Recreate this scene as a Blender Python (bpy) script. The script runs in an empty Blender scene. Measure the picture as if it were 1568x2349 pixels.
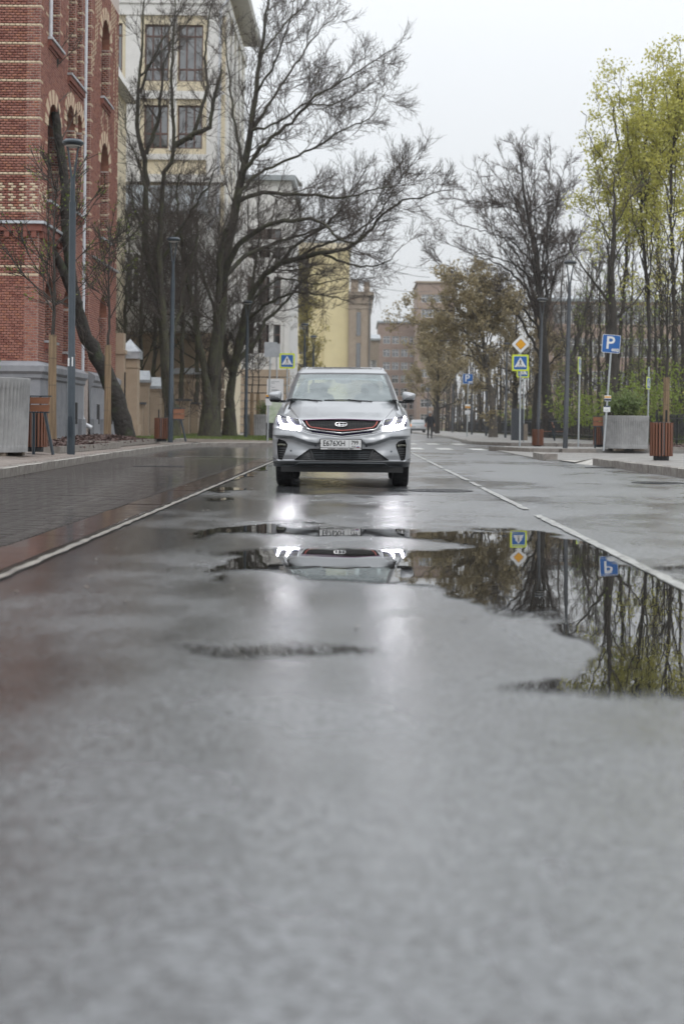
import bpy, bmesh, math, random
import numpy as np
from mathutils import Vector, Matrix, noise as mnoise
random.seed(7); rng = np.random.default_rng(11)
S = bpy.context.scene
COL = S.collection
R = math.radians
# ------------------------------------------------------------------ camera, sky, sun, exposure
CAM_H = 0.8; ROLL = R(0.6); FPX = 50 / 36 * 2349; VX, VY = 817.0, 976.0
cd = bpy.data.cameras.new("camera"); cam = bpy.data.objects.new("camera", cd); COL.objects.link(cam)
cam.location = (0, 0, CAM_H); cam.rotation_euler = (R(90), -ROLL, 0)
cd.sensor_fit = 'VERTICAL'; cd.sensor_height = 36; cd.sensor_width = 24; cd.lens = 50
cd.shift_x = -(VX - 784) / 2349; cd.shift_y = -(1174.5 - VY) / 2349
cd.clip_start = 0.1; cd.clip_end = 3000
cd.dof.use_dof = True; cd.dof.focus_distance = 18.25; cd.dof.aperture_fstop = 2.0; cd.dof.aperture_blades = 9
S.camera = cam
SUN_EL, SUN_ROT = R(52), R(160)
W = bpy.data.worlds.new("World"); S.world = W; W.use_nodes = True
wn, wl = W.node_tree.nodes, W.node_tree.links
wn.clear()
wo = wn.new("ShaderNodeOutputWorld"); wb = wn.new("ShaderNodeBackground"); sky = wn.new("ShaderNodeTexSky")
sky.sky_type = 'NISHITA'; sky.sun_disc = False; sky.sun_elevation = SUN_EL; sky.sun_rotation = SUN_ROT
sky.air_density = 1.5; sky.dust_density = 4.0
# overcast: the blue sky is veiled by an even cloud layer, brighter overhead (CIE overcast sky)
tc = wn.new("ShaderNodeTexCoord"); sx = wn.new("ShaderNodeSeparateXYZ"); wl.new(tc.outputs["Generated"], sx.inputs[0])
mz = wn.new("ShaderNodeMath"); mz.operation = 'MAXIMUM'; mz.inputs[1].default_value = 0.0; wl.new(sx.outputs[2], mz.inputs[0])
ml = wn.new("ShaderNodeMath"); ml.operation = 'MULTIPLY_ADD'; ml.inputs[1].default_value = 12.4; ml.inputs[2].default_value = 6.7
wl.new(mz.outputs[0], ml.inputs[0])
nz = wn.new("ShaderNodeTexNoise"); nz.inputs["Scale"].default_value = 2.2; nz.inputs["Detail"].default_value = 4
wl.new(tc.outputs["Generated"], nz.inputs["Vector"])
mn = wn.new("ShaderNodeMapRange"); mn.inputs[3].default_value = 0.95; mn.inputs[4].default_value = 1.05; wl.new(nz.outputs[0], mn.inputs[0])
mm = wn.new("ShaderNodeMath"); mm.operation = 'MULTIPLY'; wl.new(ml.outputs[0], mm.inputs[0]); wl.new(mn.outputs[0], mm.inputs[1])
vc = wn.new("ShaderNodeVectorMath"); vc.operation = 'SCALE'; vc.inputs[0].default_value = (0.965, 0.995, 1.03); wl.new(mm.outputs[0], vc.inputs["Scale"])
mx = wn.new("ShaderNodeMix"); mx.data_type = 'RGBA'; mx.inputs[0].default_value = 0.92
wl.new(sky.outputs[0], mx.inputs[6]); wl.new(vc.outputs[0], mx.inputs[7])
wl.new(mx.outputs[2], wb.inputs[0]); wb.inputs[1].default_value = 0.1; wl.new(wb.outputs[0], wo.inputs[0])
sd = bpy.data.lights.new("sun", 'SUN'); sd.energy = 0.5; sd.angle = R(25); sd.color = (1, 0.97, 0.93)
sun = bpy.data.objects.new("sun", sd); COL.objects.link(sun)
sun.rotation_euler = (R(90) - SUN_EL, 0, R(180) - SUN_ROT); sun.location = (0, -20, 40)
S.view_settings.view_transform = 'Standard'; S.view_settings.look = 'None'
S.view_settings.exposure = 0.1; S.view_settings.gamma = 1.0; S.view_settings.use_curve_mapping = False
S.cycles.use_denoising = True
S.cycles.max_bounces = 8; S.cycles.transparent_max_bounces = 16; S.cycles.diffuse_bounces = 3; S.cycles.glossy_bounces = 4
S.cycles.caustics_reflective = False; S.cycles.caustics_refractive = False; S.cycles.sample_clamp_indirect = 12

# ------------------------------------------------------------------ helpers
CR, SR = math.cos(ROLL), math.sin(ROLL)
def P(px, py, Y):
    "point of the place at distance Y seen at photograph pixel (1568 wide)"
    dx, u = px - VX, VY - py
    return Vector(((dx * CR - u * SR) * Y / FPX, Y, CAM_H + (dx * SR + u * CR) * Y / FPX))
def G(px, py, z=0.0):
    dx, u = px - VX, VY - py
    Y = (CAM_H - z) * FPX / -(dx * SR + u * CR)
    return P(px, py, Y)
def tag(o, label=None, cat=None, group=None, kind=None):
    if label: o["label"] = label
    if cat: o["category"] = cat
    if group: o["group"] = group
    if kind: o["kind"] = kind
    return o
def empty(name, loc=(0, 0, 0), rz=0.0):
    o = bpy.data.objects.new(name, None); COL.objects.link(o)
    o.location = loc; o.rotation_euler = (0, 0, rz); o.empty_display_size = 0.2
    return o
def thing(name, label, cat, loc=(0, 0, 0), rz=0.0, group=None):
    return tag(empty(name, loc, rz), label, cat, group)
def copy_tree(o, parent=None):
    c = o.copy(); COL.objects.link(c); c.parent = parent
    for ch in list(o.children): copy_tree(ch, c)
    return c
class MB:
    def __init__(s): s.v = []; s.f = []; s.m = []; s.mi = 0
    def add(s, vs, fs, mi=None):
        b = len(s.v); s.v += [tuple(v) for v in vs]; s.f += [tuple(i + b for i in f) for f in fs]
        s.m += [s.mi if mi is None else mi] * len(fs); return s
    def box(s, a, b, mi=None, M=None):
        x0, y0, z0 = a; x1, y1, z1 = b
        vs = [Vector(p) for p in ((x0,y0,z0),(x1,y0,z0),(x1,y1,z0),(x0,y1,z0),(x0,y0,z1),(x1,y0,z1),(x1,y1,z1),(x0,y1,z1))]
        if M: vs = [M @ v for v in vs]
        return s.add(vs, [(0,3,2,1),(4,5,6,7),(0,1,5,4),(1,2,6,5),(2,3,7,6),(3,0,4,7)], mi)
    def tube(s, pts, r, n=8, cap=True, mi=None, flat=1.0):
        pts = [Vector(p) for p in pts]; k = len(pts)
        rs = r if hasattr(r, '__len__') else [r] * k
        vs = []; ref = None
        for i, p in enumerate(pts):
            t = (pts[min(i + 1, k - 1)] - pts[max(i - 1, 0)]).normalized()
            if ref is None: ref = Vector((0, 0, 1)) if abs(t.z) < 0.9 else Vector((0, 1, 0))
            a = t.cross(ref).normalized(); b = a.cross(t).normalized(); ref = b
            for j in range(n):
                an = 2 * math.pi * j / n
                vs.append(p + a * math.cos(an) * rs[i] * flat + b * math.sin(an) * rs[i])
        fs = [(i*n+j, i*n+(j+1)%n, (i+1)*n+(j+1)%n, (i+1)*n+j) for i in range(k-1) for j in range(n)]
        if cap: fs += [tuple(range(n))[::-1], tuple(range((k-1)*n, k*n))]
        return s.add(vs, fs, mi)
    def lathe(s, prof, n=24, c=(0,0,0), mi=None, cap=True):
        vs = [(c[0]+r*math.cos(2*math.pi*j/n), c[1]+r*math.sin(2*math.pi*j/n), c[2]+z) for r, z in prof for j in range(n)]
        k = len(prof)
        fs = [(i*n+j, i*n+(j+1)%n, (i+1)*n+(j+1)%n, (i+1)*n+j) for i in range(k-1) for j in range(n)]
        if cap: fs += [tuple(range(n))[::-1], tuple(range((k-1)*n, k*n))]
        return s.add(vs, fs, mi)
    def prism(s, poly, z0, z1, mi=None):
        "poly (x,y) extruded in z"
        n = len(poly)
        vs = [(x, y, z0) for x, y in poly] + [(x, y, z1) for x, y in poly]
        return s.add(vs, [tuple(range(n))[::-1], tuple(range(n, 2*n))] + [(i, (i+1)%n, n+(i+1)%n, n+i) for i in range(n)], mi)
    def plate(s, poly, y0, y1, mi=None):
        "poly (x,z) extruded in y, front at y0"
        n = len(poly)
        vs = [(x, y0, z) for x, z in poly] + [(x, y1, z) for x, z in poly]
        return s.add(vs, [tuple(range(n)), tuple(range(n, 2*n))[::-1]] + [(i, n+i, n+(i+1)%n, (i+1)%n) for i in range(n)], mi)
    def build(s, name, mats, parent=None, smooth=False, loc=None):
        me = bpy.data.meshes.new(name); me.from_pydata(s.v, [], s.f)
        mats = mats if isinstance(mats, (list, tuple)) else [mats]
        for m in mats: me.materials.append(m)
        if len(mats) > 1: me.polygons.foreach_set("material_index", s.m)
        me.update()
        bm = bmesh.new(); bm.from_mesh(me); bmesh.ops.recalc_face_normals(bm, faces=bm.faces); bm.to_mesh(me); bm.free()
        if smooth:
            me.polygons.foreach_set("use_smooth", [True] * len(me.polygons))
            if smooth != 'all': 
                try: me.set_sharp_from_angle(angle=R(40))
                except Exception: pass
        o = bpy.data.objects.new(name, me); COL.objects.link(o); o.parent = parent
        if loc: o.location = loc
        return o
def mesh_np(name, V, Fq, mats, parent=None, smooth=False, mi=None):
    V = np.asarray(V, dtype=np.float32); Fq = np.asarray(Fq, dtype=np.int32)
    me = bpy.data.meshes.new(name); k = Fq.shape[1]; m = len(Fq)
    me.vertices.add(len(V)); me.vertices.foreach_set("co", V.ravel())
    me.loops.add(m * k); me.loops.foreach_set("vertex_index", Fq.ravel())
    me.polygons.add(m); me.polygons.foreach_set("loop_start", np.arange(0, m * k, k, dtype=np.int32))
    me.polygons.foreach_set("loop_total", np.full(m, k, dtype=np.int32))
    mats = mats if isinstance(mats, (list, tuple)) else [mats]
    for mt in mats: me.materials.append(mt)
    if mi is not None: me.polygons.foreach_set("material_index", np.asarray(mi, dtype=np.int32))
    if smooth: me.polygons.foreach_set("use_smooth", np.ones(m, dtype=bool))
    me.update(calc_edges=True); me.validate()
    o = bpy.data.objects.new(name, me); COL.objects.link(o); o.parent = parent
    return o
def rrect(cx, cz, w, h, r, n=5):
    out = []
    for ax, az, a0 in ((1,-1,-90),(1,1,0),(-1,1,90),(-1,-1,180)):
        for i in range(n + 1):
            a = R(a0 + 90 * i / n); out.append((cx + ax*(w/2-r) + r*math.cos(a), cz + az*(h/2-r) + r*math.sin(a)))
    return out
def disc(cx, cz, r, n=20): return [(cx + r*math.cos(2*math.pi*i/n), cz + r*math.sin(2*math.pi*i/n)) for i in range(n)]
def text_mesh(name, body, size, mat, parent, loc, depth=0.001, align='CENTER', rot=(R(90), 0, 0), sx=1.0, bold=0.0):
    c = bpy.data.curves.new(name, 'FONT'); c.body = body; c.size = size; c.align_x = align; c.align_y = 'CENTER'
    c.extrude = depth; c.resolution_u = 4; c.offset = bold
    t = bpy.data.objects.new(name + "_curve", c); COL.objects.link(t)
    dg = bpy.context.evaluated_depsgraph_get()
    me = bpy.data.meshes.new_from_object(t.evaluated_get(dg)); me.name = name
    bpy.data.objects.remove(t); bpy.data.curves.remove(c)
    me.materials.clear(); me.materials.append(mat)
    o = bpy.data.objects.new(name, me); COL.objects.link(o); o.parent = parent; o.location = loc; o.rotation_euler = rot
    o.scale = (sx, 1, 1)
    return o

# ------------------------------------------------------------------ materials
def mat(name, c1, c2=None, rough=0.6, metal=0.0, scale=6.0, bump=0.0, bscale=40.0, coat=0.0, emit=None, estr=0.0,
        spec=0.5, detail=6.0, r2=None, stretch=None, contrast=(0.35, 0.65), bdist=0.01, streak=None):
    m = bpy.data.materials.new(name); m.use_nodes = True
    n, l = m.node_tree.nodes, m.node_tree.links
    b = n["Principled BSDF"]
    b.inputs["Roughness"].default_value = rough; b.inputs["Metallic"].default_value = metal
    b.inputs["Specular IOR Level"].default_value = spec
    if coat: b.inputs["Coat Weight"].default_value = coat; b.inputs["Coat Roughness"].default_value = 0.06
    if emit: b.inputs["Emission Color"].default_value = (*emit, 1); b.inputs["Emission Strength"].default_value = estr
    b.inputs["Base Color"].default_value = (*c1, 1)
    tc = n.new("ShaderNodeTexCoord"); vec = tc.outputs["Object"]
    if stretch:
        mp = n.new("ShaderNodeMapping"); mp.inputs["Scale"].default_value = stretch; l.new(vec, mp.inputs[0]); vec = mp.outputs[0]
    if c2 is not None or r2 is not None:
        t = n.new("ShaderNodeTexNoise"); t.inputs["Scale"].default_value = scale; t.inputs["Detail"].default_value = detail
        t.inputs["Roughness"].default_value = 0.65; l.new(vec, t.inputs["Vector"])
        rp = n.new("ShaderNodeMapRange"); rp.inputs[1].default_value = contrast[0]; rp.inputs[2].default_value = contrast[1]
        l.new(t.outputs[0], rp.inputs[0])
        if c2 is not None:
            mi = n.new("ShaderNodeMix"); mi.data_type = 'RGBA'; l.new(rp.outputs[0], mi.inputs[0])
            mi.inputs[6].default_value = (*c1, 1); mi.inputs[7].default_value = (*c2, 1); l.new(mi.outputs[2], b.inputs["Base Color"])
        if r2 is not None:
            rr = n.new("ShaderNodeMapRange"); rr.inputs[3].default_value = rough; rr.inputs[4].default_value = r2
            l.new(rp.outputs[0], rr.inputs[0]); l.new(rr.outputs[0], b.inputs["Roughness"])
    if bump:
        t2 = n.new("ShaderNodeTexNoise"); t2.inputs["Scale"].default_value = bscale; t2.inputs["Detail"].default_value = 5
        l.new(vec, t2.inputs["Vector"])
        bp = n.new("ShaderNodeBump"); bp.inputs["Strength"].default_value = bump; bp.inputs["Distance"].default_value = bdist
        l.new(t2.outputs[0], bp.inputs["Height"]); l.new(bp.outputs[0], b.inputs["Normal"])
    return m
M = {}
M['brick_a'] = mat('brick_red', (.27,.112,.083), (.35,.152,.115), .75, scale=9, bump=.3, bscale=60)
M['brick_b'] = mat('brick_dark_red', (.19,.070,.052), (.26,.095,.07), .75, scale=9, bump=.3, bscale=60)
M['brick_c'] = mat('brick_orange', (.38,.165,.105), (.30,.12,.08), .75, scale=9, bump=.3, bscale=60)
M['brick_y'] = mat('brick_beige', (.70,.56,.40), (.56,.44,.31), .75, scale=9, bump=.3, bscale=60)
M['mortar'] = mat('mortar', (.50,.42,.38), (.60,.53,.49), .9, scale=14, bump=.2)
M['plinth'] = mat('plinth_paint', (.205,.212,.232), (.27,.277,.298), .7, scale=2.5, bump=.15, bscale=25)
M['zinc'] = mat('zinc', (.45,.48,.52), (.62,.65,.68), .35, .7, scale=4, r2=.5)
M['pipe'] = mat('painted_pipe', (.66,.68,.72), (.55,.57,.62), .4, .2, scale=5)
M['white'] = mat('white_render', (.74,.73,.71), (.66,.65,.63), .8, scale=1.2, bump=.05)
M['cream'] = mat('cream_render', (.70,.62,.46), (.64,.56,.41), .8, scale=1.2)
M['tan'] = mat('tan_render', (.42,.33,.245), (.35,.275,.20), .8, scale=1.6, bump=.08, bscale=30)
M['tan2'] = mat('tan_render_dark', (.30,.245,.19), (.25,.20,.155), .8, scale=1.6, bump=.1, bscale=30)
M['yellow'] = mat('yellow_render', (.68,.59,.34), (.62,.53,.30), .85, scale=.5)
M['browntower'] = mat('brown_stone', (.36,.29,.22), (.29,.23,.175), .85, scale=1.0)
M['pinkstone'] = mat('pink_brick', (.37,.28,.235), (.30,.22,.18), .85, scale=1.0)
M['greyroof'] = mat('grey_roof', (.30,.33,.35), (.40,.43,.45), .4, .4, scale=2)
M['soffit'] = mat('soffit', (.62,.61,.59), (.55,.54,.52), .7, scale=2)
M['wframe'] = mat('window_frame_brown', (.10,.055,.045), (.13,.07,.055), .5)
M['wframe_w'] = mat('window_frame_white', (.72,.72,.72), None, .5)
M['glass'] = mat('window_glass', (.02,.025,.03), (.05,.055,.06), .04, spec=1.0, scale=.6)
M['glass'].node_tree.nodes["Principled BSDF"].inputs["IOR"].default_value = 1.9
M['darkhole'] = mat('dark_interior', (.015,.015,.016), None, .9)
M['kerb'] = mat('kerb_granite', (.17,.15,.135), (.29,.265,.24), .5, scale=5, bump=.4, bscale=90, r2=.3)
M['kerbtop'] = mat('kerb_worn_top', (.48,.46,.42), (.36,.34,.31), .5, scale=6, bump=.3, bscale=60)
M['paver'] = mat('wet_paver', (.026,.021,.02), (.036,.029,.027), .012, scale=3, r2=.05, spec=.12)
M['border'] = mat('border_slab', (.075,.055,.048), (.055,.042,.038), .09, scale=3, r2=.2, bump=.05, bscale=12)
M['slab'] = mat('pavement_slab', (.20,.165,.145), (.27,.225,.195), .3, scale=2.5, r2=.5, bump=.1, bscale=30)
M['slab_r'] = mat('pavement_slab_grey', (.27,.26,.245), (.20,.19,.18), .35, scale=2.0, r2=.55, bump=.1, bscale=30)
M['conc'] = mat('planter_concrete', (.33,.33,.33), (.22,.22,.22), .7, scale=3.5, bump=.25, bscale=80, contrast=(.3,.7))
M['concdark'] = mat('planter_foot', (.14,.12,.10), (.22,.18,.14), .8, scale=7)
M['lamp'] = mat('lamp_post_paint', (.028,.040,.052), (.036,.05,.064), .38, .2, scale=5, coat=.2)
M['lampw'] = mat('lamp_diffuser', (.6,.6,.58), None, .4)
M['lamp2'] = mat('lamp_post_grey', (.06,.066,.076), (.08,.086,.096), .45, .2, scale=5)
M['galv'] = mat('galvanised', (.40,.43,.45), (.52,.55,.57), .45, .7, scale=8)
M['blackmetal'] = mat('black_metal', (.012,.013,.015), (.02,.021,.024), .45, .3)
M['greymetal'] = mat('grey_metal', (.09,.10,.11), None, .5, .4)
M['wood'] = mat('bin_slat_wood', (.20,.082,.047), (.12,.05,.03), .5, scale=8, stretch=(1,1,.12), bump=.1)
M['wood2'] = mat('bench_wood', (.27,.115,.06), (.18,.075,.04), .5, scale=8, stretch=(.12,1,1), bump=.1)
M['reed'] = mat('reed_wrap', (.30,.215,.13), (.165,.115,.07), .8, scale=30, stretch=(1,1,.03), bump=.5, bscale=40, contrast=(.4,.6))
M['bark'] = mat('bark_grey', (.060,.052,.044), (.030,.026,.023), .9, scale=9, stretch=(1,1,.35), bump=.8, bscale=12, bdist=.05)
M['bark_moss'] = mat('bark_mossy', (.050,.042,.036), (.088,.092,.050), .9, scale=4.5, bump=1.0, bscale=18, bdist=.09, contrast=(.40,.66), detail=12, stretch=(1,1,.4))
M['bark_green'] = mat('bark_old_mossy', (.035,.03,.026), (.05,.066,.028), .9, scale=2.2, bump=1.0, bscale=7, bdist=.1, contrast=(.5,.75))
M['bark_lt'] = mat('bark_light', (.13,.115,.10), (.085,.075,.065), .9, scale=6, bump=.6, bscale=14, bdist=.04)
M['twig'] = mat('twig', (.075,.061,.052), (.10,.082,.07), .85, scale=3)
M['twig_r'] = mat('twig_red', (.10,.078,.068), (.085,.066,.058), .85, scale=2)
def leafmat(name, c1, c2, tr=.35):
    m = mat(name, c1, c2, .6, scale=1.3, detail=3)
    n, l = m.node_tree.nodes, m.node_tree.links
    b = n["Principled BSDF"]; o = n["Material Output"]
    t = n.new("ShaderNodeBsdfTranslucent"); mixs = n.new("ShaderNodeMixShader"); mixs.inputs[0].default_value = tr
    src = b.inputs["Base Color"].links[0].from_socket; l.new(src, t.inputs[0])
    l.new(b.outputs[0], mixs.inputs[1]); l.new(t.outputs[0], mixs.inputs[2]); l.new(mixs.outputs[0], o.inputs[0])
    return m
M['leaf_y'] = leafmat('leaf_yellow_green', (.58,.54,.13), (.46,.46,.12))
M['leaf_g'] = leafmat('leaf_fresh_green', (.24,.30,.05), (.17,.23,.045))
M['leaf_o'] = leafmat('leaf_olive_brown', (.41,.34,.20), (.31,.26,.155))
M['leaf_oy'] = leafmat('leaf_olive_yellow', (.34,.28,.07), (.24,.21,.06))
M['leaf_s'] = leafmat('leaf_shrub', (.15,.21,.07), (.22,.27,.11))
M['grass'] = leafmat('grass_blade', (.10,.16,.03), (.17,.21,.06), .2)
M['soil'] = mat('soil', (.05,.04,.032), (.08,.065,.05), .9, scale=5, bump=.5, bscale=20)
M['lawn'] = mat('park_lawn', (.11,.12,.05), (.16,.13,.075), .95, scale=.8, bump=.4, bscale=18)
M['mulch'] = mat('bark_mulch', (.055,.03,.026), (.10,.06,.05), .7, scale=8)
M['paint'] = mat('road_paint', (.42,.42,.40), (.12,.12,.12), .35, scale=12, contrast=(.44,.64), detail=12)
M['paint_z'] = mat('road_paint_zebra', (.62,.62,.60), (.34,.34,.33), .35, scale=8, contrast=(.5,.75), detail=10)
M['paint_l'] = mat('road_paint_worn', (.33,.315,.285), (.11,.105,.10), .3, scale=7, contrast=(.44,.68), detail=10)
M['sblue'] = mat('sign_blue', (.012,.10,.34), (.016,.12,.38), .35, scale=3)
M['swhite'] = mat('sign_white', (.74,.75,.76), (.66,.67,.68), .4, scale=5)
M['syellow'] = mat('sign_fluor_yellow', (.62,.72,.03), (.56,.66,.03), .4, scale=5, emit=None)
M['sorange'] = mat('sign_amber', (.75,.36,.012), (.68,.32,.012), .4, scale=5)
M['sblack'] = mat('sign_black', (.012,.012,.013), None, .5)
M['sback'] = mat('sign_back', (.34,.36,.38), (.42,.44,.46), .5, .5)
M['navy'] = mat('sticker_navy', (.03,.05,.10), None, .5)
M['asphalt'] = None
# ------------------------------------------------------------------ wet asphalt, water
def asphalt_mat():
    m = bpy.data.materials.new("wet_asphalt"); m.use_nodes = True
    n, l = m.node_tree.nodes, m.node_tree.links; b = n["Principled BSDF"]
    tc = n.new("ShaderNodeTexCoord")
    def nz(scale, det, stretch=None):
        v = tc.outputs["Object"]
        if stretch:
            mp = n.new("ShaderNodeMapping"); mp.inputs["Scale"].default_value = stretch; l.new(v, mp.inputs[0]); v = mp.outputs[0]
        t = n.new("ShaderNodeTexNoise"); t.inputs["Scale"].default_value = scale; t.inputs["Detail"].default_value = det
        l.new(v, t.inputs["Vector"]); return t.outputs[0]
    def mr(src, a, c, lo, hi):
        r = n.new("ShaderNodeMapRange"); r.inputs[1].default_value = a; r.inputs[2].default_value = c
        r.inputs[3].default_value = lo; r.inputs[4].default_value = hi; r.interpolation_type = 'SMOOTHSTEP'; l.new(src, r.inputs[0]); return r.outputs[0]
    def math(op, a, c):
        q = n.new("ShaderNodeMath"); q.operation = op
        for i, s in enumerate((a, c)):
            if isinstance(s, (int, float)): q.inputs[i].default_value = s
            else: l.new(s, q.inputs[i])
        return q.outputs[0]
    big = mr(nz(.5, 2.5, (1, .55, 1)), .36, .64, 0, 1)       # large wetter and drier areas
    mid = mr(nz(2.4, 4, (1, .6, 1)), .34, .66, 0, 1)
    stone = n.new("ShaderNodeTexVoronoi"); stone.inputs["Scale"].default_value = 75; l.new(tc.outputs["Object"], stone.inputs["Vector"])
    grit = mr(stone.outputs["Distance"], .0, .6, 1, 0)
    # wetter towards the left gutter, drier right half; the left is also coloured darker in place of dark reflections
    sp_ = n.new("ShaderNodeSeparateXYZ"); l.new(tc.outputs["Object"], sp_.inputs[0])
    drain = mr(sp_.outputs[0], .6, -1.6, 0, .44); dry = mr(sp_.outputs[0], 1.3, 2.6, 0, -.25)
    base_ = math('ADD', math('MULTIPLY', big, .66), math('MULTIPLY', mid, .30))
    wq = n.new("ShaderNodeMath"); wq.operation = 'ADD'; wq.use_clamp = True; l.new(math('ADD', base_, dry), wq.inputs[0]); l.new(drain, wq.inputs[1]); wet = wq.outputs[0]
    mi = n.new("ShaderNodeMix"); mi.data_type = 'RGBA'; l.new(wet, mi.inputs[0])
    mi.inputs[6].default_value = (.115, .121, .128, 1); mi.inputs[7].default_value = (.040, .042, .044, 1)
    sp = n.new("ShaderNodeTexVoronoi"); sp.inputs["Scale"].default_value = 60; l.new(tc.outputs["Object"], sp.inputs["Vector"])
    hs = n.new("ShaderNodeMix"); hs.data_type = 'RGBA'; hs.blend_type = 'MULTIPLY'; hs.inputs[0].default_value = .8
    l.new(mi.outputs[2], hs.inputs[6]); gg = n.new("ShaderNodeSeparateColor"); l.new(sp.outputs["Color"], gg.inputs[0])
    cb = n.new("ShaderNodeCombineColor"); gv = mr(gg.outputs[0], 0, 1, .3, 1.8)
    for k in range(3): l.new(gv, cb.inputs[k])
    l.new(cb.outputs[0], hs.inputs[7]); l.new(hs.outputs[2], b.inputs["Base Color"])
    l.new(mr(wet, 0, 1, .34, .16), b.inputs["Roughness"])
    b.inputs["Specular IOR Level"].default_value = .8
    b.inputs["Coat Weight"].default_value = .7; l.new(mr(wet, 0, 1, .23, .09), b.inputs["Coat Roughness"])
    h = math('ADD', math('MULTIPLY', grit, .6), math('MULTIPLY', nz(105, 3), 1.0))
    bp = n.new("ShaderNodeBump"); bp.inputs["Distance"].default_value = .0045
    l.new(mr(wet, 0, 1, .75, .24), bp.inputs["Strength"]); l.new(h, bp.inputs["Height"]); l.new(bp.outputs[0], b.inputs["Normal"]); l.new(bp.outputs[0], b.inputs['Coat Normal'])
    return m
M['asphalt'] = asphalt_mat()
def water_mat():
    m = bpy.data.materials.new("puddle_water"); m.use_nodes = True
    n, l = m.node_tree.nodes, m.node_tree.links; b = n["Principled BSDF"]
    b.inputs["Base Color"].default_value = (.016, .015, .013, 1); b.inputs["Roughness"].default_value = .012
    b.inputs["IOR"].default_value = 1.4; b.inputs["Specular IOR Level"].default_value = .62
    tc = n.new("ShaderNodeTexCoord"); t = n.new("ShaderNodeTexNoise"); t.inputs["Scale"].default_value = 3.5; t.inputs["Detail"].default_value = 1
    l.new(tc.outputs["Object"], t.inputs["Vector"])
    bp = n.new("ShaderNodeBump"); bp.inputs["Strength"].default_value = .025; bp.inputs["Distance"].default_value = .01
    l.new(t.outputs[0], bp.inputs["Height"]); l.new(bp.outputs[0], b.inputs["Normal"])
    at = n.new("ShaderNodeAttribute"); at.attribute_name = "depth"
    g = n.new("ShaderNodeTexNoise"); g.inputs["Scale"].default_value = 34; g.inputs["Detail"].default_value = 8; g.inputs["Roughness"].default_value = .7; l.new(tc.outputs["Object"], g.inputs["Vector"])
    ad = n.new("ShaderNodeMath"); ad.operation = 'MULTIPLY_ADD'; ad.inputs[1].default_value = 2.4; ad.inputs[2].default_value = -1.2; l.new(g.outputs[0], ad.inputs[0])
    su = n.new("ShaderNodeMath"); su.operation = 'ADD'; l.new(at.outputs["Fac"], su.inputs[0]); l.new(ad.outputs[0], su.inputs[1])
    mr = n.new("ShaderNodeMapRange"); mr.interpolation_type = 'SMOOTHSTEP'; mr.inputs[1].default_value = .05; mr.inputs[2].default_value = .75
    l.new(su.outputs[0], mr.inputs[0])
    tr = n.new("ShaderNodeBsdfTransparent"); ms = n.new("ShaderNodeMixShader"); l.new(mr.outputs[0], ms.inputs[0])
    l.new(tr.outputs[0], ms.inputs[1]); l.new(b.outputs[0], ms.inputs[2]); l.new(ms.outputs[0], n["Material Output"].inputs[0])
    return m
M['water'] = water_mat()

def sheet(name, poly, z, m, kind="structure", parent=None):
    mb = MB(); mb.add([(x, y, z if not hasattr(z, '__call__') else z(x, y)) for x, y in poly], [tuple(range(len(poly)))])
    o = mb.build(name, m, parent); 
    if kind and parent is None: tag(o, kind=kind)
    return o
sheet("ground", [(-600,-60),(600,-60),(600,1500),(-600,1500)], -.03, M['lawn'])
sheet("road", [(-30,-10),(45,-10),(45,330),(-30,330)], 0, M['asphalt'])

# left kerb line (face of the kerb at road level)
KL = [(-4.75,-8),(-4.62,8),(-4.92,19.7),(-5.34,30.8),(-5.62,41),(-5.62,45),(-5.45,48),(-5.0,50.3),(-4.3,51.2),(-3.1,51.3),(-2.4,51.6),(-1.95,52.6),(-1.85,55),(-1.8,62)]
KL2 = [(-1.9,70),(-1.95,76),(-2.1,120),(-2.1,300)]
def resample(pl, step):
    pts = [Vector((*p, 0)) for p in pl]; out = [pts[0]]; acc = 0
    L = [(pts[i+1]-pts[i]).length for i in range(len(pts)-1)]; tot = sum(L); n = max(1, round(tot/step))
    res = []
    for k in range(n+1):
        d = tot*k/n; i = 0
        while i < len(L)-1 and d > L[i]: d -= L[i]; i += 1
        res.append(pts[i] + (pts[i+1]-pts[i])*min(1, d/L[i]))
    return res
stone_cache = {}
def kerb_run(name, pl, side, h=.155, w=.16, top=True):
    "row of kerb stones; side=+1: pavement lies to the left of the run (towards -x when the run goes +y)"
    root = tag(empty(name), kind="structure")
    pts = resample(pl, 1.0)
    for i in range(len(pts)-1):
        a, c = pts[i], pts[i+1]; t = (c-a); ln = t.length; t.normalize(); nrm = Vector((-t.y, t.x, 0))*side
        key = (round(ln, 2), h, w, side, i % 4)
        if key not in stone_cache:
            mb = MB(); g = .006; e = .012; j = random.uniform(-.004, .004)
            prof = [(0,-.25),(0,h-e+j),(e,h+j),(w-.004,h+j),(w-.004,-.25)]
            vs = [(x, g, z) for x, z in prof] + [(x, ln-g, z) for x, z in prof]; k = len(prof)
            fs = [(q, q+1, k+q+1, k+q) for q in range(k-1)] + [tuple(range(k))[::-1], tuple(range(k, 2*k))]
            mb.add(vs, fs, 0)
            mb.m[len(mb.m)-6 + 1] = 1 if random.random() < .75 else 0   # worn bright edge
            stone_cache[key] = mb.build("kerb_stone", [M['kerb'], M['kerbtop']]).data
            bpy.data.objects.remove([o for o in bpy.data.objects if o.data == stone_cache[key]][0])
        o = bpy.data.objects.new("kerb_stone", stone_cache[key]); COL.objects.link(o); o.parent = root
        o.matrix_local = Matrix.Translation(a + Vector((random.uniform(-.004,.004), 0, random.uniform(-.003,.003)))) @ Matrix(((nrm.x, t.x, 0, 0), (nrm.y, t.y, 0, 0), (0, 0, 1, 0), (0, 0, 0, 1)))
    return root
kerb_run("kerb", KL, 1)
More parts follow.
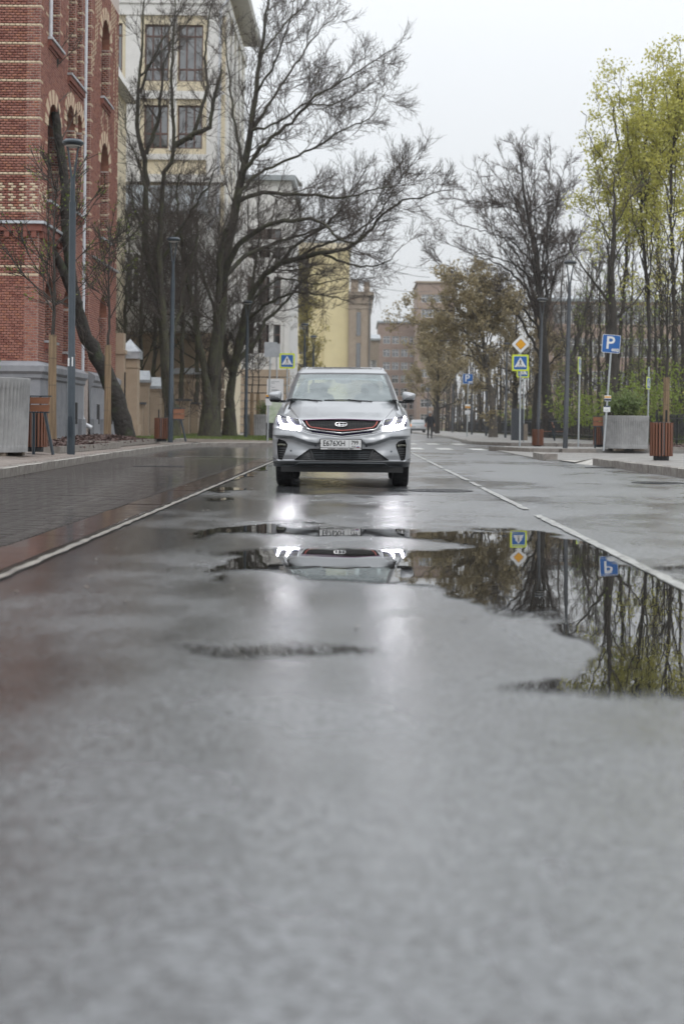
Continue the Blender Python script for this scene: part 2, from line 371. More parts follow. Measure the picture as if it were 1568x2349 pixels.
kerb_run("kerb", KL2, 1)
# left pavement: strips rising away from the kerb
def strip_ground(name, line, offs, m, kind="structure", zoff=0):
    pts = resample(line, 1.0); V = []; Fc = []
    for (d, z) in offs:
        for i, p in enumerate(pts):
            V.append((min(p.x, -1.75) - d if d > 0.2 else p.x - .15, p.y, z + zoff))
    n = len(pts)
    for r in range(len(offs)-1):
        for i in range(n-1): Fc.append((r*n+i, r*n+i+1, (r+1)*n+i+1, (r+1)*n+i))
    return tag(mesh_np(name, V, Fc, m), kind=kind)
PVL = [(-4.75,-8),(-4.62,8),(-4.92,19.7),(-5.34,30.8),(-5.62,41),(-5.62,47),(-5.5,49.9)]
strip_ground("pavement", PVL, [(0.1,.15),(.8,.19),(2.0,.25),(4.0,.33),(12,.36),(25,.36)], M['slab'])
tag(mesh_np("pavement", [(-30.6,49.9,.36),(-9.5,49.9,.33),(-6.3,49.9,.19),(-5.35,49.9,.15),(-4.9,50.45,.152),(-4.3,51.34,.152),(-3.1,51.45,.152),(-2.5,51.7,.152),(-2.05,52.7,.152),(-1.95,55,.15),(-1.95,62,.14),(-5.35,62,.15),(-7,62,.2),(-9.5,62,.32),(-30.6,62,.36)], [tuple(range(15))], M['slab']), kind="structure")
tag(mesh_np("pavement", [(-30.6,62.01,.36),(-7,62.01,.2),(-1.95,62.01,.14),(-1.95,300,.10),(-30,300,.1)], [(0,1,2,3,4)], M['slab_r']), kind="structure")
# slab courses near the kerb on the left pavement
def slab_field(name, quadfn, nu, nv, m, gap=.012, parent=None, tilt=.002, lift=.004, jit=.003):
    V = []; Fc = []
    for i in range(nu):
        for j in range(nv):
            q = quadfn(i, j)
            if q is None: continue
            b = len(V); h = lift + random.uniform(0, jit)
            c = sum((Vector(p) for p in q), Vector())/4
            ps = [Vector(p) + (c-Vector(p)).normalized()*gap for p in q]
            tx, ty = random.gauss(0, tilt), random.gauss(0, tilt)
            V += [(*(p.xy), p.z-.01) for p in ps] + [(p.x, p.y, p.z + h + (p.x-c.x)*tx + (p.y-c.y)*ty) for p in ps]
            Fc += [(b+4,b+5,b+6,b+7),(b,b+1,b+5,b+4),(b+1,b+2,b+6,b+5),(b+2,b+3,b+7,b+6),(b+3,b,b+4,b+7)]
    o = mesh_np(name, V, Fc, m, parent); tag(o, kind="stuff"); return o
def kx(y):
    for (x0,y0),(x1,y1) in zip(PVL, PVL[1:]):
        if y0 <= y <= y1: return x0 + (x1-x0)*(y-y0)/(y1-y0)
    return PVL[-1][0]
def zleft(d):
    return float(np.interp(d, [.1,.8,2,4,12], [.15,.19,.25,.33,.36]))
def qf(i, j):
    y0, y1 = 14 + i*.4, 14 + (i+1)*.4; d0, d1 = .16 + j*.6, .16 + (j+1)*.6
    if i % 2: d0 += .3; d1 += .3
    if j == 0 and i % 2: d0 = .16
    return [(kx(y0)-d0, y0, zleft(d0)), (kx(y0)-d1, y0, zleft(d1)), (kx(y1)-d1, y1, zleft(d1)), (kx(y1)-d0, y1, zleft(d0))]
slab_field("pavement_slabs", qf, 88, 6, M['slab'])
# parking lane paved with long pavers laid across, flush border and worn lines
sheet("parking_lane", [(-2.2,-8),(-1.86,-8),(-1.86,33),(-5.35,33),(-5.34,30.8),(-4.92,19.7),(-4.62,8),(-4.75,-8)], .004, M['soil'])
random.seed(3)
def qp(i, j):
    y0 = 5.5 + i*.11; y1 = y0 + .11; x1 = -2.215 - (j + (.5 if i % 2 else 0) - .5)*.32; x0 = x1 - .32
    x1 = min(x1, -2.215); k = kx(y0) + .01
    if x1 <= k + .05: return None
    x0 = max(x0, k)
    return [(x0,y0,.012),(x1,y0,.012),(x1,y1,.012),(x0,y1,.012)]
slab_field("lane_pavers", qp, 250, 12, M['paver'], gap=.005, tilt=.0005, jit=.0004)
edge = tag(empty("lane_border"), kind="structure")
bs = MB(); bs.box((-.165,.004,-.02),(.165,.976,.016)); bmesh_ = bs.build("border_slab", M['border'], edge); bmesh_.location = (-2.035, 4, 0)
for i in range(1, 29):
    o = bmesh_.copy(); COL.objects.link(o); o.location = (-2.035 + random.uniform(-.003,.003), 4+i*.98, random.uniform(-.003,.003)); o.rotation_euler = (random.gauss(0,.002), random.gauss(0,.004), 0)
def line_mark(x0, x1, y0, y1, z, m=None, name="lane_line", sl=0):
    k = max(2, int((y1-y0)/.16)); j = lambda: random.gauss(0, .0055)
    r_ = [(x0+sl*i/k+j(), y0+(y1-y0)*i/k) for i in range(k+1)]; q_ = [(x1+sl*i/k+j(), y0+(y1-y0)*i/k) for i in range(k+1)]
    r_[0] = (r_[0][0], y0-.04); q_[-1] = (q_[-1][0], y1+.05)
    mb = MB(); mb.add([(*p, z) for p in r_]+[(*p, z) for p in q_], [(i, k+1+i, k+2+i, i+1) for i in range(k)])
    return tag(mb.build(name, m or M['paint']), kind="structure")
line_mark(-1.84, -1.79, 4.0, 41, .010, M['paint_l'], "edge_line", .04)
pl = MB()
for a, b in (((-5.2,31.6),(-1.9,31.75)),((-4.6,31.75),(-4.0,34.5)),((-4.0,34.5),(-1.9,34.6))):
    a, b = Vector((*a,.009)), Vector((*b,.009)); t = (b-a).normalized(); nn = Vector((-t.y,t.x,0))*.05
    pl.add([a-nn,b-nn,b+nn,a+nn],[(0,1,2,3)])
tag(pl.build("parking_lines", M['paint_l']), kind="structure")
# centre line, long worn dashes
cl = [(4.9,12.85),(13.75,18.6),(18.9,20.4),(21.0,26.3),(27.0,33),(33.6,42)]
for a, b in cl: line_mark(1.612, 1.685, a, b, .0085, M['paint'], "centre_line", -.005*(b-a)/5)
# zebra crossings
for Y0, Y1, xs in ((48.4,51.6,(1.85,2.85,4.0)),(61.5,65.5,(2.15,3.15,4.3))):
    for x in list(xs) + [.9,-.1,-1.1]: line_mark(x, x+.5, Y0, Y1, .008, M['paint_z'], "zebra_stripe")
# right pavement
def slab3(name, poly, z0, z1, m):
    mb = MB(); mb.prism(poly, z0, z1); return tag(mb.build(name, m), kind="structure")
KR = [(6.4,-8),(5.9,8),(5.40,22),(5.08,30.6)]
kerb_run("kerb", KR, -1)
RP = [(x+.14, y) for x, y in KR]
slab3("pavement", RP + [(5.3,31.3),(7.4,31.6),(13,31.6),(13,-8)], -.2, .145, M['slab_r'])
ram = MB(); ram.add([(5.3,31.3,.145),(7.4,31.6,.145),(9.0,31.6,.145),(9.0,34.0,.03),(4.86,34.0,.02),(4.9,31.9,.03)],[(0,1,2,3,4,5)])
ram.add([(5.08,30.6,.0),(5.22,30.6,.145),(5.3,31.3,.145),(4.9,31.9,.0)],[(0,1,2,3)])
tag(ram.build("kerb_ramp", M['kerbtop']), kind="structure")
slab3("pavement", [(4.55,34.0),(9.0,34.0),(9.0,31.61),(13,31.61),(13,44.5),(5.9,44.3),(4.62,47.4),(4.55,40)], -.2, .03, M['slab_r'])
kerb_run("kerb", [(4.50,34.1),(4.52,36.4)], -1, h=.17, w=.33)
kerb_run("kerb", [(4.58,47.6),(5.75,44.0),(7.4,44.3)], -1, h=.15, w=.18)
slab3("pavement", [(4.78,47.6),(5.85,44.25),(7.5,44.5),(12.9,44.6),(12.9,49.5),(5.2,49.5)], -.2, .135, M['slab_r'])
kerb_run("kerb", [(12.5,60.2),(8.5,60.2),(6.2,61),(5.4,64),(5.35,70.5)], 1, h=.14)
kerb_run("kerb", [(5.45,72),(6.1,94),(6.3,160)], -1, h=.14)
slab3("pavement", [(13,60.35),(8.5,60.35),(6.3,61.2),(5.55,64),(5.5,71),(5.6,72),(6.25,94),(6.45,160),(7,260),(13,260)], -.2, .125, M['slab_r'])
# lighter concrete side strip and the park ground
mbp = MB(); mbp.add([(12.7,-8,.2),(14,-8,.36),(45,-8,.5),(45,300,.5),(14,300,.42),(12.7,300,.14)],[(0,1,4,5),(1,2,3,4)])
tag(mbp.build("park_ground", M['lawn']), kind="structure")
# ---- puddles: shallow water sheets with ragged edges
def z7(l): return [(428.75+.7266*x, 1071.9+.7266*y) for x, y in l]
def z6(l): return [(.4297*x, 1010.6+.4297*y) for x, y in l]
POOLS = [
 ("puddle", 1.0, [z7([(20,212),(170,184),(400,186),(690,199),(830,196),(1000,198),(1110,206),(1240,236),(1330,271),(1450,321),(1568,372),(1900,520),(1900,780),(1568,757),(1440,748),(1250,727),(1130,712),(1010,693),(900,682),(1000,662),(1120,628),(1220,565),(1240,505),(1170,474),(1050,455),(960,430),(880,405),(770,388),(735,368),(690,330),(690,262),(820,256),(830,240),(700,228),(560,222),(330,216),(190,216),(60,218)]),
   z7([(60,268),(180,262),(360,258),(720,262),(760,372),(640,362),(300,350),(150,350),(40,332),(110,318),(150,300),(190,285),(120,276)])]),
 ("puddle", .72, z7([(70,562),(240,556),(480,580),(400,602),(280,604),(120,578)])),
 ("puddle", .6, z7([(1220,865),(1400,846),(1700,850),(1700,885),(1400,880)])),
 ("puddle", .8, z6([(1040,302),(1180,298),(1260,305),(1170,322),(1050,320)])),
 ("puddle", .8, z6([(1110,258),(1180,240),(1260,245),(1310,262),(1200,272),(1130,270)])),
 ("puddle", .8, z6([(1200,208),(1300,172),(1400,138),(1455,128),(1400,160),(1300,196),(1240,222)])),
 ("puddle", .3, z7([(1480,300),(1600,296),(1700,312),(1640,334),(1500,318)])),
]
def sdf(poly, X, Y):
    d = np.full(X.shape, 1e9); ins = np.zeros(X.shape, bool); n = len(poly)
    for i in range(n):
        x0, y0 = poly[i]; x1, y1 = poly[(i+1) % n]; ex, ey = x1-x0, y1-y0
        t = np.clip(((X-x0)*ex + (Y-y0)*ey)/(ex*ex+ey*ey+1e-9), 0, 1)
        d = np.minimum(d, np.hypot(X-x0-t*ex, Y-y0-t*ey))
        c = ((y0 <= Y) != (y1 <= Y))
        with np.errstate(divide='ignore', invalid='ignore'): xi = x0 + (Y-y0)/(y1-y0+1e-12)*ex
        ins ^= c & (X < xi)
    return np.where(ins, d, -d)
def fractal_np(X, Y, seed=0, octv=4):
    r = np.random.default_rng(seed); out = np.zeros(X.shape); amp = 1; f = 1
    for o in range(octv):
        g = r.random((64, 64)); xs, ys = (X*f) % 64, (Y*f) % 64
        xi, yi = np.floor(xs).astype(int) % 64, np.floor(ys).astype(int) % 64; fx, fy = xs % 1, ys % 1
        fx = fx*fx*(3-2*fx); fy = fy*fy*(3-2*fy); x2, y2 = (xi+1) % 64, (yi+1) % 64
        out += amp*((g[xi,yi]*(1-fx)+g[x2,yi]*fx)*(1-fy)+(g[xi,y2]*(1-fx)+g[x2,y2]*fx)*fy - .5); amp *= .55; f *= 2.1
    return out
for k, (nm, strength, poly) in enumerate(POOLS):
    polys = poly if isinstance(poly[0], list) else [poly]; poly = [q for pp in polys for q in pp]
    pa = np.array(poly); y0, y1 = pa[:,1].min()-8, pa[:,1].max()+8
    gpts = [G(x, y) for x, y in poly]; gx0 = min(p.x for p in gpts)-.3; gx1 = max(p.x for p in gpts)+.3
    gy = np.array(sorted(G(VX, y).y for y in np.arange(y0, y1, 1.4)))
    sx_ = max(.02, (gx1-gx0)/170); gx = np.arange(gx0, gx1, sx_)
    XX, YY = np.meshgrid(gx, gy, indexing='ij')
    dx = XX*FPX/YY; dz = -CAM_H*FPX/YY
    px = VX + dx*CR + dz*SR; py = VY + dx*SR - dz*CR
    nr_ = np.clip((py-VY)/300, .3, 2.2)
    px = px+fractal_np(XX*1.5+11, YY*1.2+5*k, 40+k, 5)*110*nr_; py = py+fractal_np(XX*2.3+3, YY*1.8+9*k, 60+k, 6)*17*nr_
    d = np.max([sdf(pp, px, py) for pp in polys], axis=0)
    nse = fractal_np(XX*1.6+7*k, YY*1.1+3*k, k, 5)
    sc = np.clip((py-VY)/330, .35, 1.6)
    Wd = d/sc + nse*8
    near = np.clip((py-1380)/200, 0, 1)
    Wd = np.clip((Wd+2)/(9+18*near), -1, 1.2)*(.55+.45*strength) + (strength-1)*.35
    keep = Wd > -.85
    nx, ny = XX.shape; idx = np.arange(nx*ny).reshape(nx, ny)
    kq = keep[:-1,:-1]|keep[1:,:-1]|keep[1:,1:]|keep[:-1,1:]
    Fq = np.stack([idx[:-1,:-1][kq], idx[1:,:-1][kq], idx[1:,1:][kq], idx[:-1,1:][kq]], 1)
    used = np.unique(Fq); rem = np.full(nx*ny, -1); rem[used] = np.arange(len(used))
    V = np.stack([XX.ravel()[used], YY.ravel()[used], np.full(len(used), .0042+.0003*k)], 1)
    o = mesh_np(nm, V, rem[Fq], M['water']); tag(o, kind="structure")
    at = o.data.attributes.new("depth", 'FLOAT', 'POINT'); at.data.foreach_set("value", Wd.ravel()[used].astype(np.float32))
# wet leaf litter and grit gathered along the gutters
gl = np.random.default_rng(5); LV = []
def litter(n, xf, y0, y1, z, sx):
    for i in range(n):
        y = gl.uniform(y0, y1); x = xf(y)+abs(gl.normal(0, sx)); a = gl.uniform(0, 6.28); r_ = gl.uniform(.008, .026); c, s_ = math.cos(a)*r_, math.sin(a)*r_
        LV.append([(x-c, y-s_, z), (x+s_*.5, y-c*.5, z+.003), (x+c, y+s_, z+gl.uniform(.001,.008)), (x-s_*.5, y+c*.5, z+.003)])
litter(260, lambda y: kx(y)+.03, 15, 48, .018, .16); litter(120, lambda y: -2.2, 6, 32, .018, .5); litter(220, lambda y: 5.05-.03*(y-30)-abs(gl.normal(0,.25)), 12, 31, .006, .02); litter(120, lambda y: -1.6, 5, 24, .006, 2.5)
M['litter'] = mat('wet_litter', (.12,.085,.05), (.05,.04,.03), .5, scale=2)
tag(mesh_np("leaf_litter", np.array(LV).reshape(-1,3), np.arange(4*len(LV)).reshape(-1,4), M['litter']), kind="stuff")
gp_ = G(365, 1070, .012); gt = thing("drain_grate", "narrow iron drain grate lying across the paved parking lane", "drain grate", (gp_.x, gp_.y, .014))
q = MB(); q.box((-.45,-.12,0),(.45,-.10,.006)); q.box((-.45,.10,0),(.45,.12,.006)); q.build("rim", M['blackmetal'], gt)
for k in range(14): q = MB(); q.box((-.44+k*.065,-.10,0),(-.41+k*.065,.10,.005)); q.build("grate_bar", M['greymetal'] if 'greymetal' in M else M['blackmetal'], gt)
# manhole covers
def manhole(x, y, r, label):
    t = thing("manhole_cover", label, "manhole cover", (x, y, .002))
    f = MB(); f.lathe([(r,0),(r,.006),(r*.86,.006),(r*.86,.002)], 32, cap=False); f.build("rim", M['blackmetal'], t)
    c = MB(); c.lathe([(r*.85,.0),(r*.85,.004),(.001,.005)], 32, cap=False)
    for i in range(-3, 4):
        for j in range(-3, 4):
            if i*i+j*j < 10: c.box((i*r*.2-.03, j*r*.2-.03, .003), (i*r*.2+.03, j*r*.2+.03, .008))
    c.build("lid", M['blackmetal'], t)
p = G(1010,1126); manhole(p.x, p.y, .40, "round iron manhole cover in the asphalt beside the silver car's wheel")
p = G(1383,1073); manhole(p.x, p.y, .38, "round iron manhole cover farther off in the right lane near the ramp")
p = G(1510,1108); manhole(p.x, p.y, .40, "round iron manhole cover near the right kerb, closest to the kerb stones")
# ------------------------------------------------------------------ the silver car
M['silver'] = mat('silver_paint', (.36,.37,.385), (.335,.345,.36), .34, .62, scale=3, coat=.5)
M['plastic'] = mat('black_plastic', (.035,.037,.04), (.05,.052,.055), .42, scale=10)
M['gloss_black'] = mat('gloss_black', (.01,.01,.012), None, .12)
M['mesh_black'] = mat('grille_mesh', (.008,.008,.009), None, .5)
M['slot_fringe'] = mat('slot_fringe_tint', (.035,.014,.10), None, .2)  # purple fringe of the lens put into the black slot's colour
M['chrome'] = mat('chrome', (.75,.76,.78), None, .12, 1.0)
M['redtrim'] = mat('red_trim', (.38,.065,.048), (.33,.055,.04), .3, scale=4, coat=.5)
M['tyre'] = mat('tyre_rubber', (.012,.012,.013), (.02,.02,.021), .7, scale=20, bump=.4, bscale=80)
M['drl'] = mat('daytime_light', (1,1,1), None, .3, emit=(.97,.95,1.0), estr=60)
M['lens_in'] = mat('lamp_inside', (.16,.16,.12), (.05,.05,.045), .15, .4, scale=14, stretch=(6,1,.6))
M['lamp_house'] = mat('lamp_housing', (.05,.05,.07), None, .12, .2)
M['interior'] = mat('cabin_dark', (.03,.032,.034), None, .8)
M['platew'] = mat('plate_white', (.66,.66,.66), None, .4)
M['carglass'] = mat('car_side_glass', (.015,.018,.02), None, .05, spec=.8)
def misted_glass():
    m = bpy.data.materials.new("rain_misted_glass"); m.use_nodes = True
    n, l = m.node_tree.nodes, m.node_tree.links; b = n["Principled BSDF"]
    b.inputs["Base Color"].default_value = (.34, .39, .40, 1); b.inputs["Roughness"].default_value = .16; b.inputs["Specular IOR Level"].default_value = .6
    tc = n.new("ShaderNodeTexCoord"); v = n.new("ShaderNodeTexVoronoi"); v.inputs["Scale"].default_value = 60; l.new(tc.outputs["Object"], v.inputs["Vector"])
    bp = n.new("ShaderNodeBump"); bp.inputs["Strength"].default_value = .35; bp.inputs["Distance"].default_value = .004; l.new(v.outputs[0], bp.inputs["Height"])
    l.new(bp.outputs[0], b.inputs["Normal"])
    t = n.new("ShaderNodeTexNoise"); t.inputs["Scale"].default_value = 4; t.inputs["Detail"].default_value = 8; l.new(tc.outputs["Object"], t.inputs["Vector"])
    r = n.new("ShaderNodeMapRange"); r.inputs[1].default_value = .35; r.inputs[2].default_value = .65; r.inputs[3].default_value = .46; r.inputs[4].default_value = .60; l.new(t.outputs[0], r.inputs[0])
    tr = n.new("ShaderNodeBsdfTransparent"); tr.inputs[0].default_value = (.8,.9,.9,1); ms = n.new("ShaderNodeMixShader"); l.new(r.outputs[0], ms.inputs[0])
    l.new(tr.outputs[0], ms.inputs[1]); l.new(b.outputs[0], ms.inputs[2]); l.new(ms.outputs[0], n["Material Output"].inputs[0])
    return m
M['mist'] = misted_glass()
def clear_glass():
    m = bpy.data.materials.new("clear_car_glass"); m.use_nodes = True
    n, l = m.node_tree.nodes, m.node_tree.links; b = n["Principled BSDF"]; b.inputs["Base Color"].default_value = (.05,.06,.06,1); b.inputs["Roughness"].default_value = .03
    tr = n.new("ShaderNodeBsdfTransparent"); tr.inputs[0].default_value = (.9,.95,.93,1); ms = n.new("ShaderNodeMixShader"); ms.inputs[0].default_value = .14
    l.new(tr.outputs[0], ms.inputs[1]); l.new(b.outputs[0], ms.inputs[2]); l.new(ms.outputs[0], n["Material Output"].inputs[0]); return m
M['clear'] = clear_glass()
CX, CY = -0.178, 18.9
car = thing("car", "silver crossover car facing the camera with its lights on, standing in the wet lane", "car", (CX, CY, 0))
ZC = 782.0; TC = .0045
def C(zx, zy, yl):
    "car-local point seen at detail-crop pixel (zx, zy) when lying at local depth yl"
    Y = CY + yl; px, py = 588 + .25*zx, 808.5 + .25*zy
    u = VY - py; du = u + (px - 783.5)*TC; dx = (px - VX) - u*TC
    return np.stack([dx*Y/FPX - CX, yl + 0*dx, CAM_H + du*Y/FPX], -1)
def Cv(zx, zy, yl): return Vector(C(np.float64(zx), np.float64(zy), np.float64(yl)))
prof_zy = [1060,1000,950,900,800,740,700,650,615,606,590,550,500,458,450,440,300,200,188,160,148,141,136]
prof_y  = [-.78,-.85,-.865,-.865,-.885,-.875,-.865,-.835,-.80,-.78,-.66,-.33,.02,.28,.31,.36,.75,1.12,1.17,1.36,1.55,1.75,1.95]
hw_zy = [130,140,150,190,270,370,440,455,470,510,545,575,620,680,800,900,980,1010,1050,1056]
hw_x  = [335,356,374,412,452,492,518,527,537,565,582,597,617,631,634,632,630,627,615,560]
hw = lambda zy: np.interp(zy, hw_zy, hw_x)
def sst(a, b, x): t = np.clip((x-a)/(b-a), 0, 1); return t*t*(3-2*t)
_fz = np.arange(100, 1100, 1.0); _fy = np.interp(_fz, prof_zy[::-1], prof_y[::-1])
ker = np.hanning(15); ker /= ker.sum(); _fy = np.convolve(np.pad(_fy, 7, mode='edge'), ker, 'valid')
def linedist(poly, X, Y):
    d = np.full(np.shape(X), 1e9)
    for (x0,y0),(x1,y1) in zip(poly, poly[1:]):
        ex, ey = x1-x0, y1-y0; t = np.clip(((X-x0)*ex+(Y-y0)*ey)/(ex*ex+ey*ey), 0, 1)
        d = np.minimum(d, np.hypot(X-x0-t*ex, Y-y0-t*ey))
    return d
def mir(l): return [(2*ZC-x, y) for x, y in l][::-1]
def sym(l): return l + mir(l)
# outlines traced for the left half, mirrored
HEAD = [(196,574),(282,596),(332,606),(386,613),(414,682),(416,704),(335,702),(252,690),(190,676),(184,640)]
GRILLE = sym([(782,744),(640,728),(500,706),(462,690),(418,630),(520,624),(660,619)])
SLIT = sym([(782,768),(640,752),(510,736),(482,716),(640,735),(782,752)][::-1])
INTAKE = sym([(782,994),(345,992),(400,950),(490,886),(560,884)])
MIDIN = sym([(782,990),(540,990),(512,900),(516,896),(782,896)])
VENT = [(203,796),(262,816),(285,846),(283,872),(262,930),(238,992),(204,984),(194,930),(190,840)]
GLASS = sym([(782,447),(316,446),(355,322),(400,207),(600,202)])
BAND = sym([(782,452),(276,450),(322,320),(374,192),(600,187)])
SUNR = sym([(782,150),(512,152),(509,143),(640,138)])
BONNET = sym([(782,609),(600,613),(500,619),(408,626),(386,612),(345,560),(276,462),(288,452),(600,452)])
LIP = sym([(782,1060),(120,1060),(140,960),(160,968),(204,1000),(348,996),(392,1000),(560,997)])
def front_depth(zx, zy, feat=True):
    zx = np.asarray(zx, float); zy = np.asarray(zy, float)
    a = np.abs(zx-ZC); h = hw(zy); q = np.clip(a/h, 0, 1); t = a/632
    y = np.interp(zy, _fz, _fy)
    low = sst(560, 660, zy); top = 1-sst(430, 470, zy); mid = (1-low)*(1-top)
    y = y + low*(.07*t*t + .24*sst(.55, 1.0, t)**1.3) + mid*(.05*t*t + .30*sst(.60, .98, q)) + top*(.10*q*q)
    q0 = .90 - .02*low
    rr = np.clip((q-q0)/(1-q0), 0, 1); y = y + (.16+.06*low-.11*mid)*(1-np.sqrt(np.clip(1-rr*rr, 0, 1)))
    if not feat: return y
    ax = ZC - a   # left-half coordinate
    # bonnet: raised middle panel, creases run to the lamps
    cr = np.interp(zy, [455,590,640], [272,394,420]); out = cr - ax
    y = y + .055*sst(-4, 46, out)*mid
    rib = np.interp(zy, [455,612], [500,600]); y = y + .012*sst(-6, 20, rib-ax)*mid
    # wing crease over the vents: a swept shoulder, below it the bumper steps back
    cx, cz = [190,330,480,560,640,782], [768,775,828,838,792,775]
    crz = np.interp(ax, cx, cz); dn = zy - crz
    y = y + low*.055*sst(0, 26, dn)*(1-.75*sst(40, 170, dn))*(1-sst(520, 640, ax))*sst(165, 215, ax)
    y = y - low*.020*sst(-60, -4, dn)*(1-sst(-4, 6, dn))*(1-sst(520, 640, ax))
    # shelf under lamps and grille
    sh = np.interp(ax, [180,250,330,416,480,640,782], [682,697,708,712,735,757,774]); ds = zy - sh
    y = y + low*.03*(1-sst(-2, 14, ds))*sst(-60, -2, ds)
    # lower lip roll
    y = y - .05*sst(985, 1004, zy)*(1-sst(1028, 1036, zy)) 
    return y
st = 4.0
gx = np.arange(ZC-640, ZC+641, st); gz = np.arange(134, 1062, st)
ZX, ZY = np.meshgrid(gx, gz, indexing='ij')
POLYS = [("lip", LIP), ("bonnet", BONNET), ("band", BAND), ("windscreen", GLASS), ("sunroof", SUNR), ("headl", HEAD), ("headr", mir(HEAD)), ("grille", GRILLE),
         ("slit", SLIT), ("intake", INTAKE), ("mid", MIDIN), ("ventl", VENT), ("ventr", mir(VENT))]
RC = {"headl":.012,"headr":.012,"grille":.03,"slit":.045,"intake":.05,"mid":.085,"ventl":.06,"ventr":.06,"windscreen":.006,"bonnet":0,"lip":0,"band":0,"sunroof":.004}
X2, Z2 = ZX.copy(), ZY.copy()
# snap grid vertices to the traced outlines so the panels have clean edges
def snap(poly, X, Z, closed=True, lim=2.1):
    n = len(poly); bd = np.full(X.shape, 1e9); bx, bz = X.copy(), Z.copy()
    for i in range(n if closed else n-1):
        x0, z0 = poly[i]; x1, z1 = poly[(i+1) % n]; ex, ez = x1-x0, z1-z0
        t = np.clip(((ZX-x0)*ex+(ZY-z0)*ez)/(ex*ex+ez*ez+1e-9), 0, 1); qx, qz = x0+t*ex, z0+t*ez
        d = np.hypot(ZX-qx, ZY-qz); c = d < bd; bd[c] = d[c]; bx[c] = qx[c]; bz[c] = qz[c]
    c = bd < lim; X[c] = bx[c]; Z[c] = bz[c]
sil = [(ZC-x, z) for z, x in zip(hw_zy, hw_x)]; sil = [(ZC-335,136)] + sil[1:] ; SIL = sil + mir(sil)
for nm, pl_ in POLYS: snap(pl_, X2, Z2)
snap(SIL, X2, Z2)
yl = front_depth(X2, Z2)
for nm, pl_ in POLYS:
    d = sdf(pl_, X2, Z2); yl = yl + RC[nm]*sst(.6, 3.4, d)
V3 = C(X2, Z2, yl).reshape(-1, 3)
nx, nzc = ZX.shape; idx = np.arange(nx*nzc).reshape(nx, nzc)
Q = np.stack([idx[:-1,1:], idx[1:,1:], idx[1:,:-1], idx[:-1,:-1]], -1).reshape(-1, 4)
fxm = X2.ravel()[Q].mean(1); fzm = Z2.ravel()[Q].mean(1)
reg = np.full(len(Q), "", dtype=object)
inside = sdf(SIL, fxm, fzm) > 0
reg[inside & (fzm < 470)] = "shell"; reg[inside & (fzm >= 470)] = "bumper"
reg[inside & (fzm < 600) & (fzm >= 470)] = "wing"
for nm, pl_ in POLYS:
    reg[(sdf(pl_, fxm, fzm) > 0) & inside] = nm
wl_ = fxm < ZC; reg[(reg == "wing") & wl_] = "wingl"; reg[(reg == "wing")] = "wingr"
def region(names, oname, m, smooth=True, parent=None):
    k = np.isin(reg, names); f = Q[k]; used = np.unique(f); rem = np.zeros(len(V3), int); rem[used] = np.arange(len(used))
    return mesh_np(oname, V3[used], rem[f], m, parent or car, smooth)
region(["shell"], "roof", M['silver']); region(["bumper"], "bumper", M['silver'])
region(["wingl"], "front_wing", M['silver']); region(["wingr"], "front_wing", M['silver']); region(["bonnet"], "bonnet", M['silver']); region(["lip"], "bumper_lip", M['plastic'])
region(["band"], "windscreen_frame", M['plastic']); ws = region(["windscreen"], "windscreen", M['mist']); region(["sunroof"], "sunroof", M['gloss_black'])
hl = [region(["headl"], "headlight", M['lamp_house']), region(["headr"], "headlight", M['lamp_house'])]
gr = region(["grille"], "grille", M['mesh_black']); region(["slit"], "bumper_slot", M['slot_fringe'])
ink = region(["intake"], "lower_intake", M['plastic']); region(["mid"], "intake_mesh", M['mesh_black'])
vents = [region(["ventl"], "air_vent", M['mesh_black']), region(["ventr"], "air_vent", M['mesh_black'])]
def path(pts, off, n=None, refine=10):
    out = []
    for (x0,z0),(x1,z1) in zip(pts, pts[1:]):
        k = max(1, int(math.hypot(x1-x0, z1-z0)/refine))
        for i in range(k): out.append((x0+(x1-x0)*i/k, z0+(z1-z0)*i/k))
    out.append(pts[-1])
    a = np.array(out); d = front_depth(a[:,0], a[:,1]) - off
    return [Vector(p) for p in C(a[:,0], a[:,1], d)]
def bar(mb, pts, off, r, n=8, refine=12): mb.tube(path(pts, off, refine=refine), r, n)
# lamp strips (two strokes rising from one base stroke), reflector cells
for k, h in enumerate(hl):
    f = (lambda l: l) if k == 0 else mir
    mb = MB(); bar(mb, f([(207,592),(211,625),(226,664)]), .012, .0145); bar(mb, f([(222,664),(300,676),(398,692)]), .012, .0125); bar(mb, f([(290,604),(306,640),(338,682)]), .012, .0130)
    mb.build("light_strip", M['drl'], h, True)
    c = MB()
    for q in ([(240,606),(276,612),(284,648),(252,648)], [(330,616),(378,620),(398,668),(352,662)]):
        a = np.array(f(q), float); pts = C(a[:,0], a[:,1], front_depth(a[:,0], a[:,1])+.004); c.add(pts.tolist(), [(0,1,2,3)])
    c.build("reflector", M['lens_in'], h)
    t = MB(); bar(t, f([(390,616),(414,684)]), .008, .006); t.build("indicator_strip", M['chrome'], h, True)
g = MB()
for i, z in enumerate((640,652,664,676,688,700,712,724)):
    x0 = float(np.interp(z, [630,690,706,728,744], [440,470,505,640,760])); bar(g, [(x0,z),(2*ZC-x0,z)], -.018, .0035, 5, 30)
for x in np.arange(500, 1066, 24): bar(g, [(x,632),(x+(8 if x<ZC else -8),float(np.interp(abs(x-ZC),[0,140,280],[738,722,702])))], -.018, .0022, 4, 40)
g.build("grille_bar", M['plastic'], gr, True)
t = MB(); bar(t, [(456,634),(470,664),(496,688),(600,702),(700,712),(ZC,718)]+mir([(456,634),(470,664),(496,688),(600,702),(700,712)]), .006, .0085); t.build("grille_trim", M['redtrim'], gr, True).data.name = "red_trim"
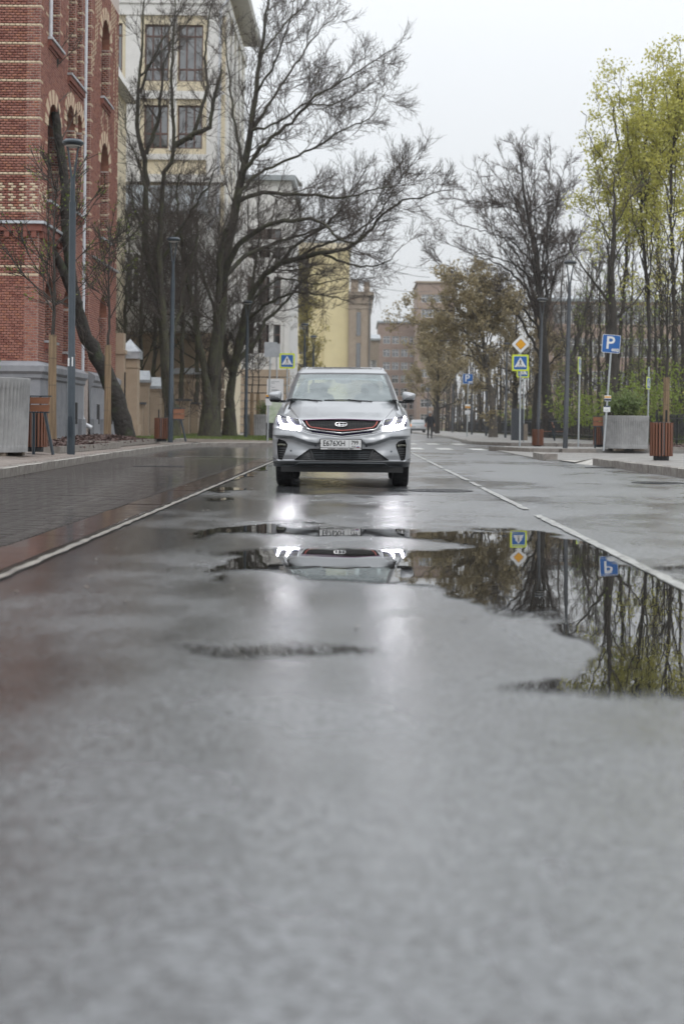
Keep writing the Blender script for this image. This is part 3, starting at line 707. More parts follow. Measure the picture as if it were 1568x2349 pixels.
t = MB(); bar(t, [(418,630),(462,696),(480,706),(640,726),(ZC,742)]+mir([(418,630),(462,696),(480,706),(640,726)]), .004, .0065); t.build("chrome_trim", M['chrome'], gr, True)
M['violet'] = mat('lens_fringe_violet', (.16,.015,.13), (.13,.012,.11), .3)  # purple fringe of the lens drawn as a tube; the grille has no such part
t = MB(); bar(t, [(416,626),(500,621),(640,616),(ZC,613)]+mir([(416,626),(500,621),(640,616)]), .004, .0042, 6); t.build("lens_fringe_line", M['violet'], gr, True)
# emblem: rounded shield ring with bars
em = MB(); ex0 = 777
def ering(w, hgt, n=28):
    out = []
    for i in range(n):
        a = 2*math.pi*i/n; c, s = math.cos(a), math.sin(a)
        x = w*np.sign(c)*abs(c)**.55; z = -hgt*np.sign(s)*abs(s)**(.62 if s > 0 else .8)
        out.append((ex0+x*(1-.10*(z > 0)*(z/hgt)), 661+z))
    return out
r_ = ering(53, 17); bar(em, r_+[r_[0]], .022, .0042, 6, 8)
bar(em, [(724,663),(830,663)], .022, .003, 6); bar(em, [(758,648),(760,676)], .022, .003, 6); bar(em, [(796,648),(794,676)], .022, .003, 6)
em.build("emblem", M['chrome'], gr, True)
eb = MB(); a = np.array(ering(52,16)); dd = float(front_depth(ZC, 661))-.012
pts = C(a[:,0], a[:,1], np.full(len(a), dd)); eb.add(pts.tolist(), [tuple(range(len(a)))]); eb.build("emblem_backing", M['gloss_black'], gr)
# number plate
pc = Cv(774.5, 845, -.935)
plr = MB(); sc_ = (CY-.93)/FPX*.25
PW, PH = 388*sc_, 100*sc_
plr.plate(rrect(0,0,PW,PH,.012,3), -.006, .012); po = plr.build("number_plate_frame", M['gloss_black'], car, loc=pc)
pw = MB(); pw.plate(rrect(0,.010,PW-.022,PH-.036,.006,2), -.009, -.005); pw.plate(rrect(0,-PH/2+.0125,PW-.022,.015,.003,2), -.009, -.005); pw.build("number_plate", M['platew'], po)
bd = MB(); bd.box((.1045,-.0100,-.046),(.1075,-.0086,PH/2-.012)); bd.build("plate_divider", M['sblack'], po)
text_mesh("plate_number", "E676XH", .098, M['sblack'], po, (-.085,-.0095,.010), sx=.84, bold=.0016)
text_mesh("plate_region", "799", .072, M['sblack'], po, (.176,-.0095,.020), sx=.86, bold=.001)
text_mesh("plate_country", "RUS", .028, M['sblack'], po, (.163,-.0095,-.026), bold=.0004)
text_mesh("dealer_text", "КУНЦЕВО   +7 495 933 40 33   GEELY", .016, M['sblack'], po, (0,-.0095,-PH/2+.0125), sx=1.25, bold=.0003)
fl = MB()
for i, mi in enumerate((0,1,2)): fl.box((.198,-.0105,-.024-.007*i),(.236,-.0087,-.017-.007*i), i)
fl.build("plate_flag", [M['swhite'], M['sblue'], M['redtrim']], po)
for x_ in (-.252,.243): dots = MB(); dots.plate(disc(x_,.01,.004,8), -.0105,-.0087); dots.build("plate_screw", M['sblack'], po)
# lower grille bars, intake frames, vent bars, fog lamps, sensors
lb = MB()
for z in (906,922,940,954,972): 
    x0 = float(np.interp(z, [896,990], [514,540])); bar(lb, [(x0,z),(2*ZC-x0,z)], -.045, .0065, 6, 30)
for x in (620,705,ZC,860,945): bar(lb, [(x,906),(x,972)], -.05, .005, 5, 30)
lb.build("intake_bar", M['greymetal'], ink, True)
for f in ((lambda l: l), mir):
    q = MB(); bar(q, f([(492,892),(512,940),(532,986)]), -.02, .010, 6); bar(q, f([(496,980),(420,984),(380,986)]), -.03, .007, 6); q.build("intake_frame", M['plastic'], ink, True)
    pk = MB(); a = np.array(f([(400,972),(450,915),(478,905),(500,968)]), float); pts = C(a[:,0], a[:,1], front_depth(a[:,0], a[:,1])+.045); pk.add(pts.tolist(), [(0,1,2,3)]); pk.build("intake_pocket", M['gloss_black'], ink)
for k, v in enumerate(vents):
    f = (lambda l: l) if k == 0 else mir
    for z in (818,884,905,926,947,968):
        q = MB()
        x0, x1 = np.interp(z, [796,840,930,984], [203,192,195,204]), np.interp(z, [796,816,846,872,930,992], [210,262,284,282,262,238])
        bar(q, f([(x0+2,z-1),(x1-3,z+2)]), -.025, .005, 6)
        q.build("vent_bar", M['plastic'], v, True)
    q = MB(); bar(q, f([(200,852),(240,850),(278,858)]), -.03, .018, 8); q.build("fog_lamp", M['lens_in'], v, True)
for x, z in ((317,906),(1237,908),(543,858),(1008,860)):
    sn = MB(); a = np.array(disc(x, z, 9, 14)); pts = C(a[:,0], a[:,1], front_depth(a[:,0], a[:,1])-.003); sn.add(pts.tolist(), [tuple(range(14))]); sn.build("parking_sensor", M['greymetal'], car)
tw = MB(); bar(tw, [(490,808),(520,810),(542,836),(536,842),(508,842),(486,812)], .0005, .0012, 4); tw.build("tow_cover", M['plastic'], car)
lp = MB(); bar(lp, [(163,1038),(345,1045),(392,1018),(ZC,1016)]+mir([(163,1038),(345,1045),(392,1018)]), .006, .008); lp.build("lip_trim", M['greymetal'], car, True)
seam = MB()
for f in ((lambda l: l), mir):
    bar(seam, f([(212,540),(206,560),(198,574)]), .001, .002, 4); bar(seam, f([(276,462),(345,560),(388,612)]), .0005, .0022, 4)
bar(seam, [(408,624),(520,619),(ZC,611)]+mir([(408,624),(520,619)]), .0, .003, 4)
seam.build("panel_gap", M['gloss_black'], car)
# wipers
wp = MB(); bar(wp, [(318,430),(440,434),(600,446)], .015, .008, 6); bar(wp, [(620,440),(820,436),(1060,449)], .015, .008, 6); bar(wp, [(470,436),(560,447)], .025, .010, 6); bar(wp, [(838,434),(960,448)], .025, .010, 6)
wp.build("wiper", M['gloss_black'], car, True)
rv = MB(); a = np.array([(705,208),(860,208),(872,230),(872,272),(800,290),(720,276),(705,232)], float); pts = C(a[:,0], a[:,1], front_depth(a[:,0], a[:,1])+.12); b2 = pts + np.array([0,.05,0])
rv.add(pts.tolist()+b2.tolist(), [tuple(range(7)), tuple(range(7,14))]+[(i,7+i,7+(i+1)%7,(i+1)%7) for i in range(7)]); rv.build("rear_view_mirror", M['plastic'], car)
# body sides, roof and tail as one loft of sections
ST = np.concatenate([np.arange(-.42,.5,.04), np.arange(.5,2.9,.08), np.arange(2.9,3.44,.04)])
def section(y):
    sill = .26; wmax = np.interp(y, [-.42,-.1,.6,2.4,3.1,3.44], [.86,.885,.895,.895,.87,.80])
    shz = np.interp(y, [-.42,.25,.5,3.0,3.44], [.86,1.06,1.10,1.16,1.06]); shw = np.interp(y, [-.42,.3,.5,2.4,3.44], [.80,.75,.77,.79,.72])
    rz = np.interp(y, [-.42,0,.30,1.0,1.6,2.2,2.8,3.05,3.44], [.88,.98,1.085,1.44,1.60,1.605,1.56,1.50,1.02]); rw = np.interp(y, [-.42,.3,.5,1.2,1.6,2.6,3.44], [.76,.72,.66,.535,.52,.53,.66])
    rz = max(rz, shz+.004)
    pr = [(wmax-.03,sill),(wmax-.005,.36),(wmax-.015,.5),(wmax,.70),(wmax-.005,.80),(shw+(wmax-shw)*.75,shz-.10),(shw,shz)]
    for k in (.12,.3,.5,.7,.88): pr.append((shw+(rw-shw)*k, shz+(rz-shz)*k*.96))
    pr += [(rw-.03,rz-.01+0*rz),(rw*.75,rz),(rw*.4,rz+.008 if rz > 1.3 else rz),(0,rz+.01 if rz > 1.3 else rz)]
    return pr
secs = [section(y) for y in ST]; kp = len(secs[0])
V = []; 
for y, s_ in zip(ST, secs):
    V += [(x, y, z) for x, z in s_] + [(-x, y, z) for x, z in s_[-2::-1]]
kk = 2*kp-1; body_f, glass_f, rearg = [], [], []
for i in range(len(ST)-1):
    for j in range(kk-1):
        f = (i*kk+j, i*kk+j+1, (i+1)*kk+j+1, (i+1)*kk+j); c = sum((Vector(V[q]) for q in f), Vector())/4
        if any((c.y-wy)**2+(c.z-.34)**2 < .37**2 for wy in (0, 2.6)) and c.z < .75 and abs(c.x) > .6: continue
        jj = min(j, kk-2-j)
        if 7 <= jj <= 10 and .85 < c.y < 2.95 and not (1.55 < c.y < 1.63 or 2.45 < c.y < 2.53): glass_f.append(f)
        elif c.y < .95 and abs(c.x) < .72 and c.z > .95: continue        # open under the windscreen and bonnet skin
        elif c.y > 3.02 and abs(c.x) < .56 and c.z > 1.14: rearg.append(f)
        else: body_f.append(f)
tail = tuple(range((len(ST)-1)*kk, len(ST)*kk))
mesh_np("body", V, body_f, M['silver'], car, True); mesh_np("side_window", V, glass_f, M['carglass'], car, True); mesh_np("rear_window", V, rearg, M['clear'], car, True)
tb = MB(); tb.add([V[i] for i in tail], [tuple(range(kk))]); tb.build("tailgate", M['silver'], car)
# floor pan, arch liners, front closing under the bonnet
fp = MB(); fp.box((-.78,-.70,.20),(.78,3.3,.27)); fp.box((-.60,-.74,.27),(.60,-.35,.80)); fp.box((-.62,-.30,.27),(.62,.42,.92))
for wy in (0, 2.6):
    for s in (-1, 1):
        for q in range(9):
            a0, a1 = math.pi*q/9, math.pi*(q+1)/9
            fp.add([(s*.90*.97,wy+.37*math.cos(a0),.34+.37*math.sin(a0)),(s*.58,wy+.37*math.cos(a0),.34+.37*math.sin(a0)),(s*.58,wy+.37*math.cos(a1),.34+.37*math.sin(a1)),(s*.90*.97,wy+.37*math.cos(a1),.34+.37*math.sin(a1))],[(0,1,2,3)])
fp.build("underbody", M['mesh_black'], car)
cb = MB(); cb.box((-.66,.42,.88),(.66,.62,1.06)); cb.box((-.60,.62,.3),(.60,.66,.95)); cb.box((-.72,2.45,.3),(.72,2.6,1.0))
cb.box((-.62,.30,.98),(.62,.95,1.03))
cb.build("dashboard", M['interior'], car)
for sx_ in (-.37, .37):
    q = MB(); q.plate(rrect(0,.95,.46,.62,.10,4), 1.45, 1.58); q.plate(rrect(0,1.32,.26,.17,.06,4), 1.47, 1.56); q.build("seat", M['interior'], car, loc=(sx_,0,0))
q = MB(); q.lathe([(.17,-.012),(.185,0),(.17,.012),(.155,0)], 28, cap=False); w_ = q.build("steering_wheel", M['plastic'], car, True, loc=(.37,.80,1.03)); w_.rotation_euler = (R(65),0,0)
# wheels
def wheel(x, y, first=None):
    w = first
    s = 1 if x > 0 else -1
    t = MB(); prof = [(.225,-.09),(.30,-.105),(.332,-.095),(.340,-.06),(.341,0),(.340,.06),(.332,.095),(.30,.105),(.225,.09)]
    t.lathe(prof, 40, cap=False)
    for i in range(40):
        for zz in (-.065,-.02,.025,.07): 
            a = 2*math.pi*(i+.5*(zz>0))/40; t.box((.336,-.018,zz-.016),(.345,.018,zz+.016), M=Matrix.Rotation(a,4,'Z'))
    o = t.build("wheel", M['tyre'], car, True, loc=(x, y, .341)); o.rotation_euler = (0, R(90), 0)
    r = MB(); r.lathe([(.228,-.088),(.222,-.07),(.222,.07),(.228,.088)], 32, cap=False); r.lathe([(.05,.06*s),(.05,.07*s),(.001,.072*s)], 16, cap=False)
    for i in range(5): r.box((-.028,.03,.045*s if s>0 else .045*s-.02),(.028,.222,.045*s+.02 if s>0 else .045*s), M=Matrix.Rotation(2*math.pi*i/5,4,'Z'))
    r.build("rim", M['greymetal'], o, True)
for x, y in ((-.765,0),(.765,0),(-.77,2.6),(.77,2.6)): wheel(x, y)
# wing mirrors
def pillow(outl, y, depth, rings=5, back=.05):
    a = np.array(outl, float); c = a.mean(0); V = []; Fc = []; n = len(a)
    lev = [(1,.0+back),(1,0)] + [(math.cos(k*math.pi/2/rings), -depth*math.sin(k*math.pi/2/rings)) for k in range(1, rings)]
    for s_, dy in lev:
        q = c + (a-c)*s_; V += C(q[:,0], q[:,1], np.full(n, y+dy)).tolist()
    for r_ in range(len(lev)-1): Fc += [(r_*n+i, r_*n+(i+1)%n, (r_+1)*n+(i+1)%n, (r_+1)*n+i) for i in range(n)]
    Fc += [tuple(range((len(lev)-1)*n, len(lev)*n)), tuple(range(n))[::-1]]
    return V, Fc
MIRO = [(107,392),(112,378),(130,370),(175,360),(208,357),(226,366),(232,392),(229,420),(226,440),(170,440),(124,438),(114,420)]
BASE = [(114,436),(226,441),(262,441),(262,464),(190,464),(130,458)]
for f in ((lambda l: l), mir):
    m1 = MB(); m1.add(*pillow(f(MIRO), .42, .10)); hm = m1.build("wing_mirror", M['silver'], car, True)
    m2 = MB(); m2.add(*pillow(f(BASE), .42, .03)); m2.build("mirror_foot", M['gloss_black'], hm, True)
    m3 = MB(); m3.add(*pillow(f([(108,394),(130,395),(128,404),(112,404)]), .40, .012, 3)); m3.build("mirror_indicator", M['gloss_black'], hm, True)
# roof rails
for s in (-1, 1):
    rr = MB(); rr.tube([Vector((s*.565,1.30,1.50)),Vector((s*.556,1.42,1.565)),Vector((s*.545,1.58,1.612)),Vector((s*.538,1.85,1.632)),Vector((s*.538,2.4,1.632)),Vector((s*.55,2.85,1.57))], [.018,.02,.02,.018,.018,.015], 8)
    rr.build("roof_rail", M['silver'], car, True)
# ------------------------------------------------------------------ buildings
def frame(o, u, n):
    "local x = u along the wall, local y = n into the wall, z up"
    u, n = Vector(u), Vector(n); o = Vector(o)
    return Matrix(((u.x, n.x, 0, o.x), (u.y, n.y, 0, o.y), (0, 0, 1, o.z), (0, 0, 0, 1)))
def wall(root, Mx, w, z0, z1, ops, m, depth=.3, name="wall", rev=None, rops=None):
    "wall sheet with openings (u0,u1,z0,z1) and their reveals"
    us = sorted({0, w, *[o[0] for o in ops], *[o[1] for o in ops]}); zs = sorted({z0, z1, *[o[2] for o in ops], *[o[3] for o in ops]})
    mb = MB()
    for a, b in zip(us, us[1:]):
        for c, d in zip(zs, zs[1:]):
            cu, cz = (a+b)/2, (c+d)/2
            if any(o[0] < cu < o[1] and o[2] < cz < o[3] for o in ops): continue
            mb.add([Mx @ Vector(p) for p in ((a,0,c),(b,0,c),(b,0,d),(a,0,d))], [(0,1,2,3)], 0)
    for (a, b, c, d) in (ops if rops is None else rops):
        for q in (((a,0,c),(a,0,d),(a,depth,d),(a,depth,c)), ((b,0,c),(b,depth,c),(b,depth,d),(b,0,d)), ((a,0,c),(a,depth,c),(b,depth,c),(b,0,c)), ((a,0,d),(b,0,d),(b,depth,d),(a,depth,d))):
            mb.add([Mx @ Vector(p) for p in q], [(0,1,2,3)], 1 if rev else 0)
    return mb.build(name, [m, rev] if rev else m, root)
def bx(mb, Mx, a, b, mi=0): return mb.box(a, b, mi, Mx)
def window(root, Mx, u0, u1, z0, z1, cols=2, rows=(.7,), fm=None, depth=.14, ft=.06, pane=True):
    fm = fm or M['wframe']; mb = MB(); d0, d1 = depth, depth+.07
    bx(mb, Mx, (u0,d0,z0), (u0+ft,d1,z1)); bx(mb, Mx, (u1-ft,d0,z0), (u1,d1,z1)); bx(mb, Mx, (u0+ft,d0,z0), (u1-ft,d1,z0+ft)); bx(mb, Mx, (u0+ft,d0,z1-ft), (u1-ft,d1,z1))
    for i in range(1, cols):
        u = u0+(u1-u0)*i/cols; bx(mb, Mx, (u-ft*.5,d0+.006,z0+ft), (u+ft*.5,d1-.006,z1-ft))
    for r_ in rows:
        z = z0+(z1-z0)*r_; bx(mb, Mx, (u0+ft,d0+.003,z-ft*.6), (u1-ft,d1-.003,z+ft*.6))
    o = mb.build("window", fm, root)
    if pane:
        p = MB(); bx(p, Mx, (u0+.01,d1-.03,z0+.01), (u1-.01,d1-.012,z1-.01)); p.build("pane", M['glass'], o)
    return o
# --- red brick building
bb = thing("brick_building", "red brick building with beige brick bands and arched windows above a grey painted plinth", "building", (-9.2, 41, 0))
BR = tag(empty("dummy"), kind="structure"); bpy.data.objects.remove(BR)
CH = .0766; ZB = 2.56; BX, BY0, BY1 = -9.2, 41.0, 54.2
inv = Matrix.Translation((9.2, -41, 0))
def arch_ops(u0, u1, z0, z1, n=7):
    "rectangular body plus stepped semicircular head"
    r = (u1-u0)/2; cu = (u0+u1)/2; zs = z1-r; out = [(u0, u1, z0, zs)]
    for i in range(n):
        a, b = r*i/n, r*(i+1)/n; hw_ = math.sqrt(max(0, r*r-((a+b)/2)**2))
        out.append((cu-hw_, cu+hw_, zs+a, zs+b))
    return out
bricks = [[], [], []]   # verts, faces, material
singles = []
def lay(Mx, w, z0, z1, ops, rule, keep=None, ph=0.0, first=0):
    ncs = int((z1-z0)/CH)
    for c in range(ncs):
        zz = z0+c*CH; zc = zz+CH/2
        cuts = sorted((o[0], o[1]) for o in ops if o[2] < zc < o[3]); segs = []; s = 0
        for a, b in cuts:
            if a > s+.02: segs.append((s, a))
            s = max(s, b)
        if s < w-.02: segs.append((s, w))
        off = ph + (0 if (c+first) % 2 else .078)
        for (a, b) in segs:
            k = math.floor((a-off)/.156)
            while True:
                x0 = max(a, off+k*.156); x1 = min(b, off+(k+1)*.156); 
                if x0 >= b-.01: break
                if x1-x0 > .03:
                    mi = rule((x0+x1)/2, zc, c, k, a, b)
                    if mi < 0: 
                        r_ = random.random(); mi = 0 if r_ < .52 else (1 if r_ < .82 else 2)
                    pr = -.010-random.uniform(0, .006)
                    tup = (Mx, x0+.007, x1-.007, zz+.008, zz+CH-.008, pr, mi)
                    if keep is not None and keep(x0, zc) and len(singles) < 300: singles.append(tup)
                    else:
                        v, f, mm_ = bricks; bI = len(v)
                        v += [tuple(Mx @ Vector(p)) for p in ((tup[1],pr,tup[3]),(tup[2],pr,tup[3]),(tup[2],pr,tup[4]),(tup[1],pr,tup[4]),(tup[1],.004,tup[3]),(tup[2],.004,tup[3]),(tup[2],.004,tup[4]),(tup[1],.004,tup[4]))]
                        f += [tuple(bI+i for i in q) for q in ((0,1,2,3),(4,5,1,0),(1,5,6,2),(3,2,6,7),(4,0,3,7))]; mm_ += [mi]*5
                k += 1
BND = 12.76
def front_rule(u, z, c, k, a, b):
    if z > 7.75 or 7.0 > z > 6.75:
        q = (BND-z)/(.5365); 
        if abs(q-round(q))*.5365 < CH*.5: return 3
    if 6.95 < z < 7.75: return 3 if (k+c//1) % 2 and c % 4 != 3 else -1
    if abs(z-5.25) < CH*.55 or abs(z-5.04) < CH*.55: return 3
    return -1
def side_rule(u, z, c, k, a, b):
    q = (BND-z)/.5365; on = abs(q-round(q))*.5365 < CH*.5
    if z > 6.8 and on and (u-a < .30 or b-u < .30): return 3
    if z > 6.95 and z < 7.75 and u < 2: return 3 if (k+c) % 3 == 0 else -1
    for cu, cz, ra, rz in ((10.4,11.6,.9,.95),(10.4,16.0,2.2,2.4),(7.9,14.8,1.2,2.2),(12.6,13.6,.5,2.8),(5.6,9.6,1.5,1.6)):
        d = abs(u-cu)/ra+abs(z-cz)/rz
        if .55 < d < 1.0 and (k+c) % 2: return 3
    return -1
def jamb_rule(u, z, c, k, a, b):
    q = (BND-z)/.5365; return 3 if abs(q-round(q))*.5365 < CH*.5 and z > 6.8 else -1
# front face (towards the camera) and its windows
FW = 5.5
Mf = inv @ frame((BX-FW, BY0, 0), (1,0,0), (0,1,0))
wall(bb, Mf, FW, .2, 16.5, [], M['mortar'], name="front_wall")
lay(Mf, FW, ZB, 13.4, [(0,3.4,0,20)], front_rule, keep=lambda u, z: u > 4.1 and z < 11.2)
# side wall (towards the street): three parts, the middle one set back for the drainpipe
Ms = inv @ frame((BX, BY0, 0), (0,1,0), (-1,0,0))
WIN = [(1.0,2.6,12.15,15.4),(1.0,2.6,7.35,10.35),(.9,2.1,3.2,5.1),(3.85,4.95,11.8,15.6),(3.7,5.0,7.6,10.9),(3.5,4.6,3.0,5.0),
       (5.2,6.15,11.8,15.6),(5.25,6.2,7.6,10.9),(9.6,11.3,12.4,15.35),(9.6,11.3,7.4,10.9),(9.7,11.2,3.1,5.4)]
ops = []
for i, o_ in enumerate(WIN): ops += arch_ops(*o_)
REC = (6.5, 7.75)
opw = ops + [(REC[0], REC[1], .2, 17)]
L = BY1-BY0
wall(bb, Ms, L, .2, 16.5, opw, M['mortar'], depth=.36, name="side_wall", rops=[(REC[0], REC[1], .2, 17)])
for (u0,u1,z0,z1) in WIN:
    va = MB(); r = (u1-u0)/2; cu = (u0+u1)/2; zs = z1-r; arc = [(u0,z0)]+[(cu-r*math.cos(math.pi*k/14), zs+r*math.sin(math.pi*k/14)) for k in range(15)]+[(u1,z0)]
    for k in range(len(arc)-1):
        (ua,za),(ub,zb) = arc[k], arc[k+1]; va.add([Ms @ Vector(p) for p in ((ua,-.004,za),(ub,-.004,zb),(ub,.36,zb),(ua,.36,za))], [(0,1,2,3)], 0 if 0 < k < len(arc)-2 else 1)
    va.build("arch_reveal", [M['brick_c'], M['mortar']], bb)
rc = MB(); bx(rc, Ms, (REC[0],.30,.2), (REC[1],.5,16.5)); rc.build("wall_recess", M['mortar'], bb)
lay(Ms, L, ZB, 16.4, opw, side_rule)
lay(Ms @ Matrix.Translation((0,.30,0)), L, ZB, 16.4, [(0,REC[0],0,20),(REC[1],L,0,20)], lambda *a: -1)
# jambs that face the camera carry bricks with bands
for (u0,u1,z0,z1) in WIN:
    Mj = inv @ frame((BX-.36, BY0+u1, 0), (1,0,0), (0,1,0)); lay(Mj, .36, z0, z1-(u1-u0)/2, [], jamb_rule)
Mj = inv @ frame((BX-.30, BY0+REC[1], 0), (1,0,0), (0,1,0)); lay(Mj, .30, ZB, 16.4, [], jamb_rule)
bo = mesh_np("brickwork", bricks[0], bricks[1], [M['brick_a'],M['brick_b'],M['brick_c'],M['brick_y']], bb, mi=bricks[2]); tag(bo, kind="stuff")
bcache = {}
for (Mx, u0, u1, z0, z1, pr, mi) in singles:
    key = (round(u1-u0, 3), mi)
    if key not in bcache:
        mb = MB(); w_ = (u1-u0); mb.box((0,-.014,0), (w_,.004,CH-.016)); t_ = mb.build("brick", [M['brick_a'],M['brick_b'],M['brick_c'],M['brick_y']][mi]); bcache[key] = t_.data; bpy.data.objects.remove(t_)
    o = bpy.data.objects.new("brick", bcache[key]); COL.objects.link(o); o.parent = bb
    o.matrix_local = Mx @ Matrix.Translation((u0, random.uniform(-.004,.002), z0))
# arch rings of upright beige and red bricks, sills with corbels, windows deep in the openings
for i, (u0,u1,z0,z1) in enumerate(WIN):
    r = (u1-u0)/2; cu = (u0+u1)/2; zs = z1-r
    if z0 > 6:
        mb = MB(); n = 22
        for k in range(n):
            a0, a1 = math.pi*k/n+.012, math.pi*(k+1)/n-.012
            vs = [(cu+rr*math.cos(a), y, zs+rr*math.sin(a)) for y in (-.03,.01) for rr, a in ((r,a0),(r+.42,a0),(r+.42,a1),(r,a1))]
            mb.add([Ms @ Vector(v) for v in vs], [(0,1,2,3),(7,6,5,4),(0,4,5,1),(1,5,6,2),(2,6,7,3),(3,7,4,0)], 1 if k % 3 == 1 else 0)
        mb.build("arch_ring", [M['brick_y'], M['brick_a']], bb)
    mb = MB(); bx(mb, Ms, (u0-.12,-.16,z0-.06), (u1+.12,.2,z0+.01)); s_ = mb.build("window_sill", M['zinc'], bb)
    mb = MB()
    for k in range(int((u1-u0+.2)/.16)): bx(mb, Ms, (u0-.1+k*.16,-.12+.03*0,z0-.24), (u0-.1+k*.16+.10,.0,z0-.061))
    bx(mb, Ms, (u0-.1,-.05,z0-.32), (u1+.1,.0,z0-.241)); mb.build("sill_corbel", M['brick_b'], s_)
    window(bb, Ms, u0, u1, z0, z1-.02, 2, (.4,.72), M['wframe_w'] if i in (0,5) else M['wframe'], depth=.28, ft=.07)
# cornice strip with metal flashing at first-floor level, corbel bricks under it
cm = MB(); bx(cm, Mf, (0,-.22,6.50), (FW+.20,.0,6.58)); bx(cm, Ms, (-.001,-.22,6.50), (2.9,.0,6.58)); cm.build("cornice_flashing", M['zinc'], bb); cm = MB(); bx(cm, Ms, (8.0,-.12,6.50), (L,.0,6.56)); cm.build("cornice_flashing", M['zinc'], bb)
cm = MB(); bx(cm, Mf, (0,-.14,6.30), (FW+.12,0,6.498)); bx(cm, Ms, (0,-.14,6.30), (2.9,0,6.498))
for k in range(20): bx(cm, Mf, (FW-.05-k*.26-.14,-.12,6.12), (FW-.05-k*.26,0,6.299))
for k in range(11): bx(cm, Ms, (.02+k*.26,-.12,6.12), (.16+k*.26,0,6.299))
cm.build("cornice_corbel", M['brick_b'], bb)
# painted plinth: projecting moulding, niches, foot blocks
pm = MB(); prof = [(.10,.2),(.10,2.02),(.16,2.08),(.16,2.18),(.24,2.26),(.24,2.42),(.12,2.50),(.0,2.565)]; k = len(prof)
vs = [(-FW, -d, z) for d, z in prof]+[(d, -d, z) for d, z in prof]+[(d, 3.6, z) for d, z in prof]
pm.add(vs, [(r_*k+q, r_*k+q+1, (r_+1)*k+q+1, (r_+1)*k+q) for r_ in (0,1) for q in range(k-1)]+[tuple(range(2*k,3*k))])
for (a, b) in ((3.7, REC[0]), (REC[1], L)):
    vs = [(d, u, z) for u in (a, b) for d, z in prof]; pm.add(vs, [(q, q+1, k+q+1, k+q) for q in range(k-1)]+[tuple(range(k)), tuple(range(k,2*k))])
bx(pm, Ms, (REC[0]-.01,.24,.2), (REC[1]+.01,.29,2.5))
pm.build("plinth", M['plinth'], bb)
for u in (1.1, 3.0, 4.9, 8.9, 11.6):
    nb = MB(); bx(nb, Ms, (u,-.104,.75), (u+.55,-.08,1.45)); nb.build("basement_opening", M['darkhole' if u > 4 else 'plinth'], bb)
for u in (-.2, 1.8, 3.75, 5.6, 7.8, 9.6): fb = MB(); bx(fb, Ms, (u,-.22,.2), (u+.75,-.101,.92)); fb.build("plinth_foot", M['plinth'], bb)
dp = MB(); dp.tube([Ms @ Vector((7.3,.12,z)) for z in (16.5,3,1.0)], .075, 12); dp.tube([Ms @ Vector(p) for p in ((7.3,.12,1.0),(7.3,.02,.75),(7.3,-.22,.62))], [.075,.08,.085], 12)
for z in (3,5.5,8,10.5,13): dp.tube([Ms @ Vector((7.3,.12,z)), Ms @ Vector((7.3,.12,z+.06))], .09, 12)
dp.build("drainpipe", M['pipe'], bb, True)
dp = MB(); dp.tube([Ms @ Vector((1.06,-.05,z)) for z in (16.5,12.2)], .06, 10); dp.build("drainpipe", M['pipe'], bb, True)
bk = MB(); bx(bk, Ms, (0,.40,.2), (L,6,16.4)); bk.build("inner_wall", M['darkhole'], bb)

# --- annex roof corner between the brick and the white building
an = thing("annex_building", "low pale annex with a jutting eave and drainpipe squeezed behind the brick corner", "building", (-13, 58, 0))
ab = MB(); ab.box((-4,0,0),(1.55,12,16.6)); ab.build("wall", M['cream'], an)
ab = MB(); ab.add([(-4,-1.0,16.5),(2.1,-1.0,16.5),(2.1,12,16.5),(-4,12,16.5),(-4,-1.0,16.65),(2.1,-1.0,16.65),(1.0,12,18.6),(-4,12,18.6)],[(0,3,2,1),(4,5,6,7),(0,1,5,4),(1,2,6,5),(2,3,7,6),(3,0,4,7)]); ab.build("roof", M['soffit'], an)
ab = MB(); ab.tube([Vector(p) for p in ((1.95,-1.05,16.4),(1.7,-.1,15.6),(1.66,-.1,7.6),(2.3,-.3,6.6))], .07, 8); ab.build("drainpipe", M['pipe'], an, True)

# --- white and cream building behind the bare trees
wbd = thing("white_building", "tall white and cream building with large brown framed windows behind the bare trees", "building", (-7.1, 75, 0))
iv = Matrix.Translation((7.1, -75, 0)); WW = 12.0
Mw = iv @ frame((-7.1-WW, 75, 0), (1,0,0), (0,1,0))
def ux(px): return (P(px, 300, 75).x + 7.1 + WW)
wo_ = [(ux(330),ux(386),18.85,21.85),(ux(407),ux(464),18.85,21.85),(ux(330),ux(386),15.3,17.6),(ux(407),ux(464),15.3,17.6),(ux(246),ux(279),18.8,21.9),(ux(246),ux(279),15.2,17.6)]
wall(wbd, Mw, WW, 5.4, 24, wo_, M['cream'], depth=.25, name="front_wall")
wall(wbd, Mw @ Matrix.Translation((0,-.12,0)), WW, .2, 5.39, [(ux(410),ux(440),1.6,3.6)], M['tan'], depth=.3, name="ground_floor")
for a, b, z0, z1, c_, r_ in [(*w_, 3, (.22,.80)) if w_[2] > 18 else (*w_, 3, (.35,)) for w_ in wo_]: window(wbd, Mw, a, b, z0, z1, c_, r_, M['wframe'], depth=.16, ft=.08)
window(wbd, Mw, ux(410), ux(440), 1.6, 3.6, 2, (.6,), M['wframe'], depth=.15)
tr = MB()
for (a, b) in ((287,321),(474,507)): bx(tr, Mw, (ux(a),-.10,5.6), (ux(b),-.002,22.3))
bx(tr, Mw, (0,-.16,22.3), (WW+.02,-.003,22.9)); bx(tr, Mw, (0,-.24,22.9), (WW+.1,-.002,23.1))
bx(tr, Mw, (0,-.13,18.15), (WW,-.101,18.32)); bx(tr, Mw, (ux(320),-.16,17.9), (ux(474),-.003,18.14)); bx(tr, Mw, (ux(320),-.12,14.7), (ux(474),-.003,15.0)); bx(tr, Mw, (0,-.3,13.5), (WW,-.004,13.9))
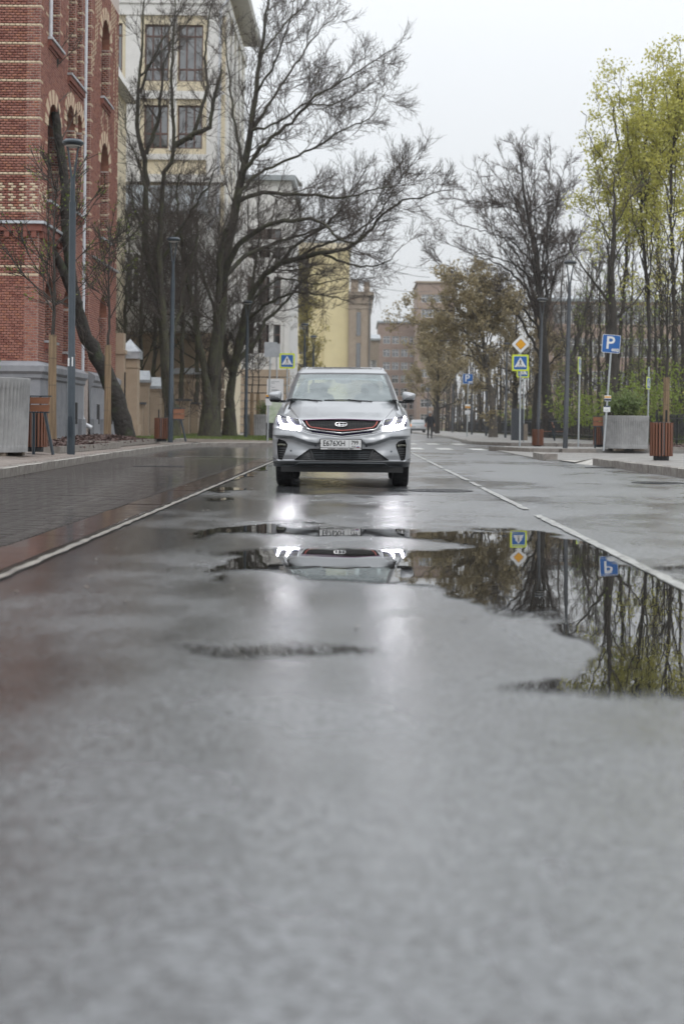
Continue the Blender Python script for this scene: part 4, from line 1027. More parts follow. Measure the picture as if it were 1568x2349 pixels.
bx(tr, Mw, (ux(388),-.06,15.2), (ux(405),-.003,22.2))
tr.build("white_trim", M['white'], wbd)
vt = MB()
for px in (378, 490): 
    u = ux(px); vt.tube([Mw @ Vector((u,-.02,23.45)), Mw @ Vector((u,.05,23.45))], .2, 12)
vt.build("attic_vent", M['darkhole'], wbd)
Msd = iv @ frame((-7.1, 75, 0), (0,1,0), (-1,0,0))
so = [(1.6+k*2.6, 2.9+k*2.6, z, z+2.6) for k in range(4) for z in (6.2,10.2,15.2,18.9)]
wall(wbd, Msd, 12, .2, 24, so, M['cream'], depth=.25, name="side_wall")
for o_ in so: window(wbd, Msd, *o_, 2, (.7,), M['wframe'])
tr = MB()
for k in range(5): bx(tr, Msd, (.1+k*2.6,-.12,5.4), (1.3+k*2.6,-.002,22.6))
bx(tr, Msd, (0,-.20,22.6), (12,-.004,23.2)); tr.build("white_pilaster", M['white'], wbd)
rf = MB(); rf.add([tuple(iv @ Vector(p)) for p in ((-19.1,74.2,24.0),(-6.15,74.2,24.0),(-6.15,87.4,24.0),(-19.1,87.4,24.0),(-19.1,74.2,24.25),(-6.05,74.2,24.25),(-6.05,87.5,24.25),(-12,81,27))],[(0,3,2,1),(0,1,5,4),(1,2,6,5),(4,5,7),(5,6,7)]); rf.build("roof", M['soffit'], wbd)
gp = MB(); gp.tube([Vector(p)+Vector((7.1,-75,0)) for p in ((-6.1,74.1,24.1),(-6.7,74.6,23.4),(-7.35,74.85,22.6),(-7.4,74.85,12),(-7.9,74.7,11)) ], .075, 8); gp.build("drainpipe", M['pipe'], wbd, True)
ex = MB(); bx(ex, Mw, (ux(290),-1.6,5.6), (ux(478),-.003,11.6)); ex.build("porch_storey", M['soffit'], wbd)
ex = MB(); ex.add([Mw @ Vector(p) for p in ((ux(286),-1.9,11.6),(ux(482),-1.9,11.6),(ux(482),-1.9,11.75),(ux(286),-1.9,11.75),(ux(286),-.31,13.3),(ux(482),-.31,13.3),(ux(286),-.31,11.6),(ux(482),-.31,11.6))], [(0,1,2,3),(3,2,5,4),(0,3,4,6),(1,7,5,2),(0,6,7,1)]); ex.build("porch_roof", M['greyroof'], wbd)
Mp = Mw @ Matrix.Translation((0,-1.75,0))
for a, b in ((305,335),(362,392),(425,455)): window(wbd, Mp, ux(a), ux(b), 7.0, 9.6, 2, (.65,), M['wframe_w'], depth=.06)
# rustication courses of the ground floor
ru = MB()
for k in range(9): bx(ru, Mw, (0,-.19,.5+k*.54), (ux(405),-.121,.5+k*.54+.47)); bx(ru, Mw, (ux(445),-.19,.5+k*.54), (WW+.15,-.121,.5+k*.54+.47))
bx(ru, Mw, (0,-.36,5.2), (WW+.3,-.121,5.5)); ru.build("stone_course", M['tan'], wbd)

# --- gate pillars and low posts along the side yard
pil = thing("gate_pillar", "tall tan rendered gate pillar with a pointed metal cap behind the leaning trunk", "pillar", tuple(P(297,1000,55)*1)[:2]+(.33,))
b_ = MB(); b_.box((-.33,-.33,0),(.33,.33,2.95)); b_.box((-.38,-.38,0),(.38,.38,.42)); b_.box((-.36,-.36,2.6),(.36,.36,2.64)); b_.build("shaft", M['tan'], pil)
b_ = MB(); b_.box((-.42,-.42,2.95),(.42,.42,3.22)); b_.add([(-.44,-.44,3.22),(.44,-.44,3.22),(.44,.44,3.22),(-.44,.44,3.22),(0,0,3.72)],[(0,1,4),(1,2,4),(2,3,4),(3,0,4),(0,3,2,1)]); b_.build("cap", M['zinc'], pil)
nb = thing("gate_pillar", "tan rendered pier standing against the far end of the brick building", "pillar", tuple(P(268,1000,54.4)*1)[:2]+(.33,))
b_ = MB(); b_.box((-.28,-.2,0),(.28,.3,3.1)); b_.box((-.34,-.26,3.1),(.34,.36,3.25)); b_.box((-.26,-.2,3.25),(.26,.3,3.9)); b_.build("shaft", M['tan'], nb)
hg = MB(); hg.box((.29,-.1,.6),(.33,-.06,2.4)); hg.tube([Vector((.31,-.1,.6+i*.12)) for i in range(16)], [.015+.012*(i%2) for i in range(16)], 6); hg.build("gate_hinge", M['blackmetal'], nb)
def post(px, Y, h, w, lab, cap=True, base=.3):
    p = P(px, 1000, Y); t = thing("fence_post", lab, "post", (p.x, Y, base))
    b_ = MB(); b_.box((-w,-w,0),(w,w,h)); b_.box((-w-.04,-w-.04,h-.10),(w+.04,w+.04,h)); b_.build("shaft", M['tan'], t)
    b_ = MB(); c = w+.09
    if cap: b_.add([(-c,-c,h),(c,-c,h),(c,c,h),(-c,c,h),(-c*1.0,-c*1.0,h+.12),(c,-c,h+.12),(c*.7,c*.3,h+.5),(-c*.7,c*.3,h+.5)],[(0,3,2,1),(0,1,5,4),(1,2,6,5),(2,3,7,6),(3,0,4,7),(4,5,6,7)])
    else: b_.box((-c,-c,h),(c,c,h+.09))
    b_.build("cap", M['zinc'] if cap else M['greymetal'], t); return t
post(329,58,2.15,.22,"square tan post with sloped zinc cap next to the tall pointed pillar")
post(352,60,1.95,.30,"wide tan post with flat zinc hood, right of the sloped-cap post")
post(375,64,2.0,.24,"tan zinc-capped post half hidden by the dark lime trunk")
post(318,57,1.25,.18,"short tan post with small grey slab cap behind the pillar", False)
post(421,66,1.55,.26,"low tan post with grey slab cap just right of the second lamp", False)
post(444,69,1.45,.24,"low tan post with grey slab cap beside the thick lime trunk", False)
def grille_gate(px0, px1, Y, z0, z1, lab):
    a, b = P(px0,1000,Y), P(px1,1000,Y); t = thing("iron_gate", lab, "gate", (a.x, Y, z0)); w = b.x-a.x
    f = MB(); f.box((0,-.02,.1),(w,.02,.15)); f.box((0,-.02,z1-z0-.1),(w,.02,z1-z0-.05)); f.build("rail", M['blackmetal'], t)
    n = max(3, int(w/.12))
    for i in range(n): g_ = MB(); x = w*(i+.5)/n; g_.box((x-.012,-.012,0),(x+.012,.012,z1-z0)); g_.build("bar", M['blackmetal'], t)
grille_gate(338, 344, 59, .35, 1.9, "narrow black iron gate leaf between the two zinc-capped posts")
grille_gate(428, 438, 68, .35, 1.7, "black iron railing between the low slab-capped posts")
grille_gate(407, 415, 66, .35, 1.7, "black iron railing left of the low slab-capped posts")
# portico block with flat zinc roof
pt = thing("portico", "small tan portico with a flat zinc roof behind the second lamp", "porch", tuple(P(424,1000,72))[:2]+(.3,))
b_ = MB(); b_.box((-.62,0,0),(.62,2,3.0)); b_.box((-.70,-.12,2.6),(.70,2,2.75)); b_.box((.15,-.10,0),(.60,-.001,2.6)); b_.build("wall", M['tan'], pt)
b_ = MB(); b_.add([(-.75,-.18,3.0),(.75,-.18,3.0),(.75,2,3.0),(-.75,2,3.0),(-.75,-.18,3.08),(.75,-.18,3.08),(.75,2,3.4),(-.75,2,3.4)],[(0,3,2,1),(4,5,6,7),(0,1,5,4),(1,2,6,5),(2,3,7,6),(3,0,4,7)]); b_.build("roof", M['zinc'], pt)

# --- simple street fronts farther on
def block(name, lab, px0, px1, Y, ztop, dep, m, rows, cols, wm=None, win=(1.3,1.7), fm=None, z_first=2.2, step=3.1, trim=None, roofm=None, sill=True, cat="building", margin=.8):
    a, b = P(px0, 900, Y).x, P(px1, 900, Y).x
    t = thing(name, lab, cat, (a, Y, 0)); w = b-a
    Mx = frame((0,0,0), (1,0,0), (0,1,0)); o_ = []
    for r_ in range(rows):
        for c_ in range(cols):
            u = margin+(w-2*margin)*(c_+.5)/cols; z = z_first+r_*step
            if z+win[1] < ztop-.4: o_.append((u-win[0]/2, u+win[0]/2, z, z+win[1]))
    wall(t, Mx, w, 0, ztop, o_, m, depth=.2, name="wall")
    for q in o_: window(t, Mx, *q, 2, (.65,), fm or M['wframe_w'], depth=.1, ft=.07)
    s_ = MB(); s_.add([(0,.001,0),(0,dep,0),(0,dep,ztop),(0,.001,ztop)],[(0,1,2,3)]); s_.add([(w,.001,0),(w,dep,0),(w,dep,ztop),(w,.001,ztop)],[(3,2,1,0)]); s_.build("side_wall", m, t)
    rf_ = MB(); rf_.box((-.3,-.35,ztop),(w+.3,dep,ztop+.35)); rf_.add([(-.3,-.35,ztop+.35),(w+.3,-.35,ztop+.35),(w+.3,dep,ztop+2.0),(-.3,dep,ztop+2.0)],[(0,1,2,3)]); rf_.build("roof", roofm or M['greyroof'], t)
    return t, w
t, w = block("pale_building", "pale grey building with tall windows partly hidden by the forked lime trees", 545, 662, 98, 17.6, 14, M['white'], 5, 3, win=(1.0,2.0), fm=M['wframe'], step=3.3, z_first=2.4)
b_ = MB(); 
for k in range(8): b_.box((-.05,-.14,.25+k*.55),(w+.05,-.002,.25+k*.55+.48))
b_.build("stone_course", M['tan'], t)
b_ = MB(); b_.box((-.2,-.4,13.0),(w+.2,-.003,13.5)); 
for k in range(4): b_.box((.05+k*(w-.4)/3,-.2,5),(.35+k*(w-.4)/3,-.002,13)); 
b_.build("white_trim", M['white'], t)
t, w = block("yellow_building", "tall plain yellow building rising beyond the olive tree at the end of the street", 655, 797, 240, 31.5, 20, M['yellow'], 8, 2, win=(1.6,1.9), step=3.5, fm=M['wframe'], margin=.6)
# the plain part nearest the street has no windows: a flat projecting bay of the same yellow
b_ = MB(); b_.box((w-4.1,-.9,0),(w+.02,-.03,30.5)); b_.build("plain_bay", M['yellow'], t)
b_ = MB(); b_.box((-.3,-1.3,30.5),(w+.4,.2,31.4)); b_.build("cornice", M['cream'], t)
a_ = P(797,900,238).x; tw = thing("stone_tower_bay", "brown stone corner tower with stacked cornices beside the yellow building", "tower", (a_, 238, 0)); tw_w = P(848,900,238).x-a_
b_ = MB(); b_.box((0,0,0),(tw_w,12,22.6)); b_.build("wall", M['browntower'], tw)
b_ = MB()
for z, o_ in ((22.6,.5),(21.2,.25),(20.3,.2),(9.6,.3),(8.6,.15)): b_.box((-.05,-o_,z),(tw_w+o_,12,z+.55))
b_.build("cornice", M['tan2'], tw)
b_ = MB(); b_.box((.15,-.25,10.2),(1.3,-.01,20.2)); b_.box((2.1,-.25,10.2),(3.2,-.01,20.2)); 
for k in range(14): b_.box((.15,-.30,10.3+k*.7),(1.3,-.251,10.3+k*.7+.6)); b_.box((2.1,-.30,10.3+k*.7),(3.2,-.251,10.3+k*.7+.6))
b_.build("pilaster", M['browntower'], tw)
b_ = MB(); b_.box((.3,.3,23.15),(1.6,3,25.2)); b_.box((2.5,.3,23.15),(tw_w-.2,3,24.9)); b_.build("parapet_block", M['browntower'], tw)
b_ = MB(); b_.box((1.35,-.05,15.8),(2.05,-.005,19.8)); b_.box((1.35,-.05,10.5),(2.05,-.005,14.6)); b_.build("window", M['glass'], tw)
b_ = MB(); b_.box((tw_w-.25,-.35,8.2),(tw_w-.1,-.2,22.5)); b_.build("drainpipe", M['greymetal'], tw)
block("far_apartment_building", "pinkish brick apartment block with white windows closing the far end of the street", 866, 965, 300, 22.5, 20, M['pinkstone'], 7, 4, win=(1.5,1.6), step=2.75, z_first=1.6)
block("far_apartment_building", "taller brown apartment block with a steep roof edge behind the olive brown tree", 955, 1040, 285, 29.5, 20, M['pinkstone'], 9, 4, win=(1.5,1.6), step=3.0, z_first=1.6, roofm=M['browntower'])
block("low_grey_house", "small grey roofed house wedged between the stone tower and the pinkish block", 843, 868, 270, 17.0, 14, M['tan2'], 4, 2, win=(.9,1.4), step=3.2)
block("park_side_building", "long salmon pink building with big white windows seen through the park trees", 1255, 1640, 185, 17.2, 14, M['pinkstone'], 4, 14, win=(1.8,2.5), step=4.3, z_first=1.4)
# overhead wires across the far street
for i, (a, b, s_) in enumerate((((856,600,200),(985,636,210),.5),((850,655,205),(990,668,215),.4),((862,585,190),(1000,612,215),.8))):
    p0, p1 = P(*a), P(*b); pts = [p0.lerp(p1, k/10)-Vector((0,0,s_*4*(k/10)*(1-k/10))) for k in range(11)]
    w_ = MB(); w_.tube(pts, .035, 4); o = w_.build("overhead_wire", M['greymetal']); tag(o, ["middle overhead cable spanning the far street","lowest overhead cable spanning the far street above the stone tower's cornice","uppermost overhead cable spanning the far street"][i], "cable", "cables across the far street")
# ------------------------------------------------------------------ trees
def norm(a): return a/(np.linalg.norm(a, axis=-1, keepdims=True)+1e-9)
def smooth_path(ctrl, n):
    c = np.array(ctrl, float); k = len(c)
    c2 = np.vstack([2*c[0]-c[1], c, 2*c[-1]-c[-2]]); out = []
    seg = np.linalg.norm(np.diff(c, axis=0), axis=1); cum = np.r_[0, np.cumsum(seg)]
    for d in np.linspace(0, cum[-1], n):
        i = min(int(np.searchsorted(cum, d, side='right')-1), k-2); t = (d-cum[i])/(seg[i]+1e-9)
        p0, p1, p2, p3 = c2[i], c2[i+1], c2[i+2], c2[i+3]
        out.append(.5*(2*p1+(p2-p0)*t+(2*p0-5*p1+4*p2-p3)*t*t+(3*p1-p0-3*p2+p3)*t**3))
    return np.array(out)
class Tree:
    def __init__(s, seed): s.g = np.random.default_rng(seed); s.lev = {0: [], 1: [], 2: [], 3: []}; s.leaves = []
    def limb(s, ctrl, r0, r1, n=None, wob=.03, lev=0):
        c = np.array(ctrl, float); L = np.linalg.norm(np.diff(c, axis=0), axis=1).sum()
        n = n or max(6, min(40, int(L/.28))); p = smooth_path(c, n); w = s.g.normal(0, wob, p.shape)
        w[0] = 0; p += w; t = np.linspace(0, 1, n); r = r0+(r1-r0)*t**.85
        s.lev[lev].append((p[None], r[None])); return p, r
    def spawn(s, src, dst, dens, lo, hi, ang=.8, angs=.2, trop=.15, wig=.12, n=5, rk=.55, t0=.15, t1=1.0, rmin=.006, taper=.35, shape=.6, side=None, rlen=.011):
        for pts, rad in list(s.lev[src]):
            B, m, _ = pts.shape; ln = np.linalg.norm(np.diff(pts, axis=1), axis=2).sum(1)
            cnt = np.maximum(1, s.g.poisson(dens*ln*(t1-t0))); par = np.repeat(np.arange(B), cnt); N = len(par)
            t = s.g.uniform(t0, t1, N); f = t*(m-1); i0 = np.minimum(f.astype(int), m-2); fr = (f-i0)[:,None]
            p0 = pts[par, i0]*(1-fr)+pts[par, i0+1]*fr; tg = norm(pts[par, i0+1]-pts[par, i0])
            rp = rad[par, i0]*(1-fr[:,0])+rad[par, i0+1]*fr[:,0]
            rnd = norm(s.g.normal(size=(N,3))); 
            if side is not None: rnd = norm(rnd*np.array(side))
            perp = norm(rnd-(rnd*tg).sum(1, keepdims=True)*tg)
            an = np.clip(s.g.normal(ang, angs, N), .15, 1.5)[:,None]; d = tg*np.cos(an)+perp*np.sin(an)
            L = s.g.uniform(lo, hi, N)*(1-shape*t); r0 = np.maximum(rmin, np.minimum(rp*rk, rlen*L+rmin*.5))
            P_ = np.zeros((N, n, 3)); P_[:,0] = p0; step = (L/(n-1))[:,None]
            for k in range(1, n):
                d = d+s.g.normal(0, wig, (N,3)); d[:,2] += trop/(n-1)*1.6; d = norm(d); P_[:,k] = P_[:,k-1]+d*step
            tt = np.linspace(0, 1, n)[None]; r = r0[:,None]*(1-(1-taper)*tt)
            s.lev[dst].append((P_, np.maximum(r, rmin*.7)))
    def leaf_pts(s, lev, per, jit=.1, tmin=.3):
        out = []
        for pts, rad in s.lev[lev]:
            B, m, _ = pts.shape
            for k in range(per):
                f = s.g.uniform(tmin, 1, B)*(m-1); i = np.minimum(f.astype(int), m-2); fr = (f-i)[:,None]; a = np.arange(B)
                out.append(pts[a,i]*(1-fr)+pts[a,i+1]*fr+s.g.normal(0, jit, (B,3)))
        return np.vstack(out)
def tubes(groups, sides):
    Vs, Fs, base = [], [], 0
    for pts, rad in groups:
        B, m, _ = pts.shape
        if B == 0: continue
        tg = norm(np.gradient(pts, axis=1)); t0 = tg.mean(1); ref = np.where(np.abs(t0[:,2:3]) < .85, np.array([[0,0,1.]]), np.array([[1.,0,0]]))[:,None,:]
        a = norm(np.cross(tg, np.broadcast_to(ref, tg.shape))); b = np.cross(a, tg)
        an = np.arange(sides)*2*np.pi/sides
        V = pts[:,:,None,:]+rad[:,:,None,None]*(a[:,:,None,:]*np.cos(an)[None,None,:,None]+b[:,:,None,:]*np.sin(an)[None,None,:,None])
        idx = np.arange(B*m*sides).reshape(B, m, sides)+base
        nx_ = np.roll(idx, -1, axis=2); F = np.stack([idx[:,:-1], nx_[:,:-1], nx_[:,1:], idx[:,1:]], -1).reshape(-1, 4)
        Vs.append(V.reshape(-1, 3)); Fs.append(F); base += B*m*sides
    return np.vstack(Vs), np.vstack(Fs)
def leaf_quads(p, size, g, sd=.22, droop=.3):
    N = len(p); u = norm(g.normal(size=(N,3))); w = norm(np.cross(u, g.normal(size=(N,3))))
    s_ = size*np.exp(g.normal(0, sd, N))[:,None]*.5
    V = np.stack([p-u*s_, p+w*s_*.6, p+u*s_, p-w*s_*.6], 1).reshape(-1, 3); F = np.arange(4*N).reshape(N, 4)
    return V, F
def finish(t, name, label, base, bark, twig, cat="tree", group=None, leaf=None, leafsize=.1, leafp=None, crownname="crown", sides=(14,6,4,3)):
    root = thing(name, label, cat, tuple(base), 0, group); b = np.array(base, float)
    V, F = tubes(t.lev[0], sides[0])
    # uneven bark surface on the thick wood
    rr = (fractal_np(V[:,0]*3+V[:,2]*1.4, V[:,1]*3-V[:,2]*.5, 5, 3)*.05+fractal_np(V[:,0]*14+V[:,2]*2, V[:,1]*14-V[:,2], 6, 2)*.035)[:,None]
    V = V+rr*norm(V-V.mean(0))*(1 if name != "young_tree" else .1)
    mesh_np("trunk", V-b, F, bark, root, True)
    Vs, Fs, o = [], [], 0
    for l in (1, 2, 3):
        if t.lev[l]:
            V, F = tubes(t.lev[l], sides[l]); Vs.append(V); Fs.append(F+o); o += len(V)
    if Vs: mesh_np(crownname, np.vstack(Vs)-b, np.vstack(Fs), twig, root, False)
    if leaf is not None:
        V, F = leaf_quads(leafp, leafsize, t.g); mesh_np("foliage", V-b, F, leaf, root)
    return root
def pl3(pxs, Y0, Y1=None, jit=0):
    Y1 = Y0 if Y1 is None else Y1; n = len(pxs)
    return [tuple(P(x, y, Y0+(Y1-Y0)*i/(n-1))) for i, (x, y) in enumerate(pxs)]
def z5(l): return [(233+.2266*x, .2266*y) for x, y in l]
def z6b(l): return [(392+.414*x, 306+.414*y) for x, y in l]
def flare(t, ctrl0, r0, extra=.45):
    "root flare at the foot"
    p = np.array(ctrl0); d = np.array([0,0,1.]); q = np.stack([p-d*.15, p+d*.25, p+d*.7, p+d*1.3]); t.lev[0].append((q[None], np.array([[r0*(1+extra), r0*(1+extra*.45), r0*1.08, r0*.85]])))
# ---- big lime A
def dense(t, d1=2.6, d2=3.8, d3=5.0, l1=(1.2,3.2), l2=(.5,1.5), l3=(.2,.6), t0=.25, trop=.25, rm=.007):
    t.spawn(0, 1, d1, *l1, ang=.78, angs=.25, trop=trop*.8, wig=.10, n=7, rk=.34, t0=t0, rmin=rm*1.5)
    t.spawn(1, 2, d2, *l2, ang=.68, angs=.25, trop=trop*.5, wig=.12, n=5, rk=.6, t0=.15, rmin=rm)
    t.spawn(2, 3, d3, *l3, ang=.65, angs=.25, trop=.15, wig=.18, n=2, rk=.7, t0=.1, rmin=rm*.8)
A = Tree(21); YA = 60
base = G(481,1003,.2); bA = pl3([(481,1006)], 60, 60)[0] if False else P(481,1004,YA)
A.limb(pl3([(481,1006),(482,960),(484,900),(490,850),(497,790),(505,720),(516,596),(537,492),(558,389),(574,306),(588,200),(602,100),(614,10),(624,-70)], YA, YA+1.5), .37, .03, wob=.02)
A.limb(pl3([(478,1000),(476,930),(470,850),(457,795),(446,720),(433,650),(424,590),(416,540),(408,470),(412,400)], YA, YA-2), .21, .03)
A.limb(pl3([(486,860),(496,760),(502,660),(512,560),(519,525)], YA-.3, YA-1.5), .20, .10)
A.limb(pl3([(505,640),(525,600),(545,563),(578,538),(624,513),(682,505),(723,505),(748,521),(777,546),(806,558),(840,540)], YA, YA-4), .15, .025)
A.limb(pl3([(512,640),(553,596),(590,575),(640,554),(690,538),(740,520),(790,500)], YA, YA+3), .12, .02)
A.limb(pl3([(530,510),(549,467),(578,447),(640,443),(682,447),(735,447),(790,455),(840,440),(900,425)], YA+.5, YA-1.5), .12, .02)
A.limb(pl3([(556,400),(590,350),(630,310),(680,270),(720,225),(780,190),(830,160),(895,115)], YA+.5, YA-3), .10, .015)
A.limb(pl3([(574,306),(610,250),(650,190),(690,130),(730,75),(775,30)], YA+1, YA+3), .08, .015)
A.limb(pl3([(590,210),(630,140),(660,60),(680,-20)], YA+1, YA-2), .06, .015)
A.limb(pl3([(560,390),(540,300),(530,220),(520,120),(500,30)], YA+.5, YA+3), .08, .015)
A.limb(pl3([(545,450),(590,400),(650,370),(720,340),(780,300),(850,270),(880,215)], YA, YA+2), .08, .015)
A.limb(pl3([(575,300),(640,280),(700,240),(760,240),(820,210),(870,180)], YA, YA), .06, .012)
A.limb(pl3([(600,120),(650,60),(700,10),(740,-40)], YA, YA+1), .05, .012)
A.limb(pl3([(455,790),(430,740),(400,720),(380,690)], YA, YA+1), .07, .02)
A.limb(pl3([(500,740),(470,640),(440,560),(440,480),(455,400)], YA, YA+3), .09, .02)
flare(A, P(481,1003,YA), .40)
dense(A, 3.9, 5.4, 9, rm=.008, l1=(1.2,3.6), l2=(.6,1.7), l3=(.3,.75), trop=.35)
finish(A, "lime_tree", "tall bare lime tree with thick mossy trunk, its leader leaving the picture's top edge", P(481,1003,YA), M['bark_moss'], M['twig'])
# ---- lime B, limbs sweeping right over the street
B = Tree(22); YB = 65
B.limb(pl3([(526,1000),(527,950),(529,900),(531,860),(517,815),(512,760),(514,700),(520,640)], YB, YB+2), .25, .05)
B.limb(pl3([(527,990),(530,900),(536,840),(550,800),(566,745),(575,690),(580,640),(590,580),(600,510)], YB, YB+3), .22, .03)
B.limb(pl3([(534,850),(545,800),(558,745),(570,690),(599,640),(640,608),(682,592),(735,579),(789,575),(839,538),(880,492),(918,462),(965,452),(1000,441),(1030,434)], YB, YB-5), .21, .015)
B.limb(pl3([(560,740),(590,715),(624,690),(682,672),(740,678),(800,690)], YB, YB-3), .09, .015)
B.limb(pl3([(540,840),(562,810),(590,775),(607,736),(636,712),(657,690),(700,640),(760,620)], YB, YB+2), .13, .02)
B.limb(pl3([(640,608),(680,560),(730,530),(780,480),(820,420),(850,370)], YB-1, YB-2), .08, .015)
B.limb(pl3([(735,579),(780,600),(830,610),(880,600),(930,560)], YB-2, YB-4), .07, .012)
B.limb(pl3([(682,592),(740,560),(800,540),(860,500),(900,440),(960,350)], YB-1, YB-5), .07, .012)
B.limb(pl3([(789,575),(830,540),(860,470),(900,400),(930,360)], YB-3, YB-3), .05, .012)
B.limb(pl3([(575,690),(620,650),(660,640),(720,650),(790,640),(850,640)], YB, YB+1), .06, .012)
flare(B, P(526,1000,YB), .29)
dense(B, 4.2, 5.6, 9, rm=.008, l1=(1.0,3.2), l2=(.6,1.6), l3=(.3,.7), trop=.3)
finish(B, "lime_tree", "dark forked lime tree with a long limb sweeping far right over the street", P(526,1000,YB), M['bark_moss'], M['twig'])
# ---- lime C, two stems, trimmed
Ct = Tree(23); YC = 57
Ct.limb(pl3([(397,1003),(390,940),(383,888),(379,813),(371,720),(355,660),(340,610),(333,560),(335,500),(335,428),(333,363),(321,329),(315,272),(316,215),(321,170),(326,102),(330,34),(332,-30)], YC, YC+1), .25, .02, wob=.02)
Ct.limb(pl3([(397,1000),(388,900),(378,800),(375,738),(369,663),(367,551),(370,480),(373,428),(380,397),(396,363),(401,317),(396,249),(394,181),(396,113),(400,45),(404,-30)], YC, YC-1), .20, .02, wob=.02)
Ct.limb(pl3([(335,354),(344,329),(360,283),(367,249),(369,204),(380,136),(392,97)], YC+.8, YC+.5), .10, .025)
Ct.limb(pl3([(399,335),(412,328),(430,320),(448,306),(478,292),(484,260),(494,215),(509,159)], YC-.5, YC-1), .12, .05)
Ct.limb(pl3([(437,319),(452,285),(466,238),(476,195),(471,148),(477,70),(488,0)], YC-.7, YC+.3), .09, .02)
Ct.limb(pl3([(320,215),(345,150),(372,95),(405,40),(440,-20)], YC+1, YC), .06, .015)
Ct.limb(pl3([(321,175),(360,130),(420,60),(470,0)], YC+1, YC+2), .05, .015)
Ct.limb(pl3([(335,440),(318,380),(302,340),(290,300),(287,260)], YC, YC+.5), .06, .015)
Ct.limb(pl3([(373,640),(350,560),(310,490),(300,440),(305,400)], YC, YC+1), .08, .02)
Ct.limb(pl3([(383,800),(410,720),(425,640),(450,560),(455,500)], YC, YC+2), .10, .02)
Ct.limb(pl3([(372,600),(405,540),(440,480),(470,440),(500,380)], YC, YC-2), .08, .02)
flare(Ct, P(397,1002,YC), .26)
dense(Ct, 4.8, 5.6, 9, rm=.0075, l1=(.7,2.6), l2=(.4,1.2), trop=.4)
finish(Ct, "lime_tree", "twin stemmed bare lime tree with sawn off limbs standing in front of the white building", P(397,1002,YC), M['bark_moss'], M['twig'])
# ---- leaning, pollarded old tree E in front of the brick building
E = Tree(24); YE = 44
E.limb(pl3([(290,1006),(283,975),(270,926),(255,881),(238,846),(222,815),(199,776),(186,745),(180,715),(176,690)], YE, YE-.5), .31, .18, wob=.02)
E.limb(pl3([(177,700),(168,650),(158,580),(152,520),(151,470),(149,420),(144,375),(137,330),(130,290),(126,255),(122,215),(121,180),(125,145),(127,131)], YE-.5, YE-.8), .17, .115, wob=.012)
E.limb(pl3([(180,720),(165,670),(143,615),(125,585),(110,560),(93,522),(75,490),(62,465),(54,449)], YE-.5, YE-1.2), .15, .10, wob=.012)
E.lev[0].append((np.array([[P(127,131,YE-.8), P(127,130.5,YE-.8)]]), np.array([[.115,.001]]))); E.lev[0].append((np.array([[P(54,449,YE-1.2), P(53.6,448.6,YE-1.2)]]), np.array([[.10,.001]])))
E.spawn(0, 1, 2.2, .7, 2.4, ang=1.0, angs=.2, trop=.45, wig=.12, n=7, rk=.16, t0=.45, rmin=.014, shape=.1, side=(1,.5,1))
E.spawn(1, 2, 4.0, .35, 1.0, ang=.65, trop=.3, wig=.15, n=5, rk=.6, rmin=.009)
E.spawn(2, 3, 5, .12, .4, ang=.6, trop=.1, wig=.15, n=3, rk=.7, rmin=.0075)
finish(E, "pollarded_tree", "old leaning mossy trunk with two sawn off tops sprouting thin shoots before the brick wall", P(290,1004,YE), M['bark_green'], M['twig'])
# ---- young staked trees wrapped in reed matting
def young(px, pyb, Y, top, wrap, label, seed, spread=1.0, leafy=True, green=True, zb=None, hw_=.086):
    t = Tree(seed); b = P(px, pyb, Y); s_ = (top-0)
    t.limb([tuple(b), tuple(b+Vector((.02,0,wrap*.5))), tuple(b+Vector((.0,0,wrap))), tuple(b+Vector((.03,.02,wrap+.9))), tuple(b+Vector((.0,0,top*.75))), tuple(b+Vector((.05,.0,top)))], .075, .012, n=26, wob=.006)
    t.spawn(0, 1, 10, 2.0*spread, 3.3*spread, ang=.85, angs=.22, trop=.34, wig=.07, n=8, rk=.42, t0=(wrap+.6)/top, t1=.97, rmin=.014, shape=.66)
    t.spawn(1, 2, 4.2, .35, 1.1, ang=.6, trop=.2, wig=.12, n=5, rk=.6, rmin=.011)
    t.spawn(2, 3, 4.5, .12, .4, ang=.6, trop=.1, wig=.14, n=3, rk=.7, rmin=.009)
    lp = np.vstack([t.leaf_pts(3, 2, .02), t.leaf_pts(2, 2, .02)]) if leafy else None
    if lp is not None: lp = lp[t.g.random(len(lp)) < .5]
    root = finish(t, "young_tree", label, b, M['bark'], M['bark'], leaf=(M['leaf_g'] if green else M['leaf_o']) if leafy else None, leafsize=.06, leafp=lp, group="young staked trees wrapped in reed matting")
    w = MB()
    for i in range(34):
        a = 2*math.pi*i/34; rr = hw_*(.9+.12*random.random()); q = random.uniform(-.03,.03)
        w.tube([Vector((rr*1.12*math.cos(a)+.02*random.random(),rr*1.12*math.sin(a),-.05)), Vector((rr*math.cos(a+q),rr*math.sin(a+q),wrap*.5)), Vector((rr*.95*math.cos(a+q),rr*.95*math.sin(a+q),wrap+random.uniform(-.04,.06)))], .0155, 5)
    o = w.build("reed_wrap", M['reed'], root); tag(o, kind="stuff")
    tie = MB()
    for z in (.3,.55,.8): tie.tube([Vector((hw_*1.14*math.cos(2*math.pi*k/16),hw_*1.14*math.sin(2*math.pi*k/16),wrap*z)) for k in range(17)], .006, 4)
    tie.build("tie_wire", M['twig'], root); return root
young(119,1019,34.7,6.6,2.62,"young reed wrapped tree left of the nearest street lamp with budding fan crown",31,1.15)
young(246,1004,42,6.2,2.68,"young tree in a pale reed wrap between the first street lamp and the leaning trunk",32,1.05)
young(1526,1003,46,5.4,1.9,"young reed wrapped tree behind the slatted bin on the right pavement",33,1.0,True,False)
